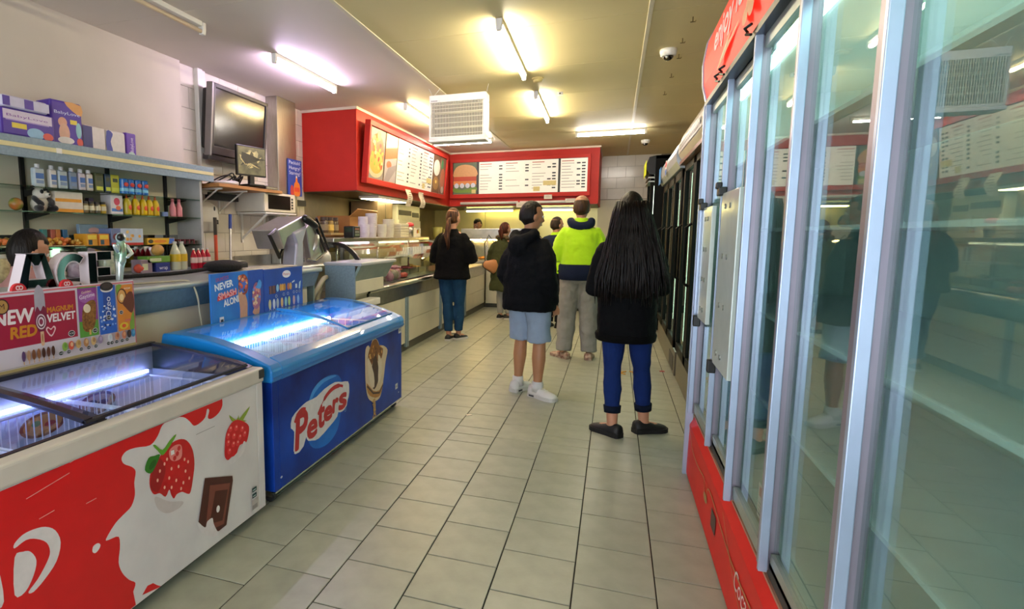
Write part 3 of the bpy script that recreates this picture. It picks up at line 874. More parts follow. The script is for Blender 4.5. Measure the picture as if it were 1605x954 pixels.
# doors: glass in pale frames, on two tracks
posts = [3.48, 2.955, 2.355, 1.88, 1.28, 0.70, 0.12]
for i in range(len(posts) - 1):
    y1, y0_ = posts[i], posts[i + 1]
    off = .012 if i % 2 else -.004
    dr = part('door', MB(m_fg).box(.028 + off, .034 + off, lo(y0_), lo(y1), .40, 2.03), t)
    part('stile', MB(m_alu2).box(-.004 + off, .04 + off, lo(y1) - .018, lo(y1) + .03, .37, 2.05).box(-.012 + off, .012 + off, lo(y1) - .032, lo(y1) - .016, .37, 2.05, m_alu), dr, bevel=.002)
    for z0, z1 in ((.385, .43), (1.99, 2.05)):
        part('rail', MB(mat('door_rail', '#9aa39a', .35, .4, var=.05)).box(.018 + off, .042 + off, lo(y0_), lo(y1) - .03, z0, z1), dr)
for y, z0, z1, pw_ in ((3.38, .92, 1.50, .26), (2.83, .79, 1.54, .34)):
    p_ = part('handle_plate', MB(mat('acrylic_plate', '#cfdcd8', .18, .1, var=.04)).box(-.004, .016, lo(y) - pw_, lo(y) + .03, z0, z1), t, bevel=.003)
    for j in range(4):
        z = z0 + .06 + j * (z1 - z0 - .12) / 3
        for dy in (-.07, -.07 - pw_ * .3):
            part('bolt', MB(mat('bolt_grey', '#8d9794', .3, .7, var=.05)).lathe([(0, -.008), (.011, -.008), (.012, -.003), (0, -.003)], (0, lo(y) + dy, z), 10, axis='x'), p_)
    part('bracket', MB(m_black).box(-.022, .012, lo(y) + .01, lo(y) + .07, z1 - .01, z1 + .028).box(-.03, -.005, lo(y) + .03, lo(y) + .06, z1 + .02, z1 + .05), p_, bevel=.005)
    part('bracket', MB(m_black).box(-.022, .012, lo(y) + .01, lo(y) + .05, z0 - .05, z0 + .01), p_, bevel=.005)
part('end_post', MB(m_alu).box(-.02, .02, lo(yb) - .012, lo(yb) + .012, .0, 2.05), t, bevel=.003)
part('notice', Art((.026, lo(2.02), .47), (0, -1, 0), (0, 0, 1)).rect(0, 0, .07, .11, '#c9c4c0').rect(.01, .07, .06, .1, '#b0525a').rects([(.01, .012 * i + .01, .06, .012 * i + .015) for i in range(4)], '#8a8484').mb, t)
for z in (.72, 1.05, 1.38, 1.70):
    part('shelf', MB(m_wire).box(.12, D - .05, lo(ya) + .03, lo(yb) - .03, z - .006, z + .006), t)
part('added_top_light', MB(emis('fridge_added_light', '#e6fbf0', 14)).box(.09, .15, lo(ya) + .05, lo(yb) - .05, 2.045, 2.058), t)  # added lamp, unseen behind the header, brightens the interior and the aisle
# ---------------------------------------------------------------- black fridges further back
m_fblk = mat('fridge_black', '#060606', 0.5, var=0.1, scale=10, spec=.12)
m_kick = mat('kick_metal', '#6a6355', 0.35, 0.6, var=0.08, scale=6)
def black_fridge(label, x, y0, y1, zt, ndoor, header):
    cy = (y0 + y1) / 2
    h = (y1 - y0) / 2
    t = thing('drinks_fridge', label, 'fridge', (x, cy, 0), 0, 'black drinks fridges')
    part('cabinet', MB(m_fblk).box(.05, .66, -h, -h + .04, 0.02, zt).box(.05, .66, h - .04, h, .02, zt).box(.62, .66, -h, h, .02, zt).box(.05, .66, -h, h, zt - .05, zt).box(.05, .66, -h, h, .22, .30), t, bevel=.004)
    part('lining', MB(mat('black_fridge_lining', '#1c2322', .4, var=.08)).box(.60, .618, -h + .05, h - .05, .30, zt - .28), t)
    k = part('kick_plate', MB(m_kick).box(.02, .06, -h, h, .03, .26), t, bevel=.003)
    part('vent', MB(m_dark).box(.016, .021, -h + .1, -h + .5, .06, .20), k)
    hb = zt - .26
    prof = [(.06, hb), (-.02, hb + .01), (-.055, hb + .07), (-.06, hb + .15), (-.03, hb + .24), (.06, zt)]
    header(t, prof, h, hb)
    wd = 2 * h / ndoor
    for i in range(ndoor):
        a, b = -h + i * wd + .006, -h + (i + 1) * wd - .006
        d = part('door', MB(m_fblk).box(0, .045, a, a + .075, .30, hb).box(0, .045, b - .075, b, .30, hb).box(0, .045, a, b, .30, .38).box(0, .045, a, b, hb - .08, hb), t, bevel=.004)
        part('glass', MB(m_fgd).box(.018, .024, a + .075, b - .075, .38, hb - .08), d)
        part('trim', MB(m_fblk).box(-.003, .003, a + .066, a + .074, .37, hb - .07), d)
        part('handle', MB(m_fblk).tube([(-.002, b - .03, .95), (-.04, b - .03, .98), (-.04, b - .03, 1.42), (-.002, b - .03, 1.45)], .012, 8), d)
        part('led_strip', MB(m_led).box(.05, .25, b - .125, b - .110, .40, hb - .10), t)
    for z in (.62, .92, 1.22, 1.52):
        part('shelf', MB(m_wire).box(.28, .60, -h + .05, h - .05, z - .005, z + .005), t)
    return t
m_hcream = mat('header_cream', '#a39a8c', .35, var=.05, scale=6)
def head_b(t, prof, h, hb):
    o = part('header_sign', MB(m_hcream).prism(prof, 'y', -h, h), t)
    part('header_end', MB(mat('header_end_grey', '#4a463e', .4, .4, var=.1)).prism([(a - .006 if a < .05 else a, b) for a, b in prof], 'y', -h - .012, -h), o)
    A = Art((-.0612, h - .1, hb + .09), (0, -1, 0), (0, 0, 1), step=.0003)
    A.rect(-.08, -.012, 2 * h - .12, .075, '#b8b2aa')
    x = 0
    for i in range(15):
        wv = random.uniform(.05, .10)
        A.rects([(x, .008, x + wv, .055)], '#4c463c')
        A.rects([(x + .012, .022, x + wv - .012, .04)], '#a89f90')
        x += wv + .02
    A.done(o, 'print')
    part('under_panel', MB(mat('header_copper', '#7a4a34', .3, .4, var=.15)).box(-.045, .05, -h, h, hb - .02, hb + .01), o)
black_fridge('black double-door drinks fridge with a pale lettered header, next to the red fridge', .57, 3.62, 5.80, 2.26, 3, head_b)
def head_c(t, prof, h, hb):
    o = part('header_sign', MB(mat('header_silver', '#a8b0b8', .3, .5, var=.08, scale=5)).prism(prof, 'y', -h, h), t)
    A = Art((-.0612, h, hb + .03), (0, -1, 0), (0, 0, 1), step=.0003)
    A.rect(0.0, -.01, .34, .19, '#2a6fc0').ell(.17, .09, .10, .08, '#3f9be8')
    A.done(o, 'print')
    A = Art((-.0612, h, hb + .03), (0, -1, 0), (0, 0, 1), step=.0003)
    A.ell(1.05, .095, .12, .085, '#e8e4ea').shape([(.94, .12), (1.0, .165), (1.1, .165), (1.16, .12), (1.06, .105)], '#d83a52').shape([(.94, .075), (1.05, .09), (1.16, .075), (1.1, .02), (1.0, .02)], '#2f62c4')
    A.done(o, 'print')
black_fridge('black drinks fridge with silver header carrying a round red, white and blue badge', .56, 5.86, 8.05, 2.22, 3, head_c)
def head_d(t, prof, h, hb):
    o = part('header_sign', MB(m_black).prism(prof, 'y', -h, h), t)
    A = Art((-.0612, h - .03, hb + .01), (0, -1, 0), (0, 0, 1), step=.0003)
    A.rect(0, 0, 2 * h - .1, .2, '#d7e21c').rects([(.12, .05, .22, .15), (.3, .08, .4, .16)], '#8aa012')
    A.done(o, 'print')
    part('ring', MB(m_steel).box(-.035, .05, -h - .004, h, hb - .05, hb - .03).box(-.03, .05, -h - .004, h, hb - .10, hb - .085), o)
black_fridge('tall black single-door fridge with bright yellow header by the back door', .44, 8.75, 9.60, 2.45, 1, head_d)
# ================================================================ counters
m_lam = mat('blue_grey_laminate', '#7d93a3', 0.4, var=0.12, scale=60)
m_lamd = mat('slate_laminate', '#5f7f92', 0.4, var=0.12, scale=40)
m_top = mat('worktop_grey', '#a9aeb6', 0.3, var=0.06, scale=30)
m_teal = mat('teal_grey_panel', '#7f928e', 0.4, var=0.06, scale=12)
m_panel = mat('counter_panel_cream', '#d3cdb8', 0.28, var=0.04, scale=5)
m_kickd = mat('counter_plinth', '#4a4a44', 0.5, var=0.1)
m_blade = mat('slicer_alloy', '#b4b2ae', 0.3, 0.8, var=0.06, scale=10)
# service counter behind the freezers
Y0, Y1 = -0.6, 4.13
cy = (Y0 + Y1) / 2
t = thing('service_counter', 'long grey-topped service counter with blue front band behind the freezers', 'counter', (-2.55, cy, 0))
h = (Y1 - Y0) / 2
part('carcass', MB(m_panel).box(-.30, .24, -h, h - .10, 0, .955), t)
part('front_band', MB(m_lamd).prism([(.24, .95), (.255, .95), (.31, 1.07), (.29, 1.07)], 'y', -h, h), t)
part('worktop', MB(m_top).box(-.33, .31, -h, h, 1.065, 1.10), t, bevel=.014, seg=4)
part('nosing', MB(mat('counter_nosing', '#9db0b4', .3, var=.05)).tube([(.312, -h, 1.083), (.312, h, 1.083)], .018, 12), t, smooth=True)
part('end_panel', MB(m_teal).prism([(-.30, 0), (.24, 0), (.255, .95), (.31, 1.07), (-.30, 1.07)], 'y', h - .02, h), t)
# the cable lying over it
pts = catmull([(-2.50, 2.05, 1.106), (-2.38, 2.25, 1.105), (-2.30, 2.50, 1.105), (-2.245, 2.60, 1.10), (-2.222, 2.635, 1.02), (-2.235, 2.67, .9), (-2.235, 2.69, .80)], 5, False)
one('power_cable', 'thin grey cable draped over the blue counter edge', 'cable', MB(mat('cable_grey', '#b9b39c', .5, var=.05)).tube(pts, .0055, 7), smooth=True)
# raised counter module
t = thing('raised_counter', 'raised speckled blue-grey counter block beside the meat slicer', 'counter', (-2.30, 4.62, 0))
part('end_panel', MB(m_lam).box(-.16, .14, 0, .02, .62, 1.095).box(-.16, .05, 0, .02, 0, .62), t, bevel=.003)
part('top', MB(m_top).box(-.17, .21, -.01, .86, 1.085, 1.115), t, bevel=.010, seg=3)
part('slanted_panel', MB(m_teal).prism([(.10, .94), (.12, .94), (.20, 1.085), (.17, 1.085)], 'y', .005, .80), t)
part('lower_box', MB(m_panel).box(-.10, .13, .02, .70, .826, .945).box(-.10, .05, .02, .49, .79, .826), t, bevel=.003)
part('edge_strip', MB(m_kickd).box(.12, .135, .005, .02, .79, .945), t)
part('support', MB(m_panel).box(-.14, .04, .02, .48, 0, .79), t)
# white ledge in front of the gap
one('white_ledge', 'low white ledge between the service counter and the display counter', 'ledge', MB(m_wplast).box(-2.235, -2.11, 4.20, 5.09, .70, .76).box(-2.235, -2.14, 4.22, 5.07, 0, .70), bevel=.006)
# display counter
Y0, Y1 = 5.12, 10.60
t = thing('display_counter', 'long servery counter with steel nosing, cream panels and blue-grey posts', 'counter', (-2.25, Y0, 0))
L = Y1 - Y0
part('plinth', MB(m_kickd).box(-.75, -.03, .1, L + .5, 0, .09), t)
part('back_box', MB(m_panel).box(-.75, -.05, 0.02, L + .5, .09, .79), t)
yy = [0.02, 1.13, 2.53, 3.93, L]
for i in range(4):
    a, b = yy[i] + .045, yy[i + 1] - .045
    part('panel', MB(m_panel).box(-.05, -.012, a, b, .10, .36), t, bevel=.002)
    part('panel', MB(m_panel).box(-.05, -.012, a, b, .364, .635), t, bevel=.002)
for y in yy[1:4]:
    part('post', MB(m_lam).box(-.05, .004, y - .045, y + .045, .05, .64), t, bevel=.004)
    part('post_groove', MB(m_kickd).box(.002, .0055, y - .012, y - .004, .05, .64), t)
part('fascia', MB(m_steel2).box(-.05, -.004, 0, L, .64, .80), t)
part('top_plate', MB(m_steel2).box(-.80, .0, 0, L, .795, .825), t)
part('nosing', MB(m_steel2).tube([(0, 0, .807), (0, L, .807)], .024, 12), t, smooth=True)
part('end_cap', MB(m_black).lathe([(0, -.012), (.026, -.012), (.026, 0), (0, 0)], (0, 0, .807), 12, axis='y').box(-.02, .01, -.012, 0, .74, .80), t)
# return counter along the back
t = thing('return_counter', 'cream tiled counter running across the back of the shop', 'counter', (-2.25, 10.62, 0))
part('plinth', MB(m_kickd).box(-.1, 1.93, .03, .55, 0, .08), t)
for i in range(5):
    for z0, z1 in ((.08, .42), (.424, .765)):
        part('panel', MB(m_panel).box(.004 + i * .386, .386 + i * .386, -.012, .03, z0, z1), t, bevel=.002)
part('body', MB(m_panel).box(0, 1.93, .03, .60, .08, .765), t)
part('worktop', MB(m_steel2).box(-.02, 1.95, -.03, .65, .765, .80), t, bevel=.006)
# ---------------------------------------------------------------- curved glass display cabinet
t = thing('display_cabinet', 'curved glass food display cabinet with steel top and black end frame', 'display cabinet', (-2.25, 5.16, .825))
L = 3.0
arc = [(-.05 - .30 * math.sin(a) ** 1.5 * 0 - (1 - math.cos(a)) * .34, .06 + math.sin(a) * .40) for a in [i * PI / 2 / 10 for i in range(11)]]
arc = [(-.05, .01)] + arc
inn = [(x - .006, z - .002) for x, z in arc]
part('curved_glass', MB(m_glass).prism(arc + inn[::-1], 'y', .03, L - .03), t, smooth=False)
def arc_frame(y0, y1, m, wdt=.022):
    o2 = [(x + .004, z + .004) for x, z in arc]
    i2 = [(x - wdt, z - wdt * .7) for x, z in arc]
    return MB(m).prism(o2 + i2[::-1], 'y', y0, y1)
part('end_frame', arc_frame(-.005, .03, m_black, .03), t)
part('end_frame', arc_frame(L - .03, L, m_steel), t)
part('end_glass', MB(m_glass).prism(arc + [(-.78, .46), (-.78, .01)], 'y', .008, .014), t)
part('top_shelf', MB(m_steel2).box(-.80, -.36, -.06, L + .05, .462, .505), t, bevel=.006)
part('front_strip', MB(m_dark).box(-.07, -.03, 0, L, 0, .02), t)
part('trim_strip', MB(m_chrome).box(-.03, -.018, 0, L, 0, .012), t)
part('inner_shelf', MB(m_steel2).box(-.76, -.40, .05, L - .05, .235, .247), t)
part('well', MB(m_steel2).box(-.78, -.07, .04, L - .04, .0, .02), t)
for y in (.12, 1.2, 2.3):
    part('support_post', MB(m_chrome).tube([(-.42, y, .02), (-.42, y, .46)], .012, 10), t, smooth=True)
part('cabinet_lamp', MB(emis('cabinet_tube', '#ffd9f4', 9)).tube([(-.45, .2, .445), (-.45, 1.0, .445)], .011, 8), t, smooth=True)
part('cabinet_lamp', MB(emis('cabinet_tube_warm', '#fff0c0', 9)).tube([(-.45, 1.3, .445), (-.45, 2.8, .445)], .011, 8), t, smooth=True)
part('rear_panel', MB(m_steel2).box(-.80, -.79, 1.2, L, .02, .46), t)
foods = [('sliced pink ham', '#c98079', '#e0a69a'), ('coleslaw', '#cfcf9a', '#8fae5a'), ('shredded lettuce', '#86a53c', '#bcd070'), ('grated cheese', '#d9b350', '#efd58a'), ('sliced tomato', '#b8382a', '#d96a48'), ('beetroot', '#7a2038', '#a83a55'), ('golden crumbed fillets', '#b9812f', '#d9a85a')]
for i, (nm, c1, c2) in enumerate(foods):
    y = 5.26 + .30 + i * .36
    tr = thing('food_tray', 'steel tray of %s inside the curved display cabinet' % nm, 'tray', (-2.72, y, .846), 0, 'trays in the display cabinet')
    part('tray', hollow(MB(), -.17, .17, -.16, .16, 0, .07, .004, m_steel2, m_steel2), tr)
    mb = MB()
    fm = mat('food_' + c1.lstrip('#'), c1, .6, col2=c2, scale=40)
    for q in range(26):
        a = random.random() * 2 * PI
        r = random.random() ** .6
        mb.ball((.14 * r * math.cos(a), .13 * r * math.sin(a), .05 + .035 * (1 - r)), (random.uniform(.02, .045), random.uniform(.02, .04), random.uniform(.012, .022)), 8, 5, fm)
    f_ = part('food', mb, tr, smooth=True)
    f_['kind'] = 'stuff'
# pink plastic-wrapped bundle in front
mb = MB()
mp = mat('pink_wrap', '#d87a98', .35, col2='#f0b0c0', scale=18, bump=.3, bscale=40)
mw = mat('clear_wrap_white', '#cdb9b2', .3, col2='#b58a70', scale=25)
for q in range(16):
    a = q * PI / 8
    mb.ball((.07 * math.cos(a), .15 * math.sin(a), .06 + .02 * math.sin(q * 2.1)), (.055, .07, .06), 10, 7, mp if q % 3 else mw)
mb.ball((0, 0, .075), (.09, .15, .07), 14, 8, mp)
for q in range(14):
    mb.ball((random.uniform(-.06, .09), random.uniform(-.15, .15), random.uniform(.12, .155)), (.03, .035, .014), 8, 5, mp)
one('wrapped_bundle', 'pink and white plastic-wrapped bundle at the front of the glass display', 'food bundle', mb, (-2.43, 6.12, .846), 0, smooth=True)
mb = MB(pm('#c8283a'))
for q in range(8):
    mb.ball((random.uniform(-.05, .05), random.uniform(-.10, .10), .03), (.035, .045, .03), 8, 6, pm(random.choice(['#c8283a', '#d95a50', '#b01c30'])))
one('red_pepper_heap', 'small heap of red food beside the pink wrapped bundle', 'food', mb, (-2.43, 6.52, .846), 0, smooth=True)
# things on the steel top
ZT = 1.331
def cups(label, x, y, r, n, hgt, m, taper=.85):
    mb = MB(m)
    pr = [(0, 0), (r * taper, 0)]
    for i in range(n):
        z = hgt * .35 + i * (hgt * .65 / n)
        pr += [(r * (taper + (1 - taper) * .9), z), (r * 1.04, z + .002), (r * 1.04, z + .006), (r * .99, z + .007)]
    pr += [(r, hgt), (r * .9, hgt), (0, hgt - .004)]
    one('cup_stack', label, 'cups', mb.lathe(pr, n=20), (x, y, ZT), 0, 'plastic tubs stacked on the display cabinet', smooth=False)
m_tub = mat('frosted_plastic', '#cfc8d2', .25, var=.05, scale=12)
m_tub2 = mat('frosted_plastic_warm', '#d6d0bb', .25, var=.05, scale=12)
cups('short clear tub stack at the near end of the cabinet top', -2.72, 6.10, .055, 5, .15, m_tub)
cups('second clear tub stack from the near end, wide and low', -2.74, 6.32, .06, 6, .155, m_tub)
cups('tall frosted cup stack rising behind the low tubs', -2.90, 6.45, .06, 8, .25, m_tub)
cups('tallest frosted cup stack in the middle of the cabinet top', -2.92, 6.75, .075, 9, .30, m_tub)
cups('clear tub stack in front of the tallest cups', -2.72, 6.62, .06, 6, .16, m_tub2)
cups('cream tub stack next to the square white container', -2.75, 6.92, .075, 7, .23, m_tub2)
t = thing('food_container', 'square white takeaway container stack on the cabinet top', 'container', (-2.78, 7.32, ZT), 0)
for i in range(5):
    part('container', MB(m_tub2).box(-.11, .11, -.16, .16, i * .036, i * .036 + .034), t, bevel=.006)
t = thing('utensil_cup', 'steel cup with a red cloth tuck at the far end of the cabinet top', 'cup', (-2.72, 7.66, ZT))
part('cup', MB(m_steel).lathe([(0, 0), (.05, 0), (.055, .15), (.05, .15), (0, .14)], n=16), t, smooth=True)
part('cloth', MB(pm('#c8323a')).ball((0, 0, .165), (.06, .07, .04), 10, 6), t, smooth=True)
t = thing('sauce_caddy', 'small white and red caddy of bottles at the far end of the cabinet top', 'caddy', (-2.74, 7.93, ZT))
part('caddy_box', MB(pm('#d8d2c4')).box(-.06, .06, -.09, .09, 0, .05).box(-.06, .06, -.09, -.08, .05, .12).box(-.06, .06, .08, .09, .05, .12).box(-.05, .05, -.09, .09, .11, .125), t, bevel=.004)
for i, c in enumerate(('#3a7a4a', '#c84a32', '#d8c84a')):
    part('sachet', MB(pm(c)).box(-.04, .04, -.07 + i * .05, -.03 + i * .05, .05, .10), t)
t = thing('eftpos_terminal', 'black card terminal standing on the near end of the display cabinet', 'terminal', (-2.60, 5.50, ZT))
part('body', MB(m_black).box(-.06, .06, -.08, .08, 0, .12), t, bevel=.010)
part('screen', MB(mat('terminal_green', '#2a3a2e', .2, var=.1)).box(-.04, .04, -.083, -.079, .06, .105), t)
for i in range(3):
    for j in range(3):
        part('key', MB(pm(['#7a8a72', '#8a8a84', '#a06a5a'][i])).box(.061, .064, -.05 + j * .035, -.025 + j * .035, .02 + i * .03, .04 + i * .03), t)
# ---------------------------------------------------------------- hot food cabinet on the return counter
t = thing('hot_food_cabinet', 'steel-topped hot food cabinet glowing warm at the back counter', 'hot cabinet', (-2.25, 10.70, .80))
part('canopy', MB(m_steel2).box(-.52, .75, .02, .50, .51, .68), t, bevel=.008)
part('canopy_lip', MB(m_steel).box(-.53, .76, .0, .03, .48, .515), t)
part('front_glass', MB(m_glass).prism([(-.01, .08), (.005, .08), (.045, .48), (.03, .48)], 'x', -.50, .73), t)
part('side_frame', MB(m_chrome).prism([(-.02, .08), (.02, .08), (.06, .48), (.02, .48)], 'x', -.02, .01).prism([(-.02, .08), (.02, .08), (.06, .48), (.02, .48)], 'x', .715, .735), t)
part('deck', MB(m_steel2).box(-.52, .75, -.02, .50, 0, .08), t, bevel=.004)
part('heat_lamp', MB(emis('heat_lamp', '#ffc468', 60)).tube([(-.45, .18, .47), (.68, .18, .47)], .012, 8), t, smooth=True)
part('back_plate', MB(m_steel2).box(-.52, .75, .49, .50, .08, .51), t)
m_chip = mat('chips_gold', '#d8a23c', .6, col2='#b87a22', scale=30)
mb = MB(m_chip)
for i in range(170):
    x, y = random.uniform(.18, .68), random.uniform(.10, .42)
    a = random.uniform(0, PI)
    hgt = .09 + .16 * max(0, 1 - ((x - .45) / .3) ** 2) * random.random()
    dx, dy, dz = .035 * math.cos(a), .035 * math.sin(a), random.uniform(-.02, .03)
    mb.tube([(x - dx, y - dy, hgt - dz), (x + dx, y + dy, hgt + dz)], .006, 4)
o = one('chip_heap', 'heap of golden hot chips behind the warm cabinet glass', 'chips', mb, (-2.25, 10.70, .80))
o['kind'] = 'stuff'
for i, (x, nm, c) in enumerate(((-.38, 'battered fish', '#c98a35'), (-.16, 'fried dim sims', '#b5752b'), (.06, 'crumbed chicken', '#c07f2c'))):
    mb = MB()
    for q in range(6):
        mb.ball((random.uniform(-.05, .05), random.uniform(-.12, .12), random.uniform(.02, .05)), (.04, .055, .025), 9, 6, mat('fried_' + c.lstrip('#'), c, .6, var=.2, scale=40))
    one('fried_food', 'pile of %s in the warm cabinet' % nm, 'fried food', mb, (-2.25 + x, 10.95, .884), 0, 'fried food in the hot cabinet', smooth=True)
# battens under the bulkhead and kitchen lighting behind it
m_batt = mat('batten_white', '#cfc6bd', .35, .2, var=.04)
for lab, x0, x1 in (('pale tube fitting under the bulkhead, left of the two', -2.78, -1.69), ('pale tube fitting under the bulkhead, right of the two', -1.66, -.62)):
    t = thing('strip_light', lab, 'light', ((x0 + x1) / 2, 10.685, 1.925), 0, 'tube fittings under the bulkhead')
    hh = (x1 - x0) / 2
    part('batten', MB(m_batt).box(-hh, hh, -.01, .033, 0, .05), t, bevel=.006)
    part('tube', MB(mat('tube_unlit', '#e8e2da', .25, var=.02)).tube([(-hh + .02, -.024, .022), (hh - .02, -.024, .022)], .013, 10), t, smooth=True)
for lab, x0, x1 in (('yellow-lit hood lamp above the fryers on the left', -2.9, -1.9), ('yellow-lit hood lamp above the fryers on the right', -1.7, -.7)):
    t = thing('hood_light', lab, 'light', ((x0 + x1) / 2, 11.55, 1.893), 0, 'hood lamps over the fryers')
    hh = (x1 - x0) / 2
    part('housing', MB(m_steel).box(-hh, hh, -.06, .06, -.04, 0), t)
    part('tube', MB(emis('hood_tube', '#ffe98a', 34)).tube([(-hh + .03, 0, -.055), (hh - .03, 0, -.055)], .013, 10), t, smooth=True)
t = thing('shelf_light', 'white light panel under the red bulkhead above the plastic tubs', 'light', (-3.22, 7.9, 1.893))
part('housing', MB(m_wplast).box(-.12, .18, -.6, .6, -.035, 0), t)
part('diffuser', MB(emis('servery_panel', '#fff0b4', 14)).box(-.10, .16, -.58, .58, -.04, -.035), t)
# back bench with fryers behind the hot cabinet
t = thing('fryer_bench', 'steel fryer bench against the yellow-lit splashback', 'fryer', (-1.9, 11.68, 0))
part('body', MB(m_steel2).box(-1.0, 1.4, 0, .5, .08, .92), t, bevel=.006)
part('hob', MB(m_dark).box(-.95, -.1, .05, .45, .92, .95).box(.0, .65, .05, .45, .92, .95), t, bevel=.004)
part('flue', MB(m_steel2).box(-1.0, 1.4, .45, .51, .92, 1.18), t)
for i in range(5):
    part('control_knob', MB(m_black).lathe([(0, -.03), (.022, -.03), (.025, 0), (0, 0)], (-.8 + i * .45, 0, .82), 12, axis='y'), t)
# white cupboard and jug seen through the servery
t = thing('storage_cupboard', 'cream cupboard with dark vent slots behind the plastic tubs', 'cupboard', (-3.40, 9.2, 0))
part('carcass', MB(m_cream).box(-.30, .12, -.55, .55, 0, 1.85), t, bevel=.006)
for s in (-1, 1):
    d = part('door', MB(m_cream).box(.12, .14, -.54 if s < 0 else .01, -.01 if s < 0 else .54, .05, 1.6), t, bevel=.004)
    part('handle', MB(m_dark).box(.14, .165, s * .05 - .01, s * .05 + .01, 1.0, 1.2), d)
part('vent', MB(m_dark).box(.115, .125, -.5, .1, 1.68, 1.76).box(.115, .125, .15, .5, 1.66, 1.74), t)
t = thing('juice_jug', 'pale yellow plastic jug on the far bench', 'jug', (-3.22, 10.65, 1.27), .4)
part('jug', MB(mat('jug_yellow', '#c9c06a', .3, var=.05)).lathe([(0, 0), (.07, 0), (.10, .24), (.095, .24), (.066, .01), (0, .01)], n=16), t, smooth=True)
part('handle', MB(mat('jug_yellow', '#c9c06a')).tube([(.09, 0, .2), (.14, 0, .19), (.13, 0, .08), (.08, 0, .05)], .01, 8), t, smooth=True)
one('bench_stand', 'steel stand carrying the yellow jug', 'bench', MB(m_steel2).box(-3.46, -3.04, 10.3, 10.95, 1.23, 1.27).box(-3.44, -3.40, 10.33, 10.37, 0, 1.23).box(-3.10, -3.06, 10.33, 10.37, 0, 1.23).box(-3.44, -3.40, 10.88, 10.92, 0, 1.23).box(-3.10, -3.06, 10.88, 10.92, 0, 1.23))
# ---------------------------------------------------------------- menu boards
m_lit = mat('menu_panel', '#e6e2d8', .35, var=.02, emit='#fff2dc', estr=.22)
def menu_rows(A, x0, x1, y0, y1, cols, seed, price='#2b2f36'):
    rnd = random.Random(seed)
    cw = (x1 - x0) / cols
    for c in range(cols):
        X = x0 + c * cw + .02
        A.rects([(X, y1 - .045, X + cw * .45, y1 - .03)], '#c0685a')
        n = int((y1 - y0 - .08) / .052)
        lines, pr = [], []
        for r in range(n):
            y = y1 - .085 - r * .052
            if rnd.random() < .12:
                continue
            lines.append((X, y, X + cw * rnd.uniform(.28, .55), y + .010))
            k = 1 if c < cols - 1 or rnd.random() < .5 else 2
            for q in range(k):
                pr.append((X + cw * .74 - q * .085, y - .006, X + cw * .74 + .062 - q * .085, y + .018))
        A.rects(lines, '#a9a198')
        A.rects(pr, price)
def burger(A, x0, x1, y0, y1):
    w_, h_ = x1 - x0, y1 - y0
    A.rect(x0, y0, x1, y1, '#5a6a52').smooth([(x0 + .02, y0 + .52 * h_), (x0 + .1 * w_, y0 + .85 * h_), (x0 + .5 * w_, y0 + .95 * h_), (x1 - .03, y0 + .85 * h_), (x1 - .005, y0 + .55 * h_)], '#d3a06c', 3)
    A.rect(x0, y0 + .40 * h_, x1, y0 + .56 * h_, '#b8442a').rect(x0, y0 + .30 * h_, x1, y0 + .42 * h_, '#d98a4a')
    for i in range(4):
        A.ell(x0 + (.14 + .24 * i) * w_, y0 + .27 * h_, .1 * w_, .08 * h_, '#cfd2e2')
    A.smooth([(x0 + .01, y0 + .2 * h_), (x0 + .4 * w_, y0 + .13 * h_), (x1 - .01, y0 + .22 * h_), (x1 - .03, y0 + .06 * h_), (x0 + .03, y0 + .05 * h_)], '#6a8a34', 3)
    A.rect(x1 - .2 * w_, y0 + .01, x1 - .01, y0 + .14 * h_, '#cdbf7a')
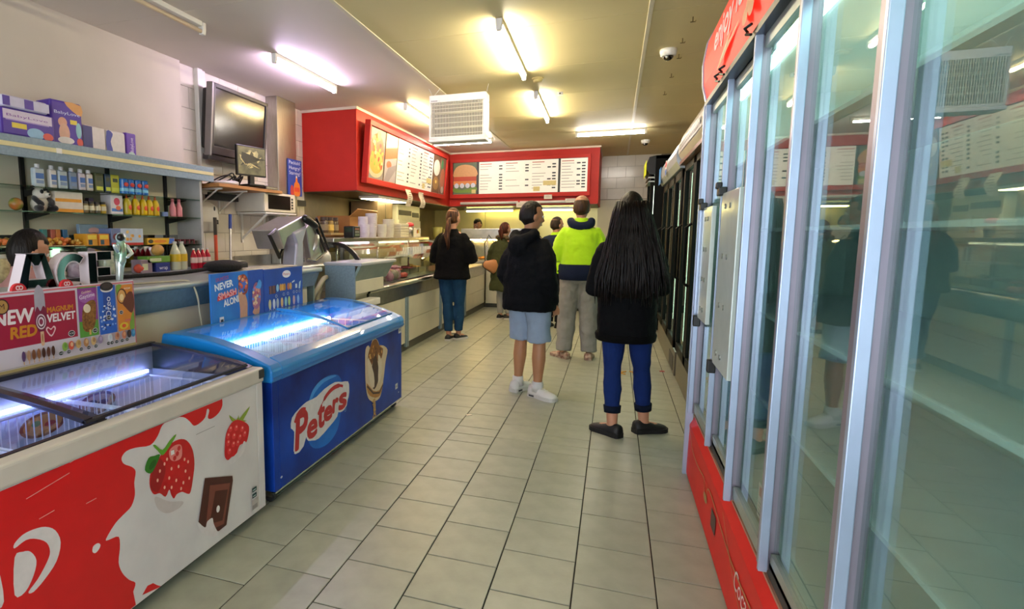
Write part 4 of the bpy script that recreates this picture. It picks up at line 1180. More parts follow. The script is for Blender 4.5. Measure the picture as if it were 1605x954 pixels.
def board(name, lab, loc, rz, tilt, W, H_, cells, seed, dp=.05):
    """cells: (x0, x1, kind); local x along the board, z up, facing -y"""
    t = thing(name, lab, 'menu board', loc, rz)
    t.rotation_euler = (tilt, 0, rz)
    fr = MB(m_red).box(0, W, -.03, dp, 0, .07).box(0, W, -.03, dp, H_ - .06, H_).box(0, .05, -.03, dp, .07, H_ - .06).box(W - .05, W, -.03, dp, .07, H_ - .06)
    part('frame', fr, t, bevel=.004)
    part('back', MB(m_dark).box(.04, W - .04, .0, .05, .06, H_ - .05), t)
    for i, (x0, x1, kind) in enumerate(cells):
        p_ = part('panel', MB(m_lit if kind.startswith('menu') else pm('#b08a6a')).box(x0, x1, -.006, 0, .075, H_ - .066), t)
        A = Art((0, -.0062, 0), (1, 0, 0), (0, 0, 1), step=.0002)
        y0, y1 = .08, H_ - .07
        if kind.startswith('menu'):
            menu_rows(A, x0, x1, y0, y1, int(kind[4:]), seed + i)
            if kind == 'menu3':
                A.rects([(x0 + .82 * (x1 - x0), y0 + .12, x0 + .98 * (x1 - x0), y0 + .20), (x0 + .70 * (x1 - x0), y0 + .02, x0 + .78 * (x1 - x0), y0 + .10)], '#e2cf8a')
        elif kind == 'burger':
            burger(A, x0, x1, y0, y1)
        elif kind == 'salad':
            A.rect(x0, y0, x1, y1, '#8a8a8c').rect(x0, y1 - .15, x1, y1, '#6a6f78').ell((x0 + x1) / 2, y0 + .30, (x1 - x0) * .49, .26, '#d8683c').ell((x0 + x1) / 2, y0 + .13, (x1 - x0) * .48, .12, '#cdbfa2').ell((x0 + x1) / 2, y0 + .20, (x1 - x0) * .44, .14, '#d9a848')
            rr = random.Random(seed)
            for q in range(22):
                A.ell(rr.uniform(x0 + .06, x1 - .06), rr.uniform(y0 + .12, y0 + .5), .035, .025, rr.choice(['#e8c060', '#8fa838', '#d8402c', '#f0d890', '#c8702c']), rr.random() * 3, 9)
            A.ell(x0 + .55 * (x1 - x0), y1 - .08, .06, .06, '#e2c85a')
        elif kind == 'roll':
            A.rect(x0, y0, x1, y1, '#a9a4b0').rect(x0, y0 + .52 * (y1 - y0), x1, y1, '#d8c8a0').shape([(x0, y0 + .45 * (y1 - y0)), (x1, y0 + .55 * (y1 - y0)), (x1, y0 + .78 * (y1 - y0)), (x0, y0 + .68 * (y1 - y0))], '#d06a32').shape([(x0, y0 + .70 * (y1 - y0)), (x1, y0 + .80 * (y1 - y0)), (x1, y0 + .9 * (y1 - y0)), (x0, y0 + .84 * (y1 - y0))], '#e8dcb4').ell(x0 + .35 * (x1 - x0), y0 + .36 * (y1 - y0), .09, .05, '#d06848').shape([(x0, y0), (x0 + .4 * (x1 - x0), y0), (x1, y0 + .3 * (y1 - y0)), (x1, y0 + .4 * (y1 - y0)), (x0 + .3 * (x1 - x0), y0 + .3 * (y1 - y0))], '#8d8794')
        elif kind == 'coffee':
            A.rect(x0, y0, x1, y1, '#6a4a34').ell((x0 + x1) / 2, y0 + .68 * (y1 - y0), (x1 - x0) * .5, .22 * (y1 - y0), '#e2ddd0').ell((x0 + x1) / 2, y0 + .26 * (y1 - y0), (x1 - x0) * .45, .18 * (y1 - y0), '#9a7038').ell((x0 + x1) / 2, y0 + .30 * (y1 - y0), .05, .03, '#e8c86a')
        elif kind == 'chicken':
            A.rect(x0, y0, x1, y1, '#7a5a4a').ell((x0 + x1) / 2, y0 + .42 * (y1 - y0), (x1 - x0) * .42, .30 * (y1 - y0), '#b86a4a').ell(x0 + .3 * (x1 - x0), y0 + .82 * (y1 - y0), .07, .08, '#3a8a5a').ell(x0 + .6 * (x1 - x0), y0 + .12 * (y1 - y0), .08, .06, '#c8b8b0')
        A.done(p_, 'print')
    return t
# left wing: local x runs along +y of the room, board faces +x
board('menu_board', 'tilted menu board with food photos on the left wing of the red bulkhead', (-2.935, 6.58, 2.0), PI / 2, math.radians(5), 3.50, .76, [(.06, .56, 'salad'), (.60, 1.02, 'roll'), (1.06, 2.70, 'menu3'), (2.74, 3.10, 'coffee'), (3.14, 3.44, 'chicken')], 5, .045)
board('menu_board', 'wide menu board with a burger photo on the back wing of the red bulkhead', (-2.97, 10.665, 2.045), 0, 0, 2.53, .72, [(.06, .50, 'burger'), (.55, 1.98, 'menu3'), (2.02, 2.48, 'menu1')], 11)
m_paper = mat('paper', '#e2d8c8', .7, var=.03, bump=.05, bscale=20)
for i, y in enumerate((8.02, 8.62)):
    mb = MB(m_paper)
    ring = [(-2.86 + .02 * math.sin(z * 24 + i), z) for z in [2.02 - .03 * q for q in range(9)]]
    mb.prism(ring + [(x - .003, z) for x, z in ring[::-1]], 'y', y - .11, y + .11)
    o = one('paper_notice', ['curling paper strip hanging from the left menu board, nearer one', 'curling paper strip hanging from the left menu board, further one'][i], 'paper', mb, group='paper strips on the menu board')
    A = Art((-2.837, y - .09, 1.80), (0, 1, 0), (0, 0, 1))
    A.rects([(.02, .02 + .03 * q, .16 - .03 * (q % 3), .032 + .03 * q) for q in range(6)], '#a08878')
    A.done(o, 'print')
for i, (x, z, w_, h_) in enumerate(((-1.15, 2.0, .14, .075), (-1.58, 1.86, .26, .09), (-.72, 1.93, .26, .07))):
    mb = MB(m_paper).box(-w_ / 2, w_ / 2, -.003, .003, 0, h_)
    o = one('price_card', ['small card stuck under the middle of the back menu', 'white card on the strip light above the boy in the dark hoodie', 'white card on the strip light above the man in yellow'][i], 'card', mb, (x, 10.63, z))
    A = Art((-w_ / 2, -.0035, 0), (1, 0, 0), (0, 0, 1))
    A.rects([(.02, .03, w_ - .03, .04), (.03, .05, w_ - .05, .058)], '#b8a89a')
    A.done(o, 'print')
# ================================================================ wall shelving behind the counter
m_gsh = glass('shelf_glass', '#d8efe6', 1.2)
m_mirror = mat('mirror', '#cfd2cc', .04, 1.0, var=.02)
t = thing('mirror_shelving', 'mirror-backed wall shelving with glass shelves and blue-grey fascia', 'shelving', (-3.70, 3.1, 1.0))
A0, A1 = -1.6, 1.06     # local y extent (world 1.5 .. 4.16)
part('fascia', MB(m_lam).box(.28, .30, A0, A1 + .16, .83, .955), t, bevel=.003)
part('price_strip', MB(mat('price_strip', '#d9cf9c', .4, var=.05)).box(.299, .304, A0, A1 + .155, .885, .912), t)
part('price_ticket', MB(m_wplast).box(.304, .3055, -.33, -.29, .882, .915), t)
part('top_board', MB(m_lam).box(.003, .29, A0, A1 + .16, .93, .95), t)
part('mirror', MB(m_mirror).box(.002, .008, A0, A1, .10, .82), t)
part('backboard', MB(m_cream).box(.008, .012, A0, A1, .36, .93), t)  # lower part added over the mirror, cream standing in for its bright reflections
part('side_panel', MB(mat('shelf_side_grey', '#a7a6a4', .4, var=.05)).box(.0, .27, A1, A1 + .03, .075, .93), t, bevel=.003)
for y in (-1.2, -.36, .32, .92):
    part('upright', MB(m_black).box(.012, .03, y - .014, y + .014, .09, .93), t)
    for z in (.66, .505, .275):
        part('bracket', MB(m_black).prism([(.03, z - .005), (.24, z - .005), (.24, z - .012), (.03, z - .05)], 'y', y - .004, y + .004), t)
for z in (.66, .505, .275):
    part('glass_shelf', MB(m_gsh).box(.035, .27, A0, A1 - .002, z - .004, z + .004), t)
t = thing('back_bench', 'grey bench under the mirror-backed shelves', 'bench', (-3.69, 3.0, 0))
part('bench_top', MB(m_top).box(0, .37, -1.6, 1.28, 1.03, 1.07), t, bevel=.008)
part('carcass', MB(m_panel).box(.0, .33, -1.6, 1.28, 0, 1.03), t)

Z1, Z2, Z3, ZB, ZTOP = 1.664, 1.509, 1.279, 1.07, 1.95
XS = -3.54
def box_pack(name, lab, y, z, w_, h_, d, col, draw=None, x=XS, rz=0, group=None, cat='pack', soft=0, face='#'):
    """a pack facing +x: local y across (width), z up; draw(A, w, h) prints its front"""
    t = thing(name, lab, cat, (x, y, z), rz, group)
    b = part('wrapper', MB(pm(col)).box(-d / 2, d / 2, -w_ / 2, w_ / 2, 0, h_), t, bevel=soft or .002, seg=3 if soft else 1)
    if draw:
        A = Art((d / 2, -w_ / 2, 0), (0, 1, 0), (0, 0, 1))
        draw(A, w_, h_)
        A.done(t, 'print')
    return t
def nappy(A, w_, h_):
    A.rect(.06 * w_, .60 * h_, .94 * w_, .93 * h_, '#cfc2d8')
    A.text('BabyLove', .12 * w_, .70 * h_, .09 * h_, '#7a3aa0', wid=.74 * w_)
    A.rect(.10 * w_, .56 * h_, .88 * w_, .60 * h_, '#a088c8')
    A.rect(.20 * w_, .32 * h_, .46 * w_, .50 * h_, '#e0c84a').ell(.62 * w_, .22 * h_, .16 * w_, .20 * h_, '#8fb8d8').ell(.85 * w_, .18 * h_, .10 * w_, .14 * h_, '#d8544a')
def nappy2(A, w_, h_):
    A.smooth([(.45 * w_, .98 * h_), (.98 * w_, .96 * h_), (.98 * w_, .72 * h_), (.7 * w_, .8 * h_)], '#d89a5a', 2)
    A.text('BabyLove', .12 * w_, .70 * h_, .07 * h_, '#cdd2ee', wid=.8 * w_)
    A.ell(.36 * w_, .52 * h_, .14 * w_, .11 * h_, '#d8a088').ell(.40 * w_, .28 * h_, .17 * w_, .22 * h_, '#d8a890').ell(.44 * w_, .12 * h_, .26 * w_, .08 * h_, '#e0d8d4')
    A.rect(.60 * w_, .50 * h_, .82 * w_, .60 * h_, '#e0c84a').ell(.86 * w_, .38 * h_, .09 * w_, .18 * h_, '#8fc0c8').ell(.88 * w_, .12 * h_, .10 * w_, .09 * h_, '#d8544a').rect(0, 0, w_, .03 * h_, '#c8c0d8')
def striped(cols, frac=.5):
    def f(A, w_, h_):
        x = 0
        for c, q in cols:
            A.rect(x * w_, .01, (x + q) * w_, h_ - .01, c)
            x += q
    return f
PUR = '#4a2c9c'
box_pack('nappy_pack', 'purple nappy pack lying flat at the left end of the top board', 2.63, ZTOP, .36, .17, .20, PUR, nappy, soft=.02)
box_pack('nappy_pack', 'purple and white striped nappy pack lying on the flat purple pack', 2.63, ZTOP + .171, .30, .075, .19, '#c8c4dc', striped([('#4a2c9c', .15), ('#c8c4dc', .3), ('#4a2c9c', .2), ('#c8c4dc', .35)]), soft=.02)
box_pack('nappy_pack', 'large upright purple nappy pack with a baby photo', 2.925, ZTOP, .22, .29, .16, PUR, nappy2, soft=.015, rz=-.1)
box_pack('nappy_pack', 'navy and white nappy pack with a yellow spot, right of the large purple pack', 3.13, ZTOP, .18, .17, .15, '#cfc6c4', striped([('#232a78', .42), ('#d8d0cc', .58)]), soft=.02)
box_pack('nappy_pack', 'white nappy pack with a blue swoosh', 3.32, ZTOP, .18, .165, .15, '#d8d2cc', lambda A, w_, h_: A.smooth([(.02 * w_, .05 * h_), (.04 * w_, .92 * h_), (.34 * w_, .85 * h_), (.22 * w_, .5 * h_), (.30 * w_, .1 * h_)], '#2c3a98', 3), soft=.02)
box_pack('nappy_pack', 'small purple wipes pack at the right end of the row', 3.475, ZTOP, .10, .175, .12, '#5a2ca4', lambda A, w_, h_: A.text('BabyLove', .68 * w_, .2 * h_, .3 * w_, '#e8d8f0', wid=.6 * h_, rot=PI / 2).ell(.5 * w_, .12 * h_, .3 * w_, .08 * h_, '#b8d0c8'), soft=.012)
# --- top glass shelf
def tagbottle(A, w_, h_):
    A.rect(.12 * w_, .45 * h_, .88 * w_, .75 * h_, '#3a6ab4').rect(.15 * w_, .2 * h_, .85 * w_, .38 * h_, '#7a90b8')
for i, (y, w_, c, nm) in enumerate(((2.74, .075, '#b8c4cc', 'pale blue-labelled bottle at the left of the top glass shelf'), (2.84, .05, '#d8d4d0', 'slim white bottle beside the pale blue bottle'), (2.91, .07, '#b0c0c8', 'second pale blue-labelled bottle on the top shelf'), (2.99, .06, '#7a8aa0', 'grey-blue bottle in the middle of the top shelf'), (3.06, .055, '#c8c0cc', 'pale lilac bottle in the middle of the top shelf'), (3.125, .05, '#d8d2c8', 'white bottle left of the olive packs'))):
    t = thing('toiletry_bottle', nm, 'bottle', (XS, y, Z1 + .004), 0, 'toiletries on the top glass shelf')
    part('body', MB(pm(c)).box(-.02, .02, -w_ / 2, w_ / 2, 0, .125), t, bevel=.012, seg=3)
    part('cap', MB(pm('#d8d8d8')).lathe([(0, .12), (.016, .12), (.016, .148), (0, .148)], n=10), t)
    A = Art((.02, -w_ / 2, 0), (0, 1, 0), (0, 0, 1))
    tagbottle(A, w_, .12)
    A.done(t, 'print')
for y, c, w_, nm in ((3.195, '#4a5230', .07, 'dark olive pack on the top shelf'), (3.27, '#1c3a52', .05, 'navy pack between the olive and yellow packs'), (3.335, '#b5b52a', .075, 'yellow-green pack left of the blue tins')):
    box_pack('snack_pack', nm, y, Z1 + .004, w_, .135, .05, c, lambda A, w2, h2: A.rect(.1 * w2, .1 * h2, .9 * w2, .3 * h2, '#c8d04a').rect(.2 * w2, .6 * h2, .8 * w2, .8 * h2, '#33402a'), group='packs on the top glass shelf')
for i, y in enumerate((3.405, 3.465, 3.535, 3.605)):
    t = thing('drink_can', ['leftmost', 'second', 'third', 'rightmost'][i] + ' of the four blue tins with red badges on the top shelf', 'tin', (XS + .03, y, Z1 + .004), 0, 'blue tins on the top glass shelf')
    part('can', MB(pm('#1f6ab8', .25)).lathe([(0, 0), (.028, 0), (.031, .006), (.031, .105), (.027, .113), (0, .113)], n=16), t, smooth=False)
    part('badge', MB(pm('#c83a34')).ball((.028, 0, .07), (.006, .022, .017), 10, 6), t)
    part('band', MB(pm('#7ac0e0')).lathe([(.0312, .02), (.0318, .021), (.0318, .042), (.0312, .043)], n=16), t)
# --- second shelf
t = thing('panda_toy', 'black and white panda soft toy sitting on the second shelf', 'soft toy', (XS, 2.74, Z2 + .004), 0)
m_pw, m_pb = mat('plush_white', '#d8d0c4', .9, bump=.3, bscale=120, sheen=.3), mat('plush_black', '#17161a', .9, bump=.3, bscale=120, sheen=.3)
part('body', MB(m_pw).ball((0, 0, .045), (.05, .055, .055), 14, 10).ball((.01, .005, .115), (.045, .05, .04), 14, 10).ball((.05, .02, .105), (.02, .022, .016), 10, 6), t, smooth=True)
for s in (-1, 1):
    part('ear', MB(m_pb).ball((0, s * .042, .15), (.012, .016, .015), 10, 6), t, smooth=True)
    part('eye_patch', MB(m_pb).ball((.046, s * .02 + .005, .125), (.01, .012, .015), 10, 6), t, smooth=True)
    part('arm', MB(m_pb).tube([(.01, s * .045, .085), (.045, s * .05, .065), (.06, s * .035, .045)], [.016, .016, .018], 8, round_ends=True), t, smooth=True)
    part('leg', MB(m_pb).tube([(.02, s * .035, .02), (.07, s * .05, .02)], [.02, .022], 8, round_ends=True), t, smooth=True)
part('nose', MB(m_pb).ball((.07, .02, .108), .007, 8, 6), t)
box_pack('cardboard_box', 'white box with orange bands right of the panda', 2.91, Z2 + .004, .21, .135, .12, '#d8ccc0', lambda A, w_, h_: A.rects([(0, 0, w_, .16 * h_), (0, .5 * h_, .95 * w_, .66 * h_)], '#dc9420'), cat='box')
one('toy_ball', 'orange and green ball at the left end of the second shelf', 'ball', MB(mat('ball_orange', '#c85a2c', .4, col2='#5a8a3a', scale=14)).ball((0, 0, .04), .04, 14, 10), (XS, 2.58, Z2 + .004), smooth=True)
for i, y in enumerate((3.045, 3.095, 3.145, 3.195)):
    t = thing('glass_jar', ['leftmost', 'second', 'third', 'rightmost, yellow-labelled'][i] + ' of the four dark-lidded jars on the second shelf', 'jar', (XS + .04, y, Z2 + .004), 0, 'jars on the second shelf')
    part('jar', MB(pm(['#7a6a4a', '#6a6048', '#5a5648', '#b89a3a'][i], .15)).lathe([(0, 0), (.021, 0), (.023, .006), (.023, .06), (.018, .068), (0, .068)], n=14), t, smooth=True)
    part('lid', MB(pm('#22201c')).lathe([(0, .066), (.02, .066), (.02, .082), (0, .082)], n=14), t)
    part('label', MB(pm('#d0c8a8')).lathe([(.0232, .02), (.0236, .021), (.0236, .05), (.0232, .051)], n=14), t)
for i, (y, c, nm) in enumerate(((3.10, '#3a4a3a', 'small green-capped bottle standing behind the jars'), (3.20, '#6a5a8a', 'small purple pot standing behind the jars'))):
    box_pack('spice_pot', nm, y, Z2 + .004, .04, .115, .04, c, x=-3.63, group='pots behind the jars')
box_pack('lolly_box', 'white, pink and blue sweet box left of the yellow bottles', 3.315, Z2 + .004, .11, .14, .10, '#d8d0d4', lambda A, w_, h_: A.ell(.5 * w_, .66 * h_, .25 * w_, .2 * h_, '#c83a5a').rect(.05 * w_, .02, .95 * w_, .3 * h_, '#4a7ac0').ell(.6 * w_, .33 * h_, .2 * w_, .12 * h_, '#d86a4a'), cat='box')
for i, y in enumerate((3.42, 3.50, 3.575, 3.64, 3.705)):
    t = thing('squeeze_bottle', ['first', 'second', 'third', 'fourth', 'fifth'][i] + ' yellow squeeze bottle from the sweet box, second shelf', 'bottle', (XS + .04, y, Z2 + .004), 0, 'yellow squeeze bottles')
    part('body', MB(pm('#d8b418' if i else '#b8a428', .3)).lathe([(0, 0), (.027, 0), (.03, .01), (.028, .05), (.03, .09), (.02, .118), (.010, .125), (0, .125)], n=14), t, smooth=True)
    part('nozzle', MB(pm('#c8502a')).lathe([(0, .122), (.011, .122), (.009, .132), (.004, .150), (0, .150)], n=12), t, smooth=True)
    part('label', MB(pm('#d84a28')).ball((.026, .004, .055), (.006, .016, .022), 8, 6), t)
for i, y in enumerate((3.91, 3.985)):
    t = thing('pink_bottle', ['left', 'right'][i] + ' one of two pink milk bottles on the second shelf', 'bottle', (XS + .03, y, Z2 + .004), 0, 'pink bottles')
    part('body', MB(pm('#d8848c', .3)).lathe([(0, 0), (.025, 0), (.027, .01), (.027, .075), (.015, .105), (.012, .125), (0, .125)], n=14), t, smooth=True)
    part('cap', MB(pm('#c86a74')).lathe([(0, .123), (.014, .123), (.014, .145), (0, .145)], n=12), t)
one('small_tin', 'low blue tin between the yellow and pink bottles', 'tin', MB(pm('#6a84b8')).lathe([(0, 0), (.03, 0), (.03, .035), (0, .035)], n=16), (XS + .03, 3.81, Z2 + .004))
# --- third shelf
rnd = random.Random(3)
for i in range(9):
    y = 2.50 + i * .075
    mb = MB()
    for q in range(14):
        mb.ball((rnd.uniform(-.05, .06), rnd.uniform(-.03, .03), rnd.uniform(.012, .05)), (rnd.uniform(.010, .016),) * 3, 7, 5, pm(rnd.choice(['#d8a03a', '#c88428', '#e0b860', '#b86a24', '#d8743a'])))
    mb.box(-.06, .07, -.035, .035, 0, .006, pm('#c8b890'))
    one('nut_bag', ['first', 'second', 'third', 'fourth', 'fifth', 'sixth', 'seventh', 'eighth', 'ninth'][i] + ' bag of orange sweets from the left on the third shelf', 'sweets bag', mb, (XS, y, Z3 + .004), 0, 'bags of orange sweets', smooth=True)
for i, (y, c) in enumerate(((2.83, '#3a7a7a'), (2.89, '#b05a4a'), (2.93, '#c87a3a'), (2.985, '#2f6a9c'))):
    box_pack('sauce_bottle', ['teal', 'dull red', 'orange', 'blue'][i] + ' small bottle behind the bagged sweets', y, Z3 + .004, .035, .115, .035, c, x=-3.645, group='small bottles behind the sweets')
for i, (y, z, c) in enumerate(((3.045, 0, '#d89a2a'), (3.145, 0, '#d8842a'))):
    box_pack('bar_box', ['left', 'right'][i] + ' of two yellow snack bar boxes on the third shelf', y, Z3 + .004, .09, .085, .12, c, lambda A, w_, h_: A.rect(.1 * w_, .55 * h_, .9 * w_, .9 * h_, '#e8d04a').rect(.15 * w_, .1 * h_, .5 * w_, .5 * h_, '#2a4a5a'), x=XS + .03, group='yellow bar boxes', cat='box')
def frosty(A, w_, h_):
    A.rect(0, 0, w_, .15 * h_, '#c0342c').rect(.28 * w_, .15 * h_, w_, h_, '#b8c8d8')
    rr = random.Random(8)
    for q in range(8):
        A.ell(rr.uniform(.36, .94) * w_, rr.uniform(.35, .8) * h_, .045 * w_, .1 * h_, rr.choice(['#e0c078', '#d8a050', '#f0e0b0']), 0, 8)
    A.ell(.14 * w_, .5 * h_, .1 * w_, .2 * h_, '#6a2a3a')
box_pack('snack_display', 'blue, grey and red counter display box on the third shelf', 3.36, Z3 + .004, .30, .125, .12, '#6a7aa4', frosty, x=XS + .03, cat='box')
box_pack('snack_display', 'blue curved sweet carton standing behind the display box', 3.22, Z3 + .004, .25, .155, .03, '#8aa4c0', lambda A, w_, h_: A.text('candy', .35 * w_, .6 * h_, .25 * h_, '#c86a74', wid=.5 * w_) if False else A.ell(.5 * w_, .7 * h_, .2 * w_, .15 * h_, '#d0a4a8'), x=-3.64, cat='box')
def chupa(A, w_, h_):
    A.rect(.02 * w_, .1 * h_, .78 * w_, .9 * h_, '#e0b420').ell(.45 * w_, .5 * h_, .24 * w_, .25 * h_, '#d8842a').ell(.12 * w_, .5 * h_, .09 * w_, .3 * h_, '#3a3a2a').shape([(.76 * w_, .05 * h_), (.98 * w_, .2 * h_), (.98 * w_, .95 * h_), (.8 * w_, .95 * h_)], '#3a64b0')
box_pack('sweet_tray', 'yellow and blue open sweet tray on the third shelf', 3.70, Z3 + .004, .30, .052, .12, '#c8981c', chupa, x=XS + .03, cat='box')
mb = MB(pm('#2a2422'))
for q in range(14):
    mb.box(-.08, .08, -.13 + q * .019, -.118 + q * .019, 0, .016 + .012 * (q % 3), pm(['#2a2422', '#3c3430', '#6a2430'][q % 3]))
one('magazine_pile', 'dark pile of packets at the right end of the third shelf', 'packets', mb, (XS + .02, 3.99, Z3 + .004))
# --- bench under the shelves
def soft_bottle(lab, y, r, h_, liq, lab_c, cap, group, x=-3.40):
    t = thing('drink_bottle', lab, 'bottle', (x, y, ZB + .001), 0, group)
    part('bottle', MB(mat('liquid_' + liq.lstrip('#'), liq, .1, var=.04, spec=.6)).lathe([(0, 0), (r * .85, 0), (r, .012), (r, h_ * .5), (r * .96, h_ * .62), (r * .5, h_ * .84), (r * .32, h_ * .9), (r * .32, h_ * .95), (0, h_ * .95)], n=18), t, smooth=True)
    part('label', MB(pm(lab_c)).lathe([(r * 1.005, h_ * .30), (r * 1.03, h_ * .305), (r * 1.03, h_ * .56), (r * 1.005, h_ * .565)], n=18), t)
    part('cap', MB(pm(cap)).lathe([(0, h_ * .93), (r * .38, h_ * .93), (r * .38, h_), (0, h_)], n=12), t)
soft_bottle('left of two pale lemonade bottles with yellow labels', 3.79, .042, .235, '#c9cdb4', '#d8b82a', '#c8c8c0', 'lemonade bottles')
soft_bottle('right of two pale lemonade bottles with yellow labels', 3.87, .042, .235, '#c9cdb4', '#d8b82a', '#c8c8c0', 'lemonade bottles')
for i in range(4):
    soft_bottle(['first', 'second', 'third', 'fourth'][i] + ' red drink bottle from the lemonade, beside the shelf end', 3.965 + i * .058, .028, .175, '#b01c34', '#d8bcb8', '#e0dcd8', 'red drink bottles', -3.36)
for y, z, w_, h_, d, c, nm, pr in ((3.62, 0, .15, .07, .10, '#20307a', 'navy box marked wrap on the bench', 'wrap'), (3.58, .073, .24, .05, .10, '#6a9a3a', 'green flat box on top of the navy wrap box', None), (3.45, 0, .11, .10, .1, '#8a7a86', 'dull mauve pack behind the chrome figure', None)):
    box_pack('carton', nm, y, ZB + .001 + z, w_, h_, d, c, (lambda A, w2, h2: A.text('wrap', .22 * w2, .25 * h2, .42 * h2, '#e8e8f0', wid=.6 * w2)) if pr else (lambda A, w2, h2: A.rect(.1 * w2, .2 * h2, .6 * w2, .7 * h2, '#c8d0a8')), x=-3.42, cat='box')
for i, (y, z, s, c1, nm) in enumerate(((3.40, 0, .035, '#c8503a', 'red apple-like snack ball beside the wrap box'), (3.70, .125, .045, '#c89a52', 'round crusty roll in a pack above the bench'))):
    one('bread_roll', nm, 'food', MB(mat('crust_%d' % i, c1, .6, var=.2, scale=20)).ball((0, 0, s), (s, s * 1.2, s), 12, 8), (-3.40, y if i == 0 else 3.60, ZB + .001 + z), smooth=True)
mb = MB()
for q in range(12):
    mb.ball((rnd.uniform(-.04, .05), rnd.uniform(-.08, .08), .025 + .05 * rnd.random()), (.03, .04, .02), 8, 5, pm(rnd.choice(['#c8a42a', '#a8862a', '#d8c05a', '#8a6a24'])))
one('chip_packets', 'heap of yellow snack packets left of the lemonade', 'snack packets', mb, (-3.47, 3.72, ZB + .002), 0, smooth=True)
for i in range(4):
    t = thing('storage_jar', ['first', 'second', 'third', 'fourth'][i] + ' tall clear jar from the left, on the bench behind the letters', 'jar', (-3.50, 2.42 + i * .26, ZB + .001), 0, 'clear jars on the bench')
    part('jar', MB(mat('jar_sweets_%d' % i, ['#8a7a5a', '#a86a4a', '#9a8a9a', '#8a9a8a'][i], .15, col2=['#c8b88a', '#d8a06a', '#c8b8c8', '#c0cab0'][i], scale=30)).lathe([(0, 0), (.05, 0), (.055, .01), (.055, .13), (.045, .15), (0, .15)], n=16), t, smooth=True)
    part('lid', MB(pm('#b8b4a8')).lathe([(0, .148), (.048, .148), (.048, .172), (0, .172)], n=16), t)

# ================================================================ things on the tiled wall
t = thing('television', 'large grey-framed flat television mounted on the tiled wall', 'television', (-3.63, 4.98, 2.12))
W, Hh = .465, .64
t.rotation_euler = (0, math.radians(5), math.radians(2))
mtv = mat('tv_frame', '#2b282a', .4, .2, var=.05)
mts = mat('tv_side', '#77736f', .35, .4, var=.05)
part('frame', MB(mtv).box(0, .045, -W, -W + .035, 0, Hh).box(0, .045, W - .035, W, 0, Hh).box(0, .045, -W, W, Hh - .04, Hh).box(0, .045, -W, W, 0, .075), t, bevel=.006)
part('side_trim', MB(mts).box(-.02, .05, -W - .025, -W, -.02, Hh), t, bevel=.006)
part('back_shell', MB(m_black).box(-.10, 0, -W + .02, W - .02, .05, Hh - .04), t, bevel=.02)
part('screen', MB(mat('tv_screen', '#1d1a18', .16, spec=.7, var=.1)).box(.025, .032, -W + .03, W - .03, .07, Hh - .035), t)
part('speaker_bar', MB(mtv).box(-.04, .03, -W - .02, W, -.055, -.004), t, bevel=.006)
part('brand_mark', MB(pm('#c8c4c0')).box(.045, .0465, -.05, .0, .028, .036), t)
part('wall_bracket', MB(m_dark).box(-.11, -.09, -.15, .15, .2, .45), t)
t = thing('security_monitor', 'small black monitor showing a dim camera picture on the plank', 'monitor', (-3.42, 4.90, 1.835))
t.rotation_euler = (0, 0, math.radians(-12))
part('bezel', MB(m_black).box(0, .03, -.19, .19, .10, .39), t, bevel=.006)
A = Art((.0302, -.175, .115), (0, 1, 0), (0, 0, 1))
mpic = mat('cctv_picture', '#6e6a48', .4, col2='#20221a', scale=9, emit='#5a5838', estr=.35)
A.rect(0, 0, .35, .26, mpic)
r5 = random.Random(5)
for i in range(16):
    A.smooth([(.17 + .12 * r5.uniform(-1, 1) + .05 * math.cos(k * 1.57 + i), .13 + .08 * r5.uniform(-1, 1) + .035 * math.sin(k * 1.57 + i)) for k in range(4)], ['#9a9464', '#b8ac70', '#4a4a30', '#2a2a1c'][i % 4], 2)
A.done(t, 'screen')
part('stand', MB(m_black).box(-.01, .03, -.03, .03, .02, .12).box(-.06, .10, -.10, .10, 0, .02), t, bevel=.006)
t = thing('plank_shelf', 'brown timber plank shelf on white brackets under the television', 'shelf', (-3.75, 4.72, 1.79))
part('board', MB(mat('plank_timber', '#a5713c', .5, var=.18, scale=5, stretch=(6, 1, 6))).box(.0, .42, -.42, .62, .0, .03), t, bevel=.003)
for y in (-.28, .10, .42):
    part('bracket', MB(m_wplast).box(0, .012, y - .012, y + .012, -.22, 0).box(0, .34, y - .012, y + .012, -.014, 0).prism([(.012, -.20), (.30, -.014), (.28, -.014), (.012, -.185)], 'y', y - .005, y + .005), t)
t = thing('video_recorder', 'flat dark recorder box on the plank beside the monitor', 'recorder', (-3.50, 5.20, 1.82))
part('case', MB(m_dark).box(-.12, .13, -.11, .11, 0, .04), t, bevel=.004)
part('front_strip', MB(m_steel).box(.13, .134, -.10, .10, .01, .03), t)
mb = MB(m_black)
for i in range(7):
    mb.tube(catmull([(-3.55 + .03 * rnd.uniform(-1, 1), 4.42 + i * .03, 1.826), (-3.45, 4.50 + .04 * i, 1.85 + .05 * rnd.random()), (-3.42, 4.60 + .03 * i, 1.88 + .06 * rnd.random()), (-3.48, 4.72 + .01 * i, 1.83)], 4, False), .007, 5)
one('cable_tangle', 'tangle of black cables on the plank left of the monitor', 'cables', mb)
one('cloth_bundle', 'crumpled white cloth lying on the plank', 'cloth', MB(mat('cloth_white', '#cbc8c2', .8, bump=.4, bscale=30)).ball((0, 0, .02), (.10, .16, .025), 14, 8).ball((.02, .06, .03), (.07, .08, .022), 12, 7), (-3.46, 4.56, 1.82), smooth=True)
one('cable_duct', 'dark ribbed duct running along the tiled wall under the plank', 'duct', MB(m_dark).box(-3.748, -3.70, 4.62, 5.60, 1.70, 1.77).box(-3.748, -3.70, 5.6, 6.48, 1.72, 1.79))
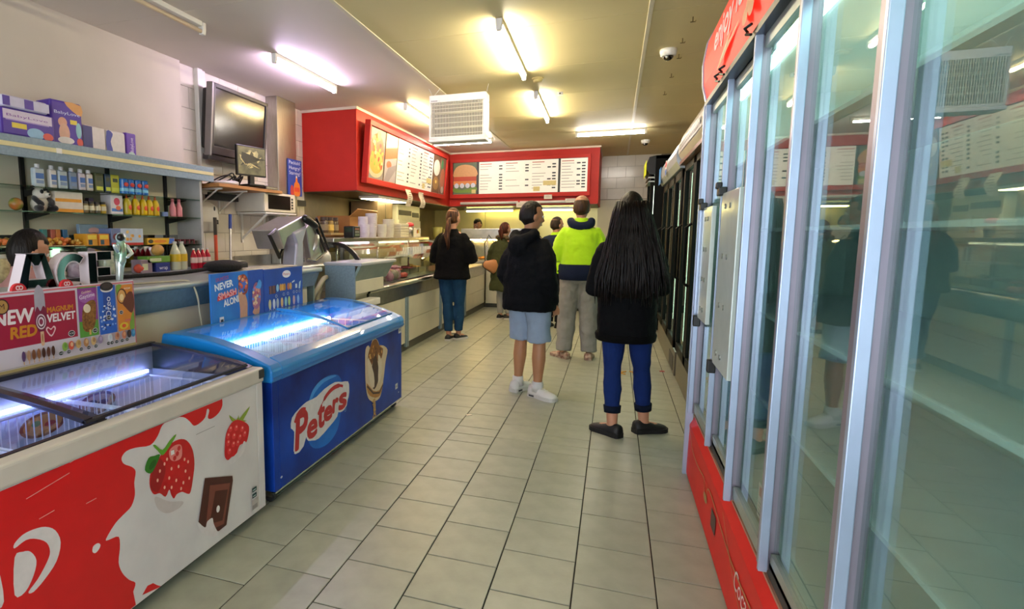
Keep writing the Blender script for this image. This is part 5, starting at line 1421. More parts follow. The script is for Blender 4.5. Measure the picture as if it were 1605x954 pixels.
# microwave on brackets
t = thing('microwave_oven', 'white microwave oven with dark door on wall brackets', 'microwave', (-3.40, 5.35, 1.60))
part('case', MB(mat('microwave_white', '#cfc9bc', .4, var=.04)).box(-.34, 0, -.27, .33, 0, .20), t, bevel=.006)
part('front', MB(mat('microwave_cream', '#ded4bc', .4, var=.03)).box(0, .02, -.27, .33, 0, .20), t, bevel=.006)
part('door_window', MB(mat('microwave_glass', '#14110f', .12, var=.1)).box(.02, .024, -.21, .22, .028, .175), t)
for i in range(4):
    part('button', MB(m_dark).box(.02, .025, .245, .275, .04 + i * .032, .062 + i * .032), t)
t2 = thing('microwave_bracket', 'pair of white folding brackets holding the microwave shelf', 'bracket', (-3.745, 5.38, 1.58))
part('shelf_plate', MB(m_wplast).box(0, .36, -.28, .32, 0, .015), t2)
for y in (-.2, .22):
    part('arm', MB(m_wplast).prism([(.0, -.28), (.34, 0), (.31, 0), (.0, -.25)], 'y', y - .01, y + .01), t2)
    part('rail', MB(m_wplast).box(0, .014, y - .014, y + .014, -.30, 0), t2)
# drink poster on the column
t = thing('drink_poster', 'blue poster with an orange drink bottle on the steel column', 'poster', (-3.592, 5.92, 1.82))
part('board', MB(pm('#1c3f9c')).box(-.004, .004, -.04, .27, 0, .42), t)
A = Art((.0042, -.04, 0), (0, 1, 0), (0, 0, 1))
for i, s_t in enumerate(('Peckish?', 'Hungry?', 'Starving?')):
    A.text(s_t, .155, .365 - i * .06, .04, '#dfe6f4', wid=.25, align='c')
A.smooth([(.13, .01), (.13, .13), (.165, .17), (.172, .215), (.205, .215), (.212, .17), (.26, .13), (.26, .01)], '#e07a2a', 3).rect(.172, .21, .205, .235, '#d8d4d0').rect(.14, .05, .25, .10, '#d8442a')
A.smooth([(.05, .01), (.05, .09), (.075, .12), (.09, .12), (.12, .09), (.12, .01)], '#c03a34', 2)
A.done(t, 'print')
# dispenser, broom, mop
t = thing('towel_dispenser', 'grey-white plastic towel dispenser on the tiled wall', 'dispenser', (-3.745, 4.42, 1.38))
part('cover', MB(mat('dispenser_grey', '#bcb9b4', .4, var=.03)).prism([(0, 0), (.20, 0), (.22, .10), (.20, .24), (.10, .30), (0, .30)], 'y', -.13, .13), t, bevel=.02, seg=3)
part('lock', MB(m_dark).box(.215, .225, .08, .095, .08, .12), t)
one('broom_handle', 'red broom handle with dark grip leaning by the dispenser', 'broom', MB(pm('#d0502c')).tube([(0, 0, 0), (0, 0, .48 + .72)], .016, 10, pm('#d0502c')).tube([(0, 0, 1.2), (0, 0, 1.36)], .017, 10, pm('#3a342a')).ball((0, 0, 1.44), (.008, .008, .022), 8, 6, m_black).box(-.05, .05, -.16, .16, -.16, 0.0, pm('#8a3a24')), (-3.47, 4.40, .16))
one('mop_handle', 'silver mop handle with blue grip leaning against the tiled wall', 'mop', MB().tube([(-3.36, 4.42, .12), (-3.575, 4.76, 1.42)], .012, 10, mat('handle_silver', '#b4b4b8', .3, .8, var=.04)).tube([(-3.575, 4.76, 1.42), (-3.60, 4.80, 1.56)], .017, 10, pm('#2c4aa8')).ball((-3.33, 4.46, .08), (.10, .12, .075), 12, 8, mat('mop_head', '#a8a496', .9, bump=.5, bscale=60)))
# work bench under the microwave
t = thing('prep_bench', 'steel prep bench along the tiled wall below the microwave', 'bench', (-3.74, 5.42, 0))
part('top', MB(m_steel2).box(0, .55, -.40, .27, .99, 1.03), t, bevel=.006)
part('upstand', MB(m_steel2).box(0, .015, -.40, .27, 1.03, 1.14), t)
part('base', MB(m_cream).box(.02, .5, -.38, .26, 0, .99), t)
t = thing('dish_rack', 'grey ribbed splash board standing behind the meat slicer', 'board', (-3.42, 6.12, 0), 0)
part('board', MB(mat('ribbed_grey', '#8e919a', .4, .3, var=.05)).box(-.01, 0, -.35, .05, 1.031, 1.33).box(-.15, .02, -.36, .06, 0, 1.031), t)
for i in range(12):
    part('rib', MB(mat('rib_grey', '#a4a7b0', .35, .3, var=.05)).tube([(.004, -.35, 1.05 + i * .024), (.004, .05, 1.05 + i * .024)], .006, 6), t)
one('black_bag', 'black fabric bag slumped on the service counter', 'bag', MB(mat('black_fabric', '#141416', .9, bump=.3, bscale=60)).ball((0, .18, .04), (.11, .17, .045), 16, 10).ball((-.03, .28, .03), (.08, .12, .035), 12, 8).tube(catmull([(0, .05, .03), (-.02, -.2, .015), (-.04, -.55, .015), (-.05, -.9, .015), (-.03, -1.15, .015)], 4, False), (.014), 6), (-2.62, 3.20, 1.10), math.radians(-4), smooth=True)
t = thing('weighing_scale', 'low grey electronic scale on the counter behind the black bag', 'scale', (-2.78, 3.62, 1.10))
part('base', MB(m_dark).box(-.09, .12, -.13, .13, 0, .05), t, bevel=.01)
part('plate', MB(m_steel2).box(-.11, .11, -.12, .12, .055, .065), t, bevel=.004)
part('display', MB(pm('#8a9a72')).box(.12, .123, -.05, .05, .015, .04), t)
one('paper_pile', 'loose stack of white papers on the counter near the slicer', 'papers', MB(m_paper).box(-.12, .12, -.20, .2, 0, .006).box(-.10, .13, -.14, .28, .006, .012, None, RZ(.15)).box(-.08, .10, .0, .36, .012, .017, None, RZ(-.1)), (-2.55, 3.72, 1.10), 0)
# spice jars on a small shelf and carton
t = thing('spice_shelf', 'small timber shelf holding jars behind the slicer', 'shelf', (-3.74, 6.28, 1.36))
part('board', MB(mat('shelf_timber', '#9c8a5e', .5, var=.1)).box(0, .55, -.12, .34, 0, .025), t)
part('bracket', MB(m_wplast).box(0, .012, .1, .12, -.12, 0).prism([(.012, -.12), (.2, 0), (.18, 0), (.012, -.10)], 'y', .1, .115), t)
for i, (y, c, nm) in enumerate(((6.20, '#4a3a2c', 'dark brown spice jar at the left of the small shelf'), (6.34, '#8a7038', 'spice jar with a pale label in the middle of the small shelf'), (6.47, '#5a4a30', 'spice jar at the right of the small shelf'))):
    tj = thing('spice_jar', nm, 'jar', (-3.30, y, 1.385), 0, 'spice jars')
    part('jar', MB(pm(c, .2)).lathe([(0, 0), (.05, 0), (.052, .01), (.052, .13), (.042, .15), (0, .15)], n=14), tj, smooth=True)
    part('lid', MB(pm('#3a2a22')).lathe([(0, .15), (.046, .15), (.046, .19), (0, .19)], n=14), tj)
    part('label', MB(pm('#d8b85a' if i == 1 else '#8a7a5a')).lathe([(.0522, .03), (.054, .031), (.054, .10), (.0522, .101)], n=14), tj)
t = thing('cardboard_carton', 'open brown cardboard carton behind the display cabinet', 'carton', (-3.43, 7.1, 1.335), math.radians(4))
m_card = mat('cardboard', '#9a6a34', .7, var=.08, scale=6)
part('box', hollow(MB(), -.26, .2, -.40, .40, 0, .27, .008, m_card, m_card), t)
part('flap', MB(m_card).prism([(.2, .27), (.30, .36), (.31, .35), (.205, .26)], 'y', -.40, .40), t)
part('handle_hole', MB(m_dark).ball((.2, .0, .19), (.004, .03, .014), 10, 6), t)
t = thing('rear_bench', 'dark steel bench behind the display cabinet', 'bench', (-3.36, 7.4, 0))
part('top', MB(m_steel).box(-.38, .20, -.95, 1.2, 1.29, 1.333), t, bevel=.004)
part('apron', MB(m_dark).box(-.34, .16, -.93, 1.18, 1.20, 1.29), t)
for x in (-.34, .12):
    for y in (-.9, 1.12):
        part('leg', MB(m_steel).box(x, x + .04, y, y + .04, 0, 1.20), t)
t = thing('metal_rack', 'brown-stained metal upright cabinet behind the carton', 'cabinet', (-3.45, 8.05, 1.335))
part('cabinet', MB(mat('stained_metal', '#6e5a44', .4, .5, var=.25, scale=5)).box(-.25, .18, -.25, .35, 0, .52), t, bevel=.004)
part('door_seam', MB(m_dark).box(.18, .183, .05, .06, .02, .5), t)
# meat slicer
t = thing('meat_slicer', 'big grey meat slicer with angled carriage and black handle', 'slicer', (-2.67, 4.48, 0), 0)
part('pedestal', MB(mat('slicer_base', '#8b8878', .4, .5, var=.08)).box(-.16, .16, -.12, .12, .70, 1.02).box(-.2, .2, -.16, .16, .66, .70), t, bevel=.02)
part('stand', MB(m_dark).box(-.15, .15, -.10, .10, 0, .66), t)
part('deck', MB(m_blade).box(-.15, .15, -.30, .42, 1.02, 1.10), t, bevel=.02)
part('pillar', MB(mat('slicer_pillar', '#b8b8cc', .3, .4, var=.05)).prism([(-.28, 1.08), (-.14, 1.08), (-.14, 1.30), (-.06, 1.44), (-.30, 1.38), (-.24, 1.28)], 'x', .02, .16), t, bevel=.02, seg=3)
part('carriage', MB(m_blade).prism([(-.50, 1.40), (-.10, 1.52), (-.06, 1.44), (-.36, 1.34), (-.42, 1.24)], 'x', -.12, .14), t, bevel=.010)
part('blade_guard', MB(m_blade).lathe([(0, -.02), (.15, -.02), (.16, 0), (.15, .02), (0, .02)], (0, 0, 0), 24, M=Matrix.Translation((.0, .14, 1.30)) @ Matrix.Rotation(math.radians(70), 4, 'X')), t, smooth=True)
part('meat_table', MB(m_blade).prism([(-.02, 1.42), (.10, 1.50), (.34, 1.20), (.24, 1.14), (.06, 1.12)], 'x', .06, .12), t, bevel=.010)
part('guide_rail', MB(m_black).tube([(.14, .08, 1.48), (.14, .30, 1.20)], .014, 8).tube([(.14, .13, 1.51), (.14, .35, 1.23)], .012, 8), t)
part('knob', MB(m_black).tube([(.16, -.10, 1.50), (.20, .0, 1.44)], [.035, .03], 12, round_ends=True), t, smooth=True)
part('pusher_handle', MB(m_black).tube([(.10, -.48, 1.40), (.12, -.60, 1.36), (.12, -.46, 1.18), (.10, -.38, 1.24), (.1, -.48, 1.40)], .016, 8), t)
part('motor_cover', MB(mat('slicer_pale', '#c4c2b8', .35, .3, var=.05)).ball((0, .40, 1.13), (.13, .12, .12), 16, 10), t, smooth=True)
part('lever', MB(m_chrome).tube([(.14, -.05, 1.15), (.16, .06, 1.13), (.16, .26, 1.20)], .01, 8), t)
part('switch_panel', MB(m_black).box(.16, .168, -.20, -.05, .90, .95), t)
pts = catmull([(.17, -.14, .72), (.24, -.10, .86), (.24, .06, .97), (.20, .22, .96), (.16, .14, .86), (.20, -.02, .74)], 5, False)
part('hose', MB(mat('hose_cream', '#a9a48c', .4, var=.05)).tube(pts, .022, 10), t, smooth=True)

# ================================================================ signs over the freezers
t = thing('ice_cream_poster', 'long ice cream price poster standing behind the red freezer', 'poster', (-2.20, 1.3, .83))
part('board', MB(mat('poster_white', '#cfc8d4', .4, var=.02)).box(.02, .035, -1.15, .825, 0, .315), t, bevel=.002)
A = Art((.0352, -1.3, -.83), (0, 1, 0), (0, 0, 1))   # art coordinates: world y, world z
b0, b1 = .84, 1.14
A.stroke([(.2, b1 - .003), (2.12, b1 - .003)], .006, '#d06a78').stroke([(2.122, b0), (2.122, b1)], .006, '#d06a78').rect(.2, b0 - .008, 2.12, b0 + .004, '#b8a878')
MA = mat('poster_maroon', '#a01a3c', .35, var=.06, scale=10)
A.rect(.30, .925, 1.806, 1.125, MA)
GO, IV = '#c8841e', '#e6dfe0'
A.text('NEW', 1.455, 1.02, .055, IV, wid=.155, shear=.08, fat=.0025).text('RED', 1.515, .962, .045, GO, wid=.105, shear=.08, fat=.0025)
A.text('MAGNUM', 1.672, 1.045, .022, GO, wid=.118, shear=.05, fat=.001).text('VELVET', 1.668, 1.005, .033, IV, wid=.13, shear=.05, fat=.0015)
A.ell(1.49, 1.09, .028, .030, '#3a1a20').ell(1.49, 1.09, .023, .025, '#b08a4a').text('M', 1.48, 1.08, .022, '#3a1a20')
hx, hy = 1.682, .966
A.smooth([(hx, hy - .022), (hx - .022, hy + .008), (hx - .014, hy + .022), (hx, hy + .012), (hx + .014, hy + .022), (hx + .022, hy + .008)], '#e8c4c8', 3).smooth([(hx, hy - .015), (hx - .016, hy + .007), (hx - .011, hy + .015), (hx, hy + .006), (hx + .011, hy + .015), (hx + .016, hy + .007)], MA, 3)
# the paddle of ice cream crossing the poster
A.smooth([(1.622, 1.01), (1.620, 1.12), (1.634, 1.157), (1.648, 1.157), (1.664, 1.12), (1.662, 1.01), (1.655, .99), (1.630, .99)], '#a8a4b0', 3)
A.smooth([(1.619, 1.05), (1.616, 1.01), (1.630, .972), (1.654, .972), (1.668, 1.01), (1.666, 1.06), (1.655, 1.075), (1.642, 1.055), (1.630, 1.075)], '#7a1a3c', 3)
for k, c in ((.021, '#d8c8d0'), (.017, '#5a1030'), (.013, '#e0d4dc'), (.008, '#8a2a4a')):
    A.ell(1.642, 1.012, k, k * 1.5, c)
A.rect(1.635, .925, 1.650, .972, '#d8b490').ell(1.6425, .925, .0075, .012, '#d8b490').ell(1.6425, .945, .003, .018, '#a8784a')
def price(x, z, tx, r=.016):
    A.ell(x, z, r, r * .8, '#e6e6ea').ell(x, z, r * .88, r * .68, '#16181e').text(tx, x, z - r * .22, r * .5, '#e8e8ee', wid=r * 1.3, align='c')
price(1.775, .943, '4.50')
A.rect(1.815, .915, 1.912, 1.135, '#5a9a3a').rect(1.815, .985, 1.912, 1.13, '#8a3a8c').ell(1.862, 1.09, .042, .026, '#a060a8').text('Gaytime', 1.825, 1.082, .018, '#eee6f0', wid=.078, rot=.12).text('Golden', 1.835, 1.105, .011, '#e8d0a0', wid=.05, rot=.12)
A.smooth([(1.832, .955), (1.834, 1.03), (1.85, 1.06), (1.885, 1.075), (1.905, 1.06), (1.902, 1.0), (1.89, .955), (1.86, .935)], mat('nut_coat', '#9a6a2c', .6, col2='#5f3c14', scale=120), 3).ell(1.858, 1.04, .018, .02, '#e6d8b8', .5).rect(1.862, .922, 1.872, .945, '#d8b460')
price(1.892, .937, '3.40', .014)
A.rect(1.918, .912, 2.012, 1.132, '#2c62c4').rect(1.945, .97, 1.985, 1.115, '#24489c')
rr = random.Random(4)
for i in range(34):
    A.ell(rr.uniform(1.925, 2.005), rr.uniform(.93, 1.04), rr.uniform(.003, .008), rr.uniform(.003, .007), rr.choice(['#dfe6f4', '#1c2c6a', '#8ab0e8']), 0, 7)
A.text('Oreo', 1.982, .985, .03, '#dfe4f2', wid=.095, rot=PI / 2).ell(1.965, 1.117, .034, .016, '#ded8d8').ell(1.965, 1.128, .036, .020, '#241a1c').ell(1.965, 1.131, .026, .012, '#3c2c2c')
price(1.967, .985, '3.40', .014)
A.rect(2.018, .912, 2.112, 1.128, '#d8862c').smooth([(2.018, 1.128), (2.05, 1.128), (2.03, 1.10), (2.018, 1.08)], '#7aa03a', 2).smooth([(2.085, .915), (2.112, .915), (2.112, 1.0), (2.09, .96)], '#7aa03a', 2)
A.ell(2.048, 1.075, .028, .036, '#5a2c14').ell(2.046, 1.075, .022, .030, '#d8a05a').ell(2.046, 1.07, .012, .016, '#f0d8a0').smooth([(2.05, 1.045), (2.085, 1.09), (2.112, 1.085), (2.118, 1.03), (2.10, .99), (2.065, 1.02)], '#6a3424', 3).text('wow', 2.06, 1.105, .014, '#f0e0c8', wid=.04).ell(2.05, .935, .026, .016, '#e0c83a').ell(2.05, .935, .012, .009, '#d8502a').text('pop', 2.06, .955, .014, '#d84a8a', wid=.035)
price(2.038, 1.00, '2.20', .012)
for i in range(7):
    x = 1.555 + i * .021
    A.rect(x - .002, .853, x + .002, .87, '#c8a070').ell(x, .886, .008, .021, ['#5a3a6a', '#b08a6a', '#7a4a2a', '#8a5a34', '#4a2418', '#5a2c1c', '#4a2418'][i])
price(1.715, .868, '4.40', .012)
for x, c, c2 in ((1.735, '#8ab04a', '#6a9a3a'), (1.765, '#c8503a', '#e0b48a'), (1.80, '#c8a86a', '#b0884a'), (1.838, '#b07a4a', '#d8b080'), (1.876, '#d0b078', '#a8845a'), (1.912, '#8a7a9a', '#b0a0c0'), (1.965, '#cfd4dc', '#b8c4d0'), (2.005, '#c89070', '#a8644a'), (2.045, '#c87a5a', '#e0a880'), (2.075, '#3a2a2a', '#5a3a30'), (2.1, '#3a8ac0', '#6ab0d8')):
    A.ell(x, .893, .013, .019, c).ell(x + .003, .897, .007, .010, c2)
for i, x in enumerate((1.75, 1.81, 1.848, 1.885, 1.953, 1.972, 1.998, 2.03, 2.06)):
    price(x, .868, ['2.50', '3.50', '3.80', '2.80', '1.20', '1.50', '2.00', '2.20', '3.20'][i], .011)
A.stroke([(.3, .850), (1.70, .850)], .0012, '#6a6474')
A.done(t, 'print')
for i, y in enumerate((1.565, 1.772)):
    o = part('heart_badge', MB(pm('#c8242e')).prism([(y - 1.3 + .030 * math.cos(a), .312 + .032 * math.sin(a)) for a in [k * PI / 10 for k in range(11)]], 'x', .020, .034), t)
    A = Art((.0345, y - 1.3, .324), (0, 1, 0), (0, 0, 1))
    A.ell(-.006, .002, .009, .009, '#e6d4d4').ell(-.006, .002, .005, .005, '#c8242e').ell(.006, .002, .009, .009, '#e6d4d4').ell(.006, .002, .005, .005, '#c8242e')
    A.done(o, 'print')
# mirror letters
m_lside = mat('letter_side', '#cfc4cc', .4, var=.03)
m_lface = mat('letter_mirror', '#56646c', .08, 1.0, var=.05, scale=4)
def letter(ch, polys, y, faces, lab):
    """face outline (y, z) extruded in x; drawn as solid bars so that holes stay open"""
    t = thing('mirror_letter', lab, 'letter', (-2.235, y, 1.10), 0, 'mirror-faced letters')
    mb, fc = MB(m_lside), MB(m_lface)
    for p in polys:
        mb.prism(p, 'x', -.03, .026)
    for p in faces or polys:
        cxx, czz = sum(q[0] for q in p) / len(p), sum(q[1] for q in p) / len(p)
        kx, kz = (1, 1) if faces else (.9, .93)
        fc.prism([(cxx + (a - cxx) * kx, czz + (b - czz) * kz) for a, b in p], 'x', .02, .0268)
    part('shell', mb, t)
    part('mirror_face', fc, t)
H2 = .185
letter('A', [[(-.10, 0), (-.055, 0), (-.012, H2), (-.04, H2)], [(.10, 0), (.055, 0), (.012, H2), (.04, H2)], [(-.045, H2), (-.01, H2 - .05), (.01, H2 - .05), (.045, H2)], [(-.055, .045), (.055, .045), (.045, .08), (-.045, .08)]], 1.675, 0, 'leftmost mirror-faced letter A on the counter behind the ice cream poster')
def carc(ro, ri, a0, a1, n=18):
    L = [math.radians(a0 + (a1 - a0) * k / n) for k in range(n + 1)]
    return [(ro * .93 * math.cos(q), H2 / 2 + ro * math.sin(q)) for q in L] + [(ri * .85 * math.cos(q), H2 / 2 + ri * math.sin(q)) for q in L[::-1]]
letter('C', [carc(.093, .050, 48, 312)], 1.845, [carc(.087, .056, 52, 308)], 'middle mirror-faced letter C on the counter behind the ice cream poster')
letter('E', [[(-.065, 0), (-.02, 0), (-.02, H2), (-.065, H2)], [(-.02, 0), (.065, 0), (.065, .04), (-.02, .04)], [(-.02, .073), (.055, .073), (.055, .112), (-.02, .112)], [(-.02, H2 - .04), (.065, H2 - .04), (.065, H2), (-.02, H2)]], 1.985, 0, 'rightmost mirror-faced letter E on the counter behind the ice cream poster')
# shiny figure
t = thing('foil_figurine', 'shiny chrome and green standing figurine right of the letter E', 'figurine', (-2.235, 2.125, 1.10))
m_foil = mat('foil', '#a8d0d8', .22, .6, col2='#eef6f6', scale=9)
m_foilg = mat('foil_green', '#3f8a5a', .2, .6, col2='#c8e0d8', scale=12)
part('legs', MB(m_foil).tube([(0, -.006, .01), (0, -.014, .05), (0, -.008, .10), (0, -.004, .14)], [(.014, .014), (.016, .016), (.02, .02), (.024, .026)], 10, round_ends=True), t, smooth=True)
part('torso', MB(m_foilg).tube([(0, -.004, .135), (0, 0, .175), (0, .006, .215)], [(.024, .032), (.024, .036), (.018, .026)], 10, round_ends=True), t, smooth=True)
part('arm', MB(m_foil).tube([(.01, -.02, .205), (.03, -.045, .185), (.03, -.06, .21)], [.012, .011, .009], 8, round_ends=True).tube([(.01, .03, .205), (.03, .04, .17), (.03, .01, .155)], [.012, .011, .009], 8, round_ends=True), t, smooth=True)
part('head', MB(m_foil).ball((0, .008, .245), (.022, .026, .026), 12, 8), t, smooth=True)
part('visor', MB(m_black).ball((.008, .0, .248), (.018, .02, .019), 10, 8), t, smooth=True)
part('base', MB(m_lside).box(-.02, .02, -.04, .04, 0, .012), t)
# Peters posters
t = thing('ice_cream_poster', 'blue NEVER SMASH ALONE poster with hands holding cones', 'poster', (-2.215, 2.98, .80))
part('board', MB(mat('poster_blue', '#2a86d8', .4, col2='#1c58b8', scale=3)).box(.02, .032, -.275, .255, 0, .335), t, bevel=.002)
A = Art((.0322, -.275, 0), (0, 1, 0), (0, 0, 1))
A.rect(.36, 0, .53, .335, '#1c4aa8')
A.text('DRUMSTICK', .05, .285, .022, '#c03a4a', wid=.12, rot=.10, shear=.1).text('NEVER', .04, .232, .040, '#e2e8f0', wid=.17, rot=.12, fat=.002)
A.shape([(.055, .17), (.24, .196), (.245, .225), (.06, .20)], '#c8303c').text('SMASH', .07, .178, .038, '#e8a8a4', wid=.17, rot=.12, fat=.002).text('ALONE', .115, .132, .040, '#e2e8f0', wid=.16, rot=.12, fat=.002)
A.smooth([(.27, .0), (.27, .10), (.255, .19), (.265, .23), (.30, .225), (.345, .15), (.345, .08), (.33, 0)], '#c8967a', 3).smooth([(.40, .06), (.43, .10), (.45, .16), (.47, .15), (.48, .08), (.46, .04)], '#c8967a', 3)
A.smooth([(.26, .235), (.275, .30), (.32, .315), (.36, .28), (.355, .21), (.32, .185), (.29, .20)], '#8a3c34', 3).smooth([(.27, .23), (.29, .285), (.33, .28), (.345, .23), (.32, .20)], '#4a6ac8', 2)
for i in range(26):
    A.ell(rr.uniform(.265, .355), rr.uniform(.20, .305), .012, .010, rr.choice(['#c84a3c', '#e0b48a', '#5a2c1c', '#d86a4a', '#3a6ad0']), 0, 7)
A.smooth([(.40, .11), (.41, .22), (.45, .255), (.49, .22), (.49, .13), (.45, .08)], '#a86a8a', 3)
for i in range(22):
    A.ell(rr.uniform(.405, .485), rr.uniform(.11, .235), .012, .010, rr.choice(['#d89a8a', '#e0c8a0', '#b84a5a', '#c87aa0', '#5a8ad8']), 0, 7)
A.smooth([(.45, .22), (.475, .27), (.505, .25), (.49, .21)], '#4a9ae0', 2).rect(.065, .04, .105, .075, '#d8dce4').rect(.075, .03, .10, .06, '#2a3a4a')
A.done(t, 'print')
t = thing('ice_cream_poster', 'dark blue Peters price board with rows of ice creams', 'poster', (-2.215, 3.495, .80))
part('board', MB(mat('poster_navy', '#1c4fb4', .4, col2='#163e94', scale=4)).box(.02, .032, -.25, .25, 0, .33), t, bevel=.002)
A = Art((.0322, -.25, 0), (0, 1, 0), (0, 0, 1))
A.ell(.28, .285, .055, .026, '#e2e2ea').text('Peters', .28, .276, .020, '#c03a4a', wid=.085, align='c')
for i in range(6):
    A.rect(.055 + i * .014, .16, .066 + i * .014, .215, ['#5a3a24', '#8a5a34', '#4a2c1c'][i % 3])
for x, c in ((.16, '#8ac0e0'), (.20, '#c89a4a'), (.225, '#d8a858'), (.25, '#b8843a'), (.30, '#b06a54'), (.33, '#c8a058')):
    A.ell(x, .195, .016, .026, c)
A.rect(.395, .175, .42, .205, '#c8d0dc').shape([(.44, .17), (.46, .165), (.475, .225), (.45, .215)], '#a8c8dc').shape([(.35, .215), (.385, .225), (.385, .235), (.35, .225)], '#d8dce8')
for i, x in enumerate((.06, .11, .155, .21, .26, .305, .37, .43)):
    A.ell(x, .09, .016, .034, ['#c8c8a0', '#cfd8e8', '#a8b8c8', '#d0b078', '#8ac0c8', '#a8c880', '#c8a8b8', '#8ab0e0'][i])
for x, z in ((.14, .14), (.235, .145), (.29, .145), (.37, .148), (.41, .148), (.45, .148), (.06, .05), (.11, .05), (.21, .05)):
    A.ell(x, z, .012, .010, '#dfe6f4').ell(x, z, .010, .008, '#1c4a9c')
A.done(t, 'print')
# ================================================================ people
m_skin = mat('skin', '#b98468', .5, var=.05, scale=14)
m_skin2 = mat('skin_tan', '#a87654', .5, var=.05, scale=14)
def fabric(name, col, var=.08, bump=.35, bs=28, rough=.85):
    return mat('fabric_' + name, col, rough, var=var, scale=10, bump=bump, bscale=bs, spec=.12)
def hairmat(name, col, col2):
    return mat('hair_' + name, col, .45, col2=col2, scale=60, stretch=(1, 1, .08), spec=.2, bump=.4, bscale=90)
def soft(name, mb, parent, voxel=.011, it=3, wrinkle=0.0, wsize=.12, label=None):
    o = part(name, mb, parent, smooth=True, label=label)
    r = o.modifiers.new('remesh', 'REMESH')
    r.mode, r.voxel_size, r.use_smooth_shade = 'VOXEL', voxel, True
    if it:
        s = o.modifiers.new('smooth', 'SMOOTH')
        s.iterations, s.factor = it, .5
    if wrinkle:
        tx = bpy.data.textures.get('folds_%d' % int(wsize * 1000)) or bpy.data.textures.new('folds_%d' % int(wsize * 1000), 'CLOUDS')
        tx.noise_scale = wsize
        d = o.modifiers.new('folds', 'DISPLACE')
        d.texture, d.strength, d.mid_level, d.texture_coords = tx, wrinkle, .5, 'LOCAL'
    return o
def ell_ring(c, rx, ry, n=20, rot=0, pw=2.0):
    R = []
    for j in range(n):
        a = 2 * PI * j / n
        ca, sa = math.cos(a), math.sin(a)
        k = (abs(ca) ** pw + abs(sa) ** pw) ** (-1 / pw)
        x, y = rx * ca * k, ry * sa * k
        R.append((c[0] + x * math.cos(rot) - y * math.sin(rot), c[1] + x * math.sin(rot) + y * math.cos(rot), c[2]))
    return R
def torso(mb, rows, m=None, pw=2.4):
    """rows: (z, cx, cy, rx, ry)"""
    R = [ell_ring((r[1], r[2], r[0]), r[3], r[4], 24, 0, pw) for r in rows]
    return mb.rings(R, m=m)
def hand(mb, w_, d, palm_n, s=1.0, curl=.5, side=1):
    """a hand from wrist w_ pointing along d; palm_n is the palm's normal, fingers curl towards it"""
    d, n_ = Vector(d).normalized(), Vector(palm_n)
    n_ = (n_ - d * n_.dot(d)).normalized()
    a = d.cross(n_) * side
    w_ = Vector(w_)
    k = w_ + d * .085 * s
    mb.tube([w_ - d * .01, w_ + d * .03 * s, w_ + d * .06 * s, k], [(.024 * s, .02 * s), (.034 * s, .018 * s), (.040 * s, .017 * s), (.038 * s, .014 * s)], 10, round_ends=True)
    for i, (off, L) in enumerate(((-.030, .068), (-.010, .078), (.010, .072), (.029, .056))):
        p = k + a * off * s - d * .01 * s
        pts, dirv = [p], d.copy()
        for q in range(3):
            dirv = (dirv + n_ * curl * (.5 + .35 * q)).normalized()
            p = p + dirv * L * s / 3
            pts.append(p)
        mb.tube(pts, [.0098 * s, .0092 * s, .0085 * s, .0075 * s], 8, round_ends=True)
    p = w_ + d * .025 * s - a * .03 * s
    t1 = (d * .6 - a * .75 + n_ * .25).normalized()
    t2 = (d * .9 - a * .25 + n_ * .45).normalized()
    mb.tube([p, p + t1 * .032 * s, p + t1 * .032 * s + t2 * .034 * s], [.013 * s, .0115 * s, .009 * s], 8, round_ends=True)
def head_geo(mb, c, s, yaw=0, tilt=0):
    """c = skull centre; faces +y before yaw; s = head height / 0.225"""
    M = Matrix.Translation(c) @ Matrix.Rotation(yaw, 4, 'Z') @ Matrix.Rotation(tilt, 4, 'X') @ Matrix.Scale(s, 4)
    rows = [(-.118, .022, .022, .020), (-.105, .025, .038, .036), (-.08, .020, .052, .058), (-.045, .008, .062, .076), (0, 0, .071, .090), (.04, -.004, .074, .094), (.075, -.008, .064, .082), (.10, -.010, .042, .055), (.112, -.010, .018, .022)]
    R = [ell_ring((0, r[1], r[0]), r[2], r[3], 20) for r in rows]
    mb.rings(R, M=M)
    mb.tube([(0, .086, .012), (0, .098, -.014), (0, .106, -.032), (0, .094, -.042)], [.009, .011, .015, .011], 8, M=M, round_ends=True)
    mb.ball((0, .088, -.068), (.024, .010, .009), 10, 6, M=M)
    mb.ball((0, .082, .018), (.052, .012, .010), 10, 6, M=M)
    for sx in (-1, 1):
        mb.ball((sx * .074, -.006, -.012), (.011, .022, .033), 10, 8, M=M)
        mb.ball((sx * .045, .05, -.03), (.022, .028, .024), 8, 6, M=M)
    return M
def eyes(parent, M):
    for sx in (-1, 1):
        mb = MB(mat('eye_white', '#e2ded8', .2, var=.02)).ball((sx * .030, .082, .0), .0115, 10, 8, M=M)
        mb.ball((sx * .030, .0915, .0), (.0055, .003, .0055), 8, 6, pm('#2a1c14', .2), M)
        part('eye', mb, parent, smooth=True)
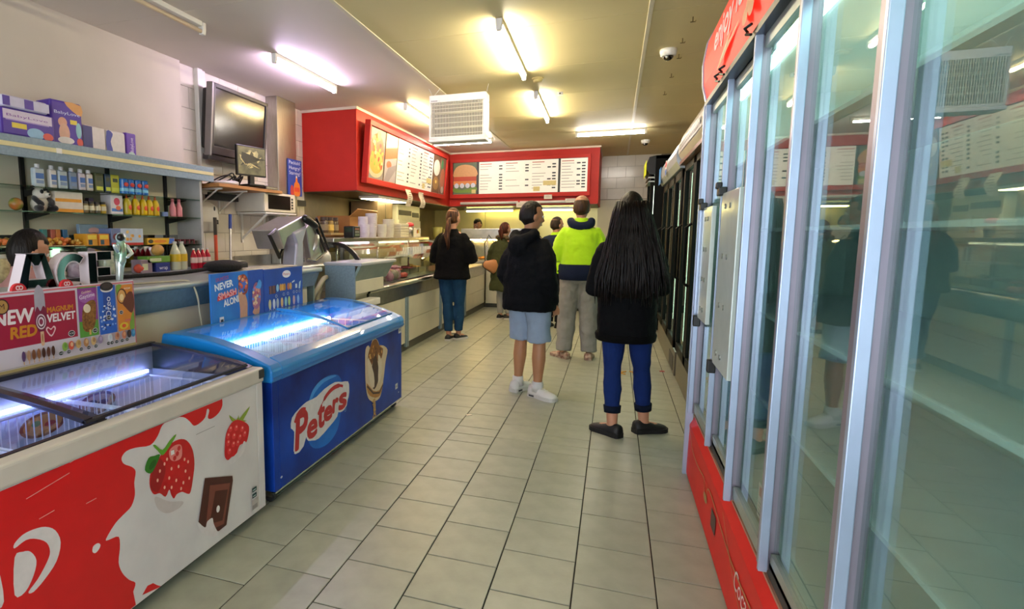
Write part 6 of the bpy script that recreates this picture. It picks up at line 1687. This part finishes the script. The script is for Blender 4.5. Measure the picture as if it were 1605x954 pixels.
def hair_cap(M, m, grow=1.07, hairline=.45, nape=-.50, thin=False):
    mb = MB(m)
    n, k = 28, 18
    R = []
    for i in range(k + 1):
        t_ = -PI / 2 + PI * i / k
        ring = []
        for j in range(n):
            a = 2 * PI * j / n
            d = Vector((math.cos(t_) * math.cos(a), math.cos(t_) * math.sin(a), math.sin(t_)))
            cover = 1.0
            if d.y > 0 and d.z < hairline + .2 * (1 - d.y):
                cover -= min(1, d.y * 3)
            if d.z < nape:
                cover -= min(1, (nape - d.z) * 4)
            if thin and d.z > .55 and d.y > -.62:
                cover = 0
            g = (grow if cover > .6 else (.90 + (grow - .90) * max(0, cover)))
            ring.append((d.x * .0745 * g, -.006 + d.y * .096 * g, .004 + d.z * .112 * g))
        R.append(ring)
    mb.rings(R, M=M)
    return mb
def shoe(parent, p, yaw, L, m_up, m_sole, hgt=.075, wide=1.0, name='shoe', sole=.022, low=False):
    """p = ankle point on the floor; toe along +y rotated by yaw"""
    M = Matrix.Translation((p[0], p[1], 0)) @ Matrix.Rotation(yaw, 4, 'Z')
    rows = [(-.30, .020, .55), (-.27, .030, .95), (-.15, .034, 1.0), (0.0, .034, 1.0), (.15, .037, .80), (.30, .042, .62), (.45, .044, .52), (.58, .040, .42), (.67, .028, .30), (.70, .012, .18)]
    R = []
    for y, hw, hh in rows:
        hw, hh = hw * wide, hh * hgt
        R.append([(hw * cx_, y * L, sole * .6 + hh * cz_) for cx_, cz_ in ((-1, 0), (1, 0), (1.02, .35), (.8, .75), (.35, 1.0), (-.35, 1.0), (-.8, .75), (-1.02, .35))])
    o = part(name, MB(m_up).rings(R, M=M), parent, smooth=True)
    S = []
    for z in (0.0, sole):
        S.append([(sgn * hw * wide * 1.12, y * L * 1.02, z) for sgn, seq in ((1, rows), (-1, rows[::-1])) for y, hw, hh in seq])
    part('sole', MB(m_sole).rings(S, M=M), o)
    return o, M
def leg_pts(hip, knee, ank):
    h_, k_, a_ = Vector(hip), Vector(knee), Vector(ank)
    return [h_, h_.lerp(k_, .5), k_, k_.lerp(a_, .35), k_.lerp(a_, .75), a_]
def person(lab, loc, rz, H, P, group=None):
    """P: build numbers in metres for an H tall figure facing +y"""
    t = thing('person', lab, 'person', (loc[0], loc[1], loc[2] if len(loc) > 2 else 0), rz, group)
    g = P.get('girth', 1.0)
    h = H
    hipz, kz = P.get('hipz', .52 * h), P.get('kneez', .285 * h)
    lean = P.get('lean', 0.0)
    feet = P['feet']           # ((x, y, yaw), (x, y, yaw)) left, right ankles
    sk = P.get('skin', m_skin)
    body = MB(sk)
    legs = []
    for s, (fx_, fy_, yw) in zip((-1, 1), feet):
        hip = (s * .082 * g, 0, hipz)
        ank = (fx_, fy_, .075)
        kn = P.get('knees', {}).get(s) or ((hip[0] + fx_) / 2 + s * .004, (fy_) / 2 + .02, kz)
        legs.append((hip, kn, ank))
        body.tube(leg_pts(hip, kn, ank), [.080 * g, .070 * g, .050 * g, .055 * g, .040, .034], 12, round_ends=True)
        dv = Vector((math.sin(-yw), math.cos(yw), 0))
        body.tube([(fx_, fy_, .05), Vector((fx_, fy_, .035)) + dv * .09], [.035, .03], 8, round_ends=True)
    ty = lambda z: lean * max(0, (z - hipz))
    W = P.get('shoulder', .118 * h)
    wst = P.get('waist', .078 * h) * g
    rows = [(hipz - .07, 0, 0, .12 * g, .09 * g), (hipz, 0, -.005, .155 * g, .105 * g), (hipz + .10, 0, ty(hipz + .1), wst, .085 * g), (hipz + .22, 0, ty(hipz + .22), wst * 1.08, .09 * g), (.745 * h, 0, ty(.745 * h), W * .98, .10 * g), (.80 * h, 0, ty(.8 * h), W * .95, .085 * g), (.83 * h, 0, ty(.83 * h), W * .55, .06)]
    if not P.get('sit'):
        torso(body, rows)
    else:
        torso(body, [(hipz - .08, 0, 0, .15, .11)] + rows[1:])
    nz = .83 * h
    nk = Vector((0, ty(nz) - .01, nz))
    hc = Vector((P.get('hx', 0), ty(nz) + P.get('hy', .02), h - .113 * h / 1.68))
    body.tube([nk - Vector((0, 0, .03)), nk.lerp(hc, .45), hc], [.056, .05, .05], 12)
    M = head_geo(body, hc, h / 1.70 * P.get('hs', 1.06), P.get('hyaw', 0), P.get('htilt', 0))
    arms = []
    for s, key in ((-1, 'armL'), (1, 'armR')):
        el, wr = P[key][0], P[key][1]
        sh = Vector((s * W, ty(.80 * h), .80 * h))
        el, wr = Vector(el), Vector(wr)
        arms.append((sh, el, wr))
        body.tube([Vector((sh.x * .9, sh.y, sh.z - .045)), sh.lerp(el, .5), el, el.lerp(wr, .3), wr], [.050 * g, .044 * g, .036, .036, .025], 10, round_ends=True)
        hd = P[key][2] if len(P[key]) > 2 else (wr - el)
        hand(body, wr, hd, P[key][3] if len(P[key]) > 3 else (-s, .2, 0), h / 1.70, .45, s)
    b = soft('body', body, t, .0085, 1)
    eyes(t, M)
    P['_'] = dict(M=M, hc=hc, nk=nk, legs=legs, arms=arms, ty=ty, W=W, hipz=hipz, g=g, h=h)
    return t, P['_']
def top(t, Q, m, hem, grow=.03, name='jacket', sleeve=1.0, flare=1.0, bulk=1.0, collar=True, wrinkle=.02, extra=None, hood=None, belly=1.0, cuff=None):
    """a garment from z=hem to the neck, with sleeves covering `sleeve` of the forearm"""
    h, ty, W, g = Q['h'], Q['ty'], Q['W'], Q['g']
    mb = MB(m)
    z1 = .80 * h
    rows = [(hem, 0, ty(hem) - .005, (.155 * g + grow) * flare, (.115 * g + grow) * flare), (hem + .03, 0, ty(hem) - .005, (.158 * g + grow) * flare, (.117 * g + grow) * flare)]
    for q in (.25, .5, .75):
        z = hem + (z1 - .10 - hem) * q
        a = (.155 * g + grow) * flare * (1 - q) + (W * .97 + grow * .6) * q
        rows.append((z, 0, ty(z) - .005, a * (belly if q < .6 else 1), ((.115 * g + grow) * (1 - q) + (.105 * g + grow) * q) * (belly if q < .6 else 1)))
    rows += [(z1 - .045, 0, ty(z1), W + grow * .5, .10 * g + grow * .7), (z1 - .005, 0, ty(z1), W * .90 + grow * .3, .09 * g + grow * .5), (z1 + .025, 0, ty(z1) - .006, W * .66, .078 * g + grow * .3), (.828 * h + .01, 0, ty(z1) - .008, W * .48, .07 + grow * .2), (.845 * h + .01, 0, ty(z1) - .01, .068, .066)]
    torso(mb, rows, pw=2.3)
    for sh, el, wr in Q['arms']:
        e2 = el.lerp(wr, max(sleeve, .01))
        s0 = Vector((sh.x * .90, sh.y, sh.z - .045))
        mb.tube([s0, s0.lerp(el, .5), el, el.lerp(e2, .5), e2], [(.050 * g + grow * .4) * (1 + (bulk - 1) * .4), (.056 * g + grow * .5) * bulk, (.050 * g + grow * .45) * bulk, (.046 + grow * .4) * bulk, (.036 + grow * .3)], 12, round_ends=True)
    if hood:
        y = ty(z1) - .075 * g - grow
        for k in range(9):
            a = PI * k / 8
            mb.ball((math.cos(a) * .10, y + .055 * (1 - math.sin(a)) * 1.2, .835 * h - .045 * math.sin(a)), (.048, .045, .05), 10, 8)
        mb.ball((0, y - .015, .80 * h - .03), (.10, .045, .085), 14, 10)
    if collar:
        mb.tube([(0, ty(z1) - .01, .835 * h), (0, ty(z1) - .005, .868 * h)], [(.078, .075), (.07, .068)], 14)
    if extra:
        extra(mb)
    return soft(name, mb, t, .0105, 3, wrinkle, .10)
def bottoms(t, Q, m, wst, end, grow=.018, name='trousers', taper=1.0, wrinkle=.012, crotch=None):
    g, hipz = Q['g'], Q['hipz']
    mb = MB(m)
    torso(mb, [(hipz - .075, 0, 0, .125 * g, .095 * g + grow), (hipz - .03, 0, -.008, .155 * g + grow, .112 * g + grow), (hipz + .03, 0, -.006, .158 * g + grow, .115 * g + grow), (wst, 0, 0, .135 * g + grow, .10 * g + grow)])
    for hip, kn, ank in Q['legs']:
        h_, k_, a_ = Vector(hip), Vector(kn), Vector(ank)
        P_, R_ = [h_, h_.lerp(k_, .33), h_.lerp(k_, .66), k_, k_.lerp(a_, .35), k_.lerp(a_, .7), a_], [.086 * g, .080 * g, .070 * g, .054 * g, .058 * g, .046 * g, .042]
        P2, R2 = [], []
        for p, r in zip(P_, R_):
            if p.z >= end:
                P2.append(p)
                R2.append(r + grow * (1 if p.z > k_.z else taper))
        lastp, lastr = P2[-1], R2[-1]
        nxt = P_[len(P2)] if len(P2) < len(P_) else a_
        if lastp.z > end + .005 and nxt.z < lastp.z:
            q = (lastp.z - end) / (lastp.z - nxt.z)
            P2.append(lastp.lerp(nxt, q))
            R2.append(lastr * (1 if end > k_.z else .97))
        mb.tube(P2, R2, 14)
    return soft(name, mb, t, .0105, 2, wrinkle, .09)
def strands(mb, M, start, n, fn, r0=.006):
    for i in range(n):
        pts = fn(i / max(1, n - 1))
        mb.tube(pts, [r0 * .7] + [r0] * (len(pts) - 2) + [r0 * .25], 5)

# ---- girl with very long black hair, seen from behind
R_ = math.radians
t, Q = person('girl with waist-length black hair, black hoodie and blue jeans, nearest the fridges', (.095, 4.06), R_(2), 1.625, dict(girth=.92, shoulder=.165, skin=m_skin, hyaw=R_(-4), htilt=R_(-6),
    feet=((-.06, -.03, R_(48)), (.15, .10, R_(-62))), armL=((-.195, -.03, 1.00), (-.10, .22, 1.02), (.4, .8, .1)), armR=((.195, -.02, 1.01), (.10, .22, 1.04), (-.4, .8, .1))))
m_bk = fabric('black_fleece', '#07080b')
top(t, Q, m_bk, .70, .04, 'hoodie', .95, 1.0, 1.12, wrinkle=.022)
part('hem_band', MB(fabric('black_rib', '#050506')).rings([ell_ring((0, -.005, z), r, r * .76, 24) for z, r in ((.655, .178), (.665, .190), (.70, .196), (.715, .19))]), t, smooth=True)
bottoms(t, Q, fabric('blue_denim', '#15295e', .12, .25, 60), .86, .165, .010, 'jeans', .6)
for hip, kn, ank in Q['legs']:
    part('turned_cuff', MB(fabric('dark_denim', '#0f1728')).tube([Vector(ank).lerp(Vector(kn), q) for q in (.22, .34)], [.054, .059], 14), t, smooth=True)
hm = hairmat('jet_black', '#090707', '#1a1310')
mb = hair_cap(Q['M'], hm, 1.10, .42, -.95)
hc = Q['hc']
rowsH = [(hc.z + .06, .085, .06, -.04), (hc.z - .02, .10, .068, -.06), (hc.z - .12, .115, .065, -.085), (1.32, .145, .058, -.115), (1.20, .165, .052, -.135), (1.08, .175, .045, -.14), (1.0, .15, .03, -.14), (.955, .09, .012, -.14)]
mb.rings([ell_ring((hc.x + .02 * (i / 7), y, z), rx * .92, ry, 20) for i, (z, rx, ry, y) in enumerate(rowsH)])
r3 = random.Random(21)
for i in range(120):
    a = r3.uniform(PI * .98, PI * 2.02)
    zend = r3.uniform(.90, 1.10)
    drift = r3.uniform(-.02, .05)
    pts = []
    for q in range(9):
        f_ = q / 8
        z = hc.z + .06 + (zend - hc.z - .06) * f_
        k = min(max((hc.z + .06 - z) / (hc.z + .06 - 1.08), 0), 1)
        rx, ry, y = .088 + .10 * k, .062 - .008 * k, -.04 - .10 * min(1, k * 1.25)
        pts.append((hc.x + drift * f_ + rx * 1.03 * math.cos(a) + .006 * math.sin(f_ * 9 + i), y + ry * 1.08 * math.sin(a), z))
    mb.tube(pts, [.004] + [.0065] * 6 + [.0045, .0012], 5)
part('hair', mb, t, smooth=True)
m_blks = mat('shoe_black', '#0c0c0e', .6, var=.1, bump=.1, bscale=50)
for (fx_, fy_, yw) in ((-.06, -.03, R_(48)), (.15, .10, R_(-62))):
    shoe(t, (fx_, fy_), yw, .245, m_blks, m_blks, .07, 1.15, sole=.03)

# ---- boy in dark hoodie and light shorts
fe = ((-.125, .02, R_(8)), (.115, .0, R_(-88)))
t, Q = person('boy in dark hoodie, pale blue shorts and white trainers, hands in pockets', (-.655, 4.86), R_(-34), 1.625, dict(girth=1.06, shoulder=.160, skin=m_skin2, hyaw=R_(-22), htilt=R_(-4), lean=-.03,
    feet=fe, armL=((-.215, -.06, 1.02), (-.17, .09, .80), (.1, .5, -.8)), armR=((.215, -.05, 1.02), (.18, .10, .79), (-.1, .5, -.8))))
m_nv = fabric('midnight_hoodie', '#0a0c10')
top(t, Q, m_nv, .735, .05, 'hoodie', .85, 1.08, 1.15, hood=True, wrinkle=.024, belly=1.06)
bottoms(t, Q, fabric('pale_shorts', '#8c9cb2', .06, .3, 24), .84, .47, .024, 'shorts', 1.0, .018)
part('hair', hair_cap(Q['M'], hairmat('black_crop', '#0e0d0d', '#201a16'), 1.09, .42, -.30), t, smooth=True)
m_wsh = mat('trainer_white', '#d4d2ce', .45, var=.05, bump=.1, bscale=40)
for i, (fx_, fy_, yw) in enumerate(fe):
    part('sock', MB(fabric('white_sock', '#d0cecb')).tube([(fx_, fy_, .05), (fx_, fy_, .135)], [.05, .047], 14), t, smooth=True)
    o, M2 = shoe(t, (fx_, fy_), yw, .27, m_wsh, mat('trainer_sole', '#c4c2bc', .5, var=.05), .088, 1.22, 'trainer', .03)
    part('laces', MB(m_wplast).box(-.02, .02, .035, .042, .085, .09, M=M2).box(-.02, .02, .06, .067, .077, .082, M=M2).box(-.02, .02, .085, .092, .068, .073, M=M2), o)
    part('side_flash', MB(pm('#3a3a3e')).box(-.05, .05, -.05, .0, .008, .022, M=M2), o)

# ---- man in fluorescent yellow hoodie
fe = ((-.14, 0, R_(38)), (.13, -.01, R_(-6)))
t, Q = person('balding man in fluorescent yellow hoodie and grey track pants', (-.345, 6.50), R_(6), 1.775, dict(girth=1.0, shoulder=.18, skin=m_skin, hyaw=R_(-8),
    feet=fe, armL=((-.245, .02, 1.12), (-.02, .23, 1.12), (1, .2, 0)), armR=((.245, .02, 1.12), (.02, .25, 1.15), (-1, .2, 0))))
m_hv = mat('hi_vis_yellow', '#bdf00a', .8, var=.05, scale=8, bump=.3, bscale=20, sheen=.2)
top(t, Q, m_hv, 1.02, .04, 'hoodie', .9, 1.0, 1.15, wrinkle=.022)
m_navy2 = fabric('navy_knit', '#1a2238')
part('hem_band', MB(m_navy2).rings([ell_ring((0, -.005, z), r, r * .76, 24) for z, r in ((.875, .20), (.885, .214), (.95, .222), (1.03, .222), (1.045, .212))]), t, smooth=True)
mb = MB(m_navy2)
for k in range(11):
    a = PI * (k / 10)
    mb.ball((math.cos(a) * .105, -.09 + .07 * (1 - math.sin(a)), .845 * 1.775 - .05 * math.sin(a)), (.045, .045, .048), 10, 8)
soft('hood', mb, t, .010, 3, .012, .08)
bottoms(t, Q, fabric('grey_marl', '#8f8d88', .12, .35, 22), 1.0, .085, .035, 'track_pants', 1.25, .022)
part('hair', hair_cap(Q['M'], hairmat('brown_grey', '#4a3424', '#2c1e16'), 1.05, .5, -.40, thin=True), t, smooth=True)
for i, (fx_, fy_, yw) in enumerate(fe):
    shoe(t, (fx_, fy_), yw, .28, mat('sandal_upper', '#8a5a48', .6, col2='#c8b09a', scale=30), mat('sandal_sole', '#6a3a30', .6, col2='#b8a890', scale=30), .06, 1.15, 'sandal', .03)

# ---- man in navy and yellow behind them
fe = ((-.09, 0, R_(10)), (.09, .02, R_(-14)))
t, Q = person('man with dark navy shoulders and yellow work top, half hidden behind the boy', (-.80, 8.60), R_(-20), 1.61, dict(girth=1.0, shoulder=.18, skin=m_skin, hyaw=R_(-25), feet=fe,
    armL=((-.26, -.02, 1.0), (-.20, .10, .78)), armR=((.26, -.02, 1.0), (.20, .10, .78))))
top(t, Q, m_hv, .80, .035, 'work_top', .9, 1.0, 1.1)
part('navy_yoke', MB(m_navy2).rings([ell_ring((0, -.005, z), rx, ry, 24, 0, 2.3) for z, rx, ry in ((1.16, .222, .158), (1.24, .225, .16), (1.30, .212, .145), (1.335, .17, .12), (1.36, .09, .085))]), t, smooth=True)
bottoms(t, Q, fabric('black_work', '#15161a'), .90, .085, .03, 'trousers', 1.1)
part('hair', hair_cap(Q['M'], hairmat('dark_brown', '#1e1612', '#33251c'), 1.06, .45, -.35), t, smooth=True)
for fx_, fy_, yw in fe:
    shoe(t, (fx_, fy_), yw, .27, m_blks, m_blks, .08, 1.15, 'boot')

# ---- woman with ponytail in wide black top
fe = ((-.03, -.02, R_(4)), (.055, .10, R_(-18)))
t, Q = person('woman with long brown ponytail, loose black top and jeans at the counter', (-1.945, 7.10), R_(-8), 1.69, dict(girth=1.08, shoulder=.165, skin=m_skin, hyaw=R_(-12), htilt=R_(-6), feet=fe,
    armL=((-.25, .02, 1.06), (-.03, .22, 1.03), (1, .2, 0)), armR=((.25, .02, 1.06), (.03, .24, 1.06), (-1, .2, 0))))
top(t, Q, fabric('black_knit', '#060607'), .80, .045, 'top', .9, 1.12, 1.25, wrinkle=.02, collar=False)
bottoms(t, Q, fabric('mid_denim', '#1d3d5c', .14, .3, 40), .98, .12, .014, 'jeans', .55)
hm2 = hairmat('chestnut', '#6b452c', '#1c120d')
mb = hair_cap(Q['M'], hm2, 1.06, .45, -.45)
hc = Q['hc']
for i in range(46):
    a, r = r3.uniform(0, 2 * PI), r3.uniform(0, 1) ** .5
    z1 = r3.uniform(1.17, 1.28)
    mb.tube([(hc.x + .012 * math.cos(a), hc.y - .095, hc.z + .01 + .012 * math.sin(a)), (hc.x + .02 * r * math.cos(a), hc.y - .135 + .015 * math.sin(a), hc.z - .03), (hc.x + .036 * r * math.cos(a), hc.y - .16 + .018 * r * math.sin(a), hc.z - .14), (hc.x - .005 + .04 * r * math.cos(a), hc.y - .185 + .015 * r * math.sin(a), 1.36), (hc.x + .012 + .028 * r * math.cos(a), hc.y - .195, z1)], [.006, .008, .008, .0065, .0015], 5)
part('hair', mb, t, smooth=True)
part('hair_tie', MB(m_black).lathe([(.010, -.008), (.022, -.008), (.022, .008), (.010, .008)], (hc.x, hc.y - .10, hc.z + .008), 12, axis='y'), t)
for fx_, fy_, yw in fe:
    shoe(t, (fx_, fy_), yw, .24, m_blks, mat('sole_white', '#c8c4bc', .5, var=.05), .065, 1.05, 'slip_on', .024)

# ---- woman in olive parka
fe = ((-.05, .0, R_(10)), (.06, .06, R_(-45)))
t, Q = person('woman with auburn ponytail in an olive parka carrying a tan shoulder bag', (-1.655, 9.16), R_(-26), 1.55, dict(girth=1.0, shoulder=.165, skin=m_skin, hyaw=R_(-8), feet=fe,
    armL=((-.24, .0, .98), (-.19, .12, .78)), armR=((.24, .0, .98), (.10, .20, .95))))
top(t, Q, fabric('olive_parka', '#363a24', .12, .35, 20), .47, .05, 'parka', .92, 1.12, 1.25, wrinkle=.026)
mb = MB(mat('fur_trim', '#5a4a34', .95, bump=.8, bscale=90, var=.2, scale=40))
for k in range(13):
    a = 2 * PI * k / 12
    mb.ball((math.cos(a) * .095, -.05 + .035 * math.sin(a), 1.31 - .03 * math.sin(a)), (.035, .035, .03), 8, 6)
soft('fur_hood', mb, t, .010, 1, .02, .03)
bottoms(t, Q, fabric('grey_legging', '#96948e'), .84, .10, .012, 'leggings', .5)
hm3 = hairmat('auburn', '#5a2a1c', '#2c130e')
mb = hair_cap(Q['M'], hm3, 1.07, .45, -.45)
hc = Q['hc']
for i in range(26):
    a = r3.uniform(0, 2 * PI)
    mb.tube([(hc.x + .01 * math.cos(a), hc.y - .09, hc.z + .015), (hc.x + .03 * math.cos(a), hc.y - .13 + .02 * math.sin(a), hc.z - .02), (hc.x + .03 * math.cos(a) + .02, hc.y - .13 + .02 * math.sin(a), hc.z - .09), (hc.x + .025, hc.y - .12, hc.z - .15 - .03 * r3.random())], [.006, .009, .009, .002], 5)
part('hair', mb, t, smooth=True)
for fx_, fy_, yw in fe:
    shoe(t, (fx_, fy_), yw, .235, m_blks, mat('sole_white', '#c8c4bc'), .07, 1.1, 'trainer', .026)
# the bag she carries
t2 = thing('shoulder_bag', 'tan and black leather shoulder bag hanging on the parka', 'bag', (-1.79, 9.02, .80), R_(118))
part('pouch', MB(mat('tan_leather', '#b0764a', .5, var=.08)).tube([(0, -.10, .09), (0, 0, .06), (0, .10, .09)], [(.03, .07), (.045, .115), (.03, .07)], 16, round_ends=True), t2, smooth=True)
part('gusset', MB(mat('black_leather', '#121112', .5, var=.1)).tube([(.045, -.10, .09), (.05, 0, .055), (.045, .10, .09)], [(.02, .075), (.025, .12), (.02, .075)], 16, round_ends=True), t2, smooth=True)
part('strap', MB(mat('black_leather', '#121112')).tube([(.02, -.12, .12), (.10, -.06, .40), (.16, .04, .56), (.12, .12, .42), (.03, .13, .13)], .009, 6), t2)

# ---- staff behind the hot cabinet
fe = ((-.08, 0, 0), (.08, 0, 0))
t, Q = person('server in a pale top with black hair behind the hot food cabinet', (-2.62, 11.50), PI, 1.68, dict(girth=.95, shoulder=.175, skin=m_skin, htilt=R_(-14), hyaw=R_(-20), feet=fe, armL=((-.24, .04, 1.05), (-.14, .18, .98)), armR=((.24, .04, 1.05), (.14, .18, .98))))
top(t, Q, fabric('pale_uniform', '#a8a49c'), .80, .025, 'shirt', .3, 1.0, 1.1)
bottoms(t, Q, fabric('black_work', '#15161a'), .95, .085, .02)
part('hair', hair_cap(Q['M'], hairmat('black_crop', '#0e0d0d', '#201a16'), 1.08, .30, -.35), t, smooth=True)
for fx_, fy_, yw in fe:
    shoe(t, (fx_, fy_), yw, .26, m_blks, m_blks, .075, 1.1)
# ---- cashier seated behind the letters
fe = ((-.10, .42, 0), (.10, .42, 0))
t, Q = person('cashier with a black bob seated behind the mirror letters', (-3.075, 2.27), R_(8), 1.36, dict(girth=.95, shoulder=.165, skin=m_skin, hipz=.58, kneez=.56, sit=True, hs=1.24, hyaw=R_(-25), htilt=R_(-16), hy=.03, feet=fe, knees={-1: (-.10, .40, .56), 1: (.10, .40, .56)},
    armL=((-.19, .06, .84), (-.10, .28, .86)), armR=((.19, .06, .84), (.10, .28, .86))))
top(t, Q, fabric('dusty_pink', '#a87c78'), .60, .02, 'shirt', .3, 1.0, 1.05)
bottoms(t, Q, fabric('black_work', '#15161a'), .70, .10, .018)
mb = hair_cap(Q['M'], hm, 1.12, .38, -.9)
part('hair', mb, t, smooth=True)
for fx_, fy_, yw in fe:
    shoe(t, (fx_, fy_), yw, .24, m_blks, m_blks, .07)
t = thing('stool', 'round stool under the seated cashier', 'stool', (-3.075, 2.27, 0))
part('seat', MB(m_dark).lathe([(0, .42), (.17, .42), (.175, .44), (.16, .465), (0, .47)], n=20), t)
part('column', MB(m_chrome).tube([(0, 0, .03), (0, 0, .42)], .025, 10), t)
part('base', MB(m_chrome).lathe([(0, 0), (.18, 0), (.17, .02), (.03, .04), (0, .04)], n=20), t)

# ================================================================ litter
mb = MB()
for i in range(26):
    a = random.uniform(0, PI)
    x, y = random.gauss(0, .05), random.gauss(0, .045)
    mb.tube([(x - .02 * math.cos(a), y - .02 * math.sin(a), .006), (x + .02 * math.cos(a), y + .02 * math.sin(a), .009)], .006, 5, m_chip)
one('spilled_chips', 'small spill of yellow chips on the floor behind the girl', 'chips', mb, (.085, 5.93, 0))
one('paper_scrap', 'white paper scrap on the floor beside the blue freezer', 'paper scrap', MB(m_paper).box(-.02, .02, -.012, .012, 0, .004, None, RZ(.5)), (-.985, 4.12, 0.0))
one('paper_scrap', 'crumpled white napkin at the foot of the counter post', 'paper scrap', MB(m_paper).ball((0, 0, .012), (.06, .05, .013), 9, 6).ball((.04, .03, .012), (.03, .035, .012), 8, 5), (-2.06, 7.62, 0.0), smooth=True)
one('red_wrapper', 'small red wrapper on the floor by the fridge plinth', 'wrapper', MB(pm('#c0303a')).box(-.02, .025, -.012, .012, 0, .005, None, RZ(.3)), (.50, 6.15, 0.0))
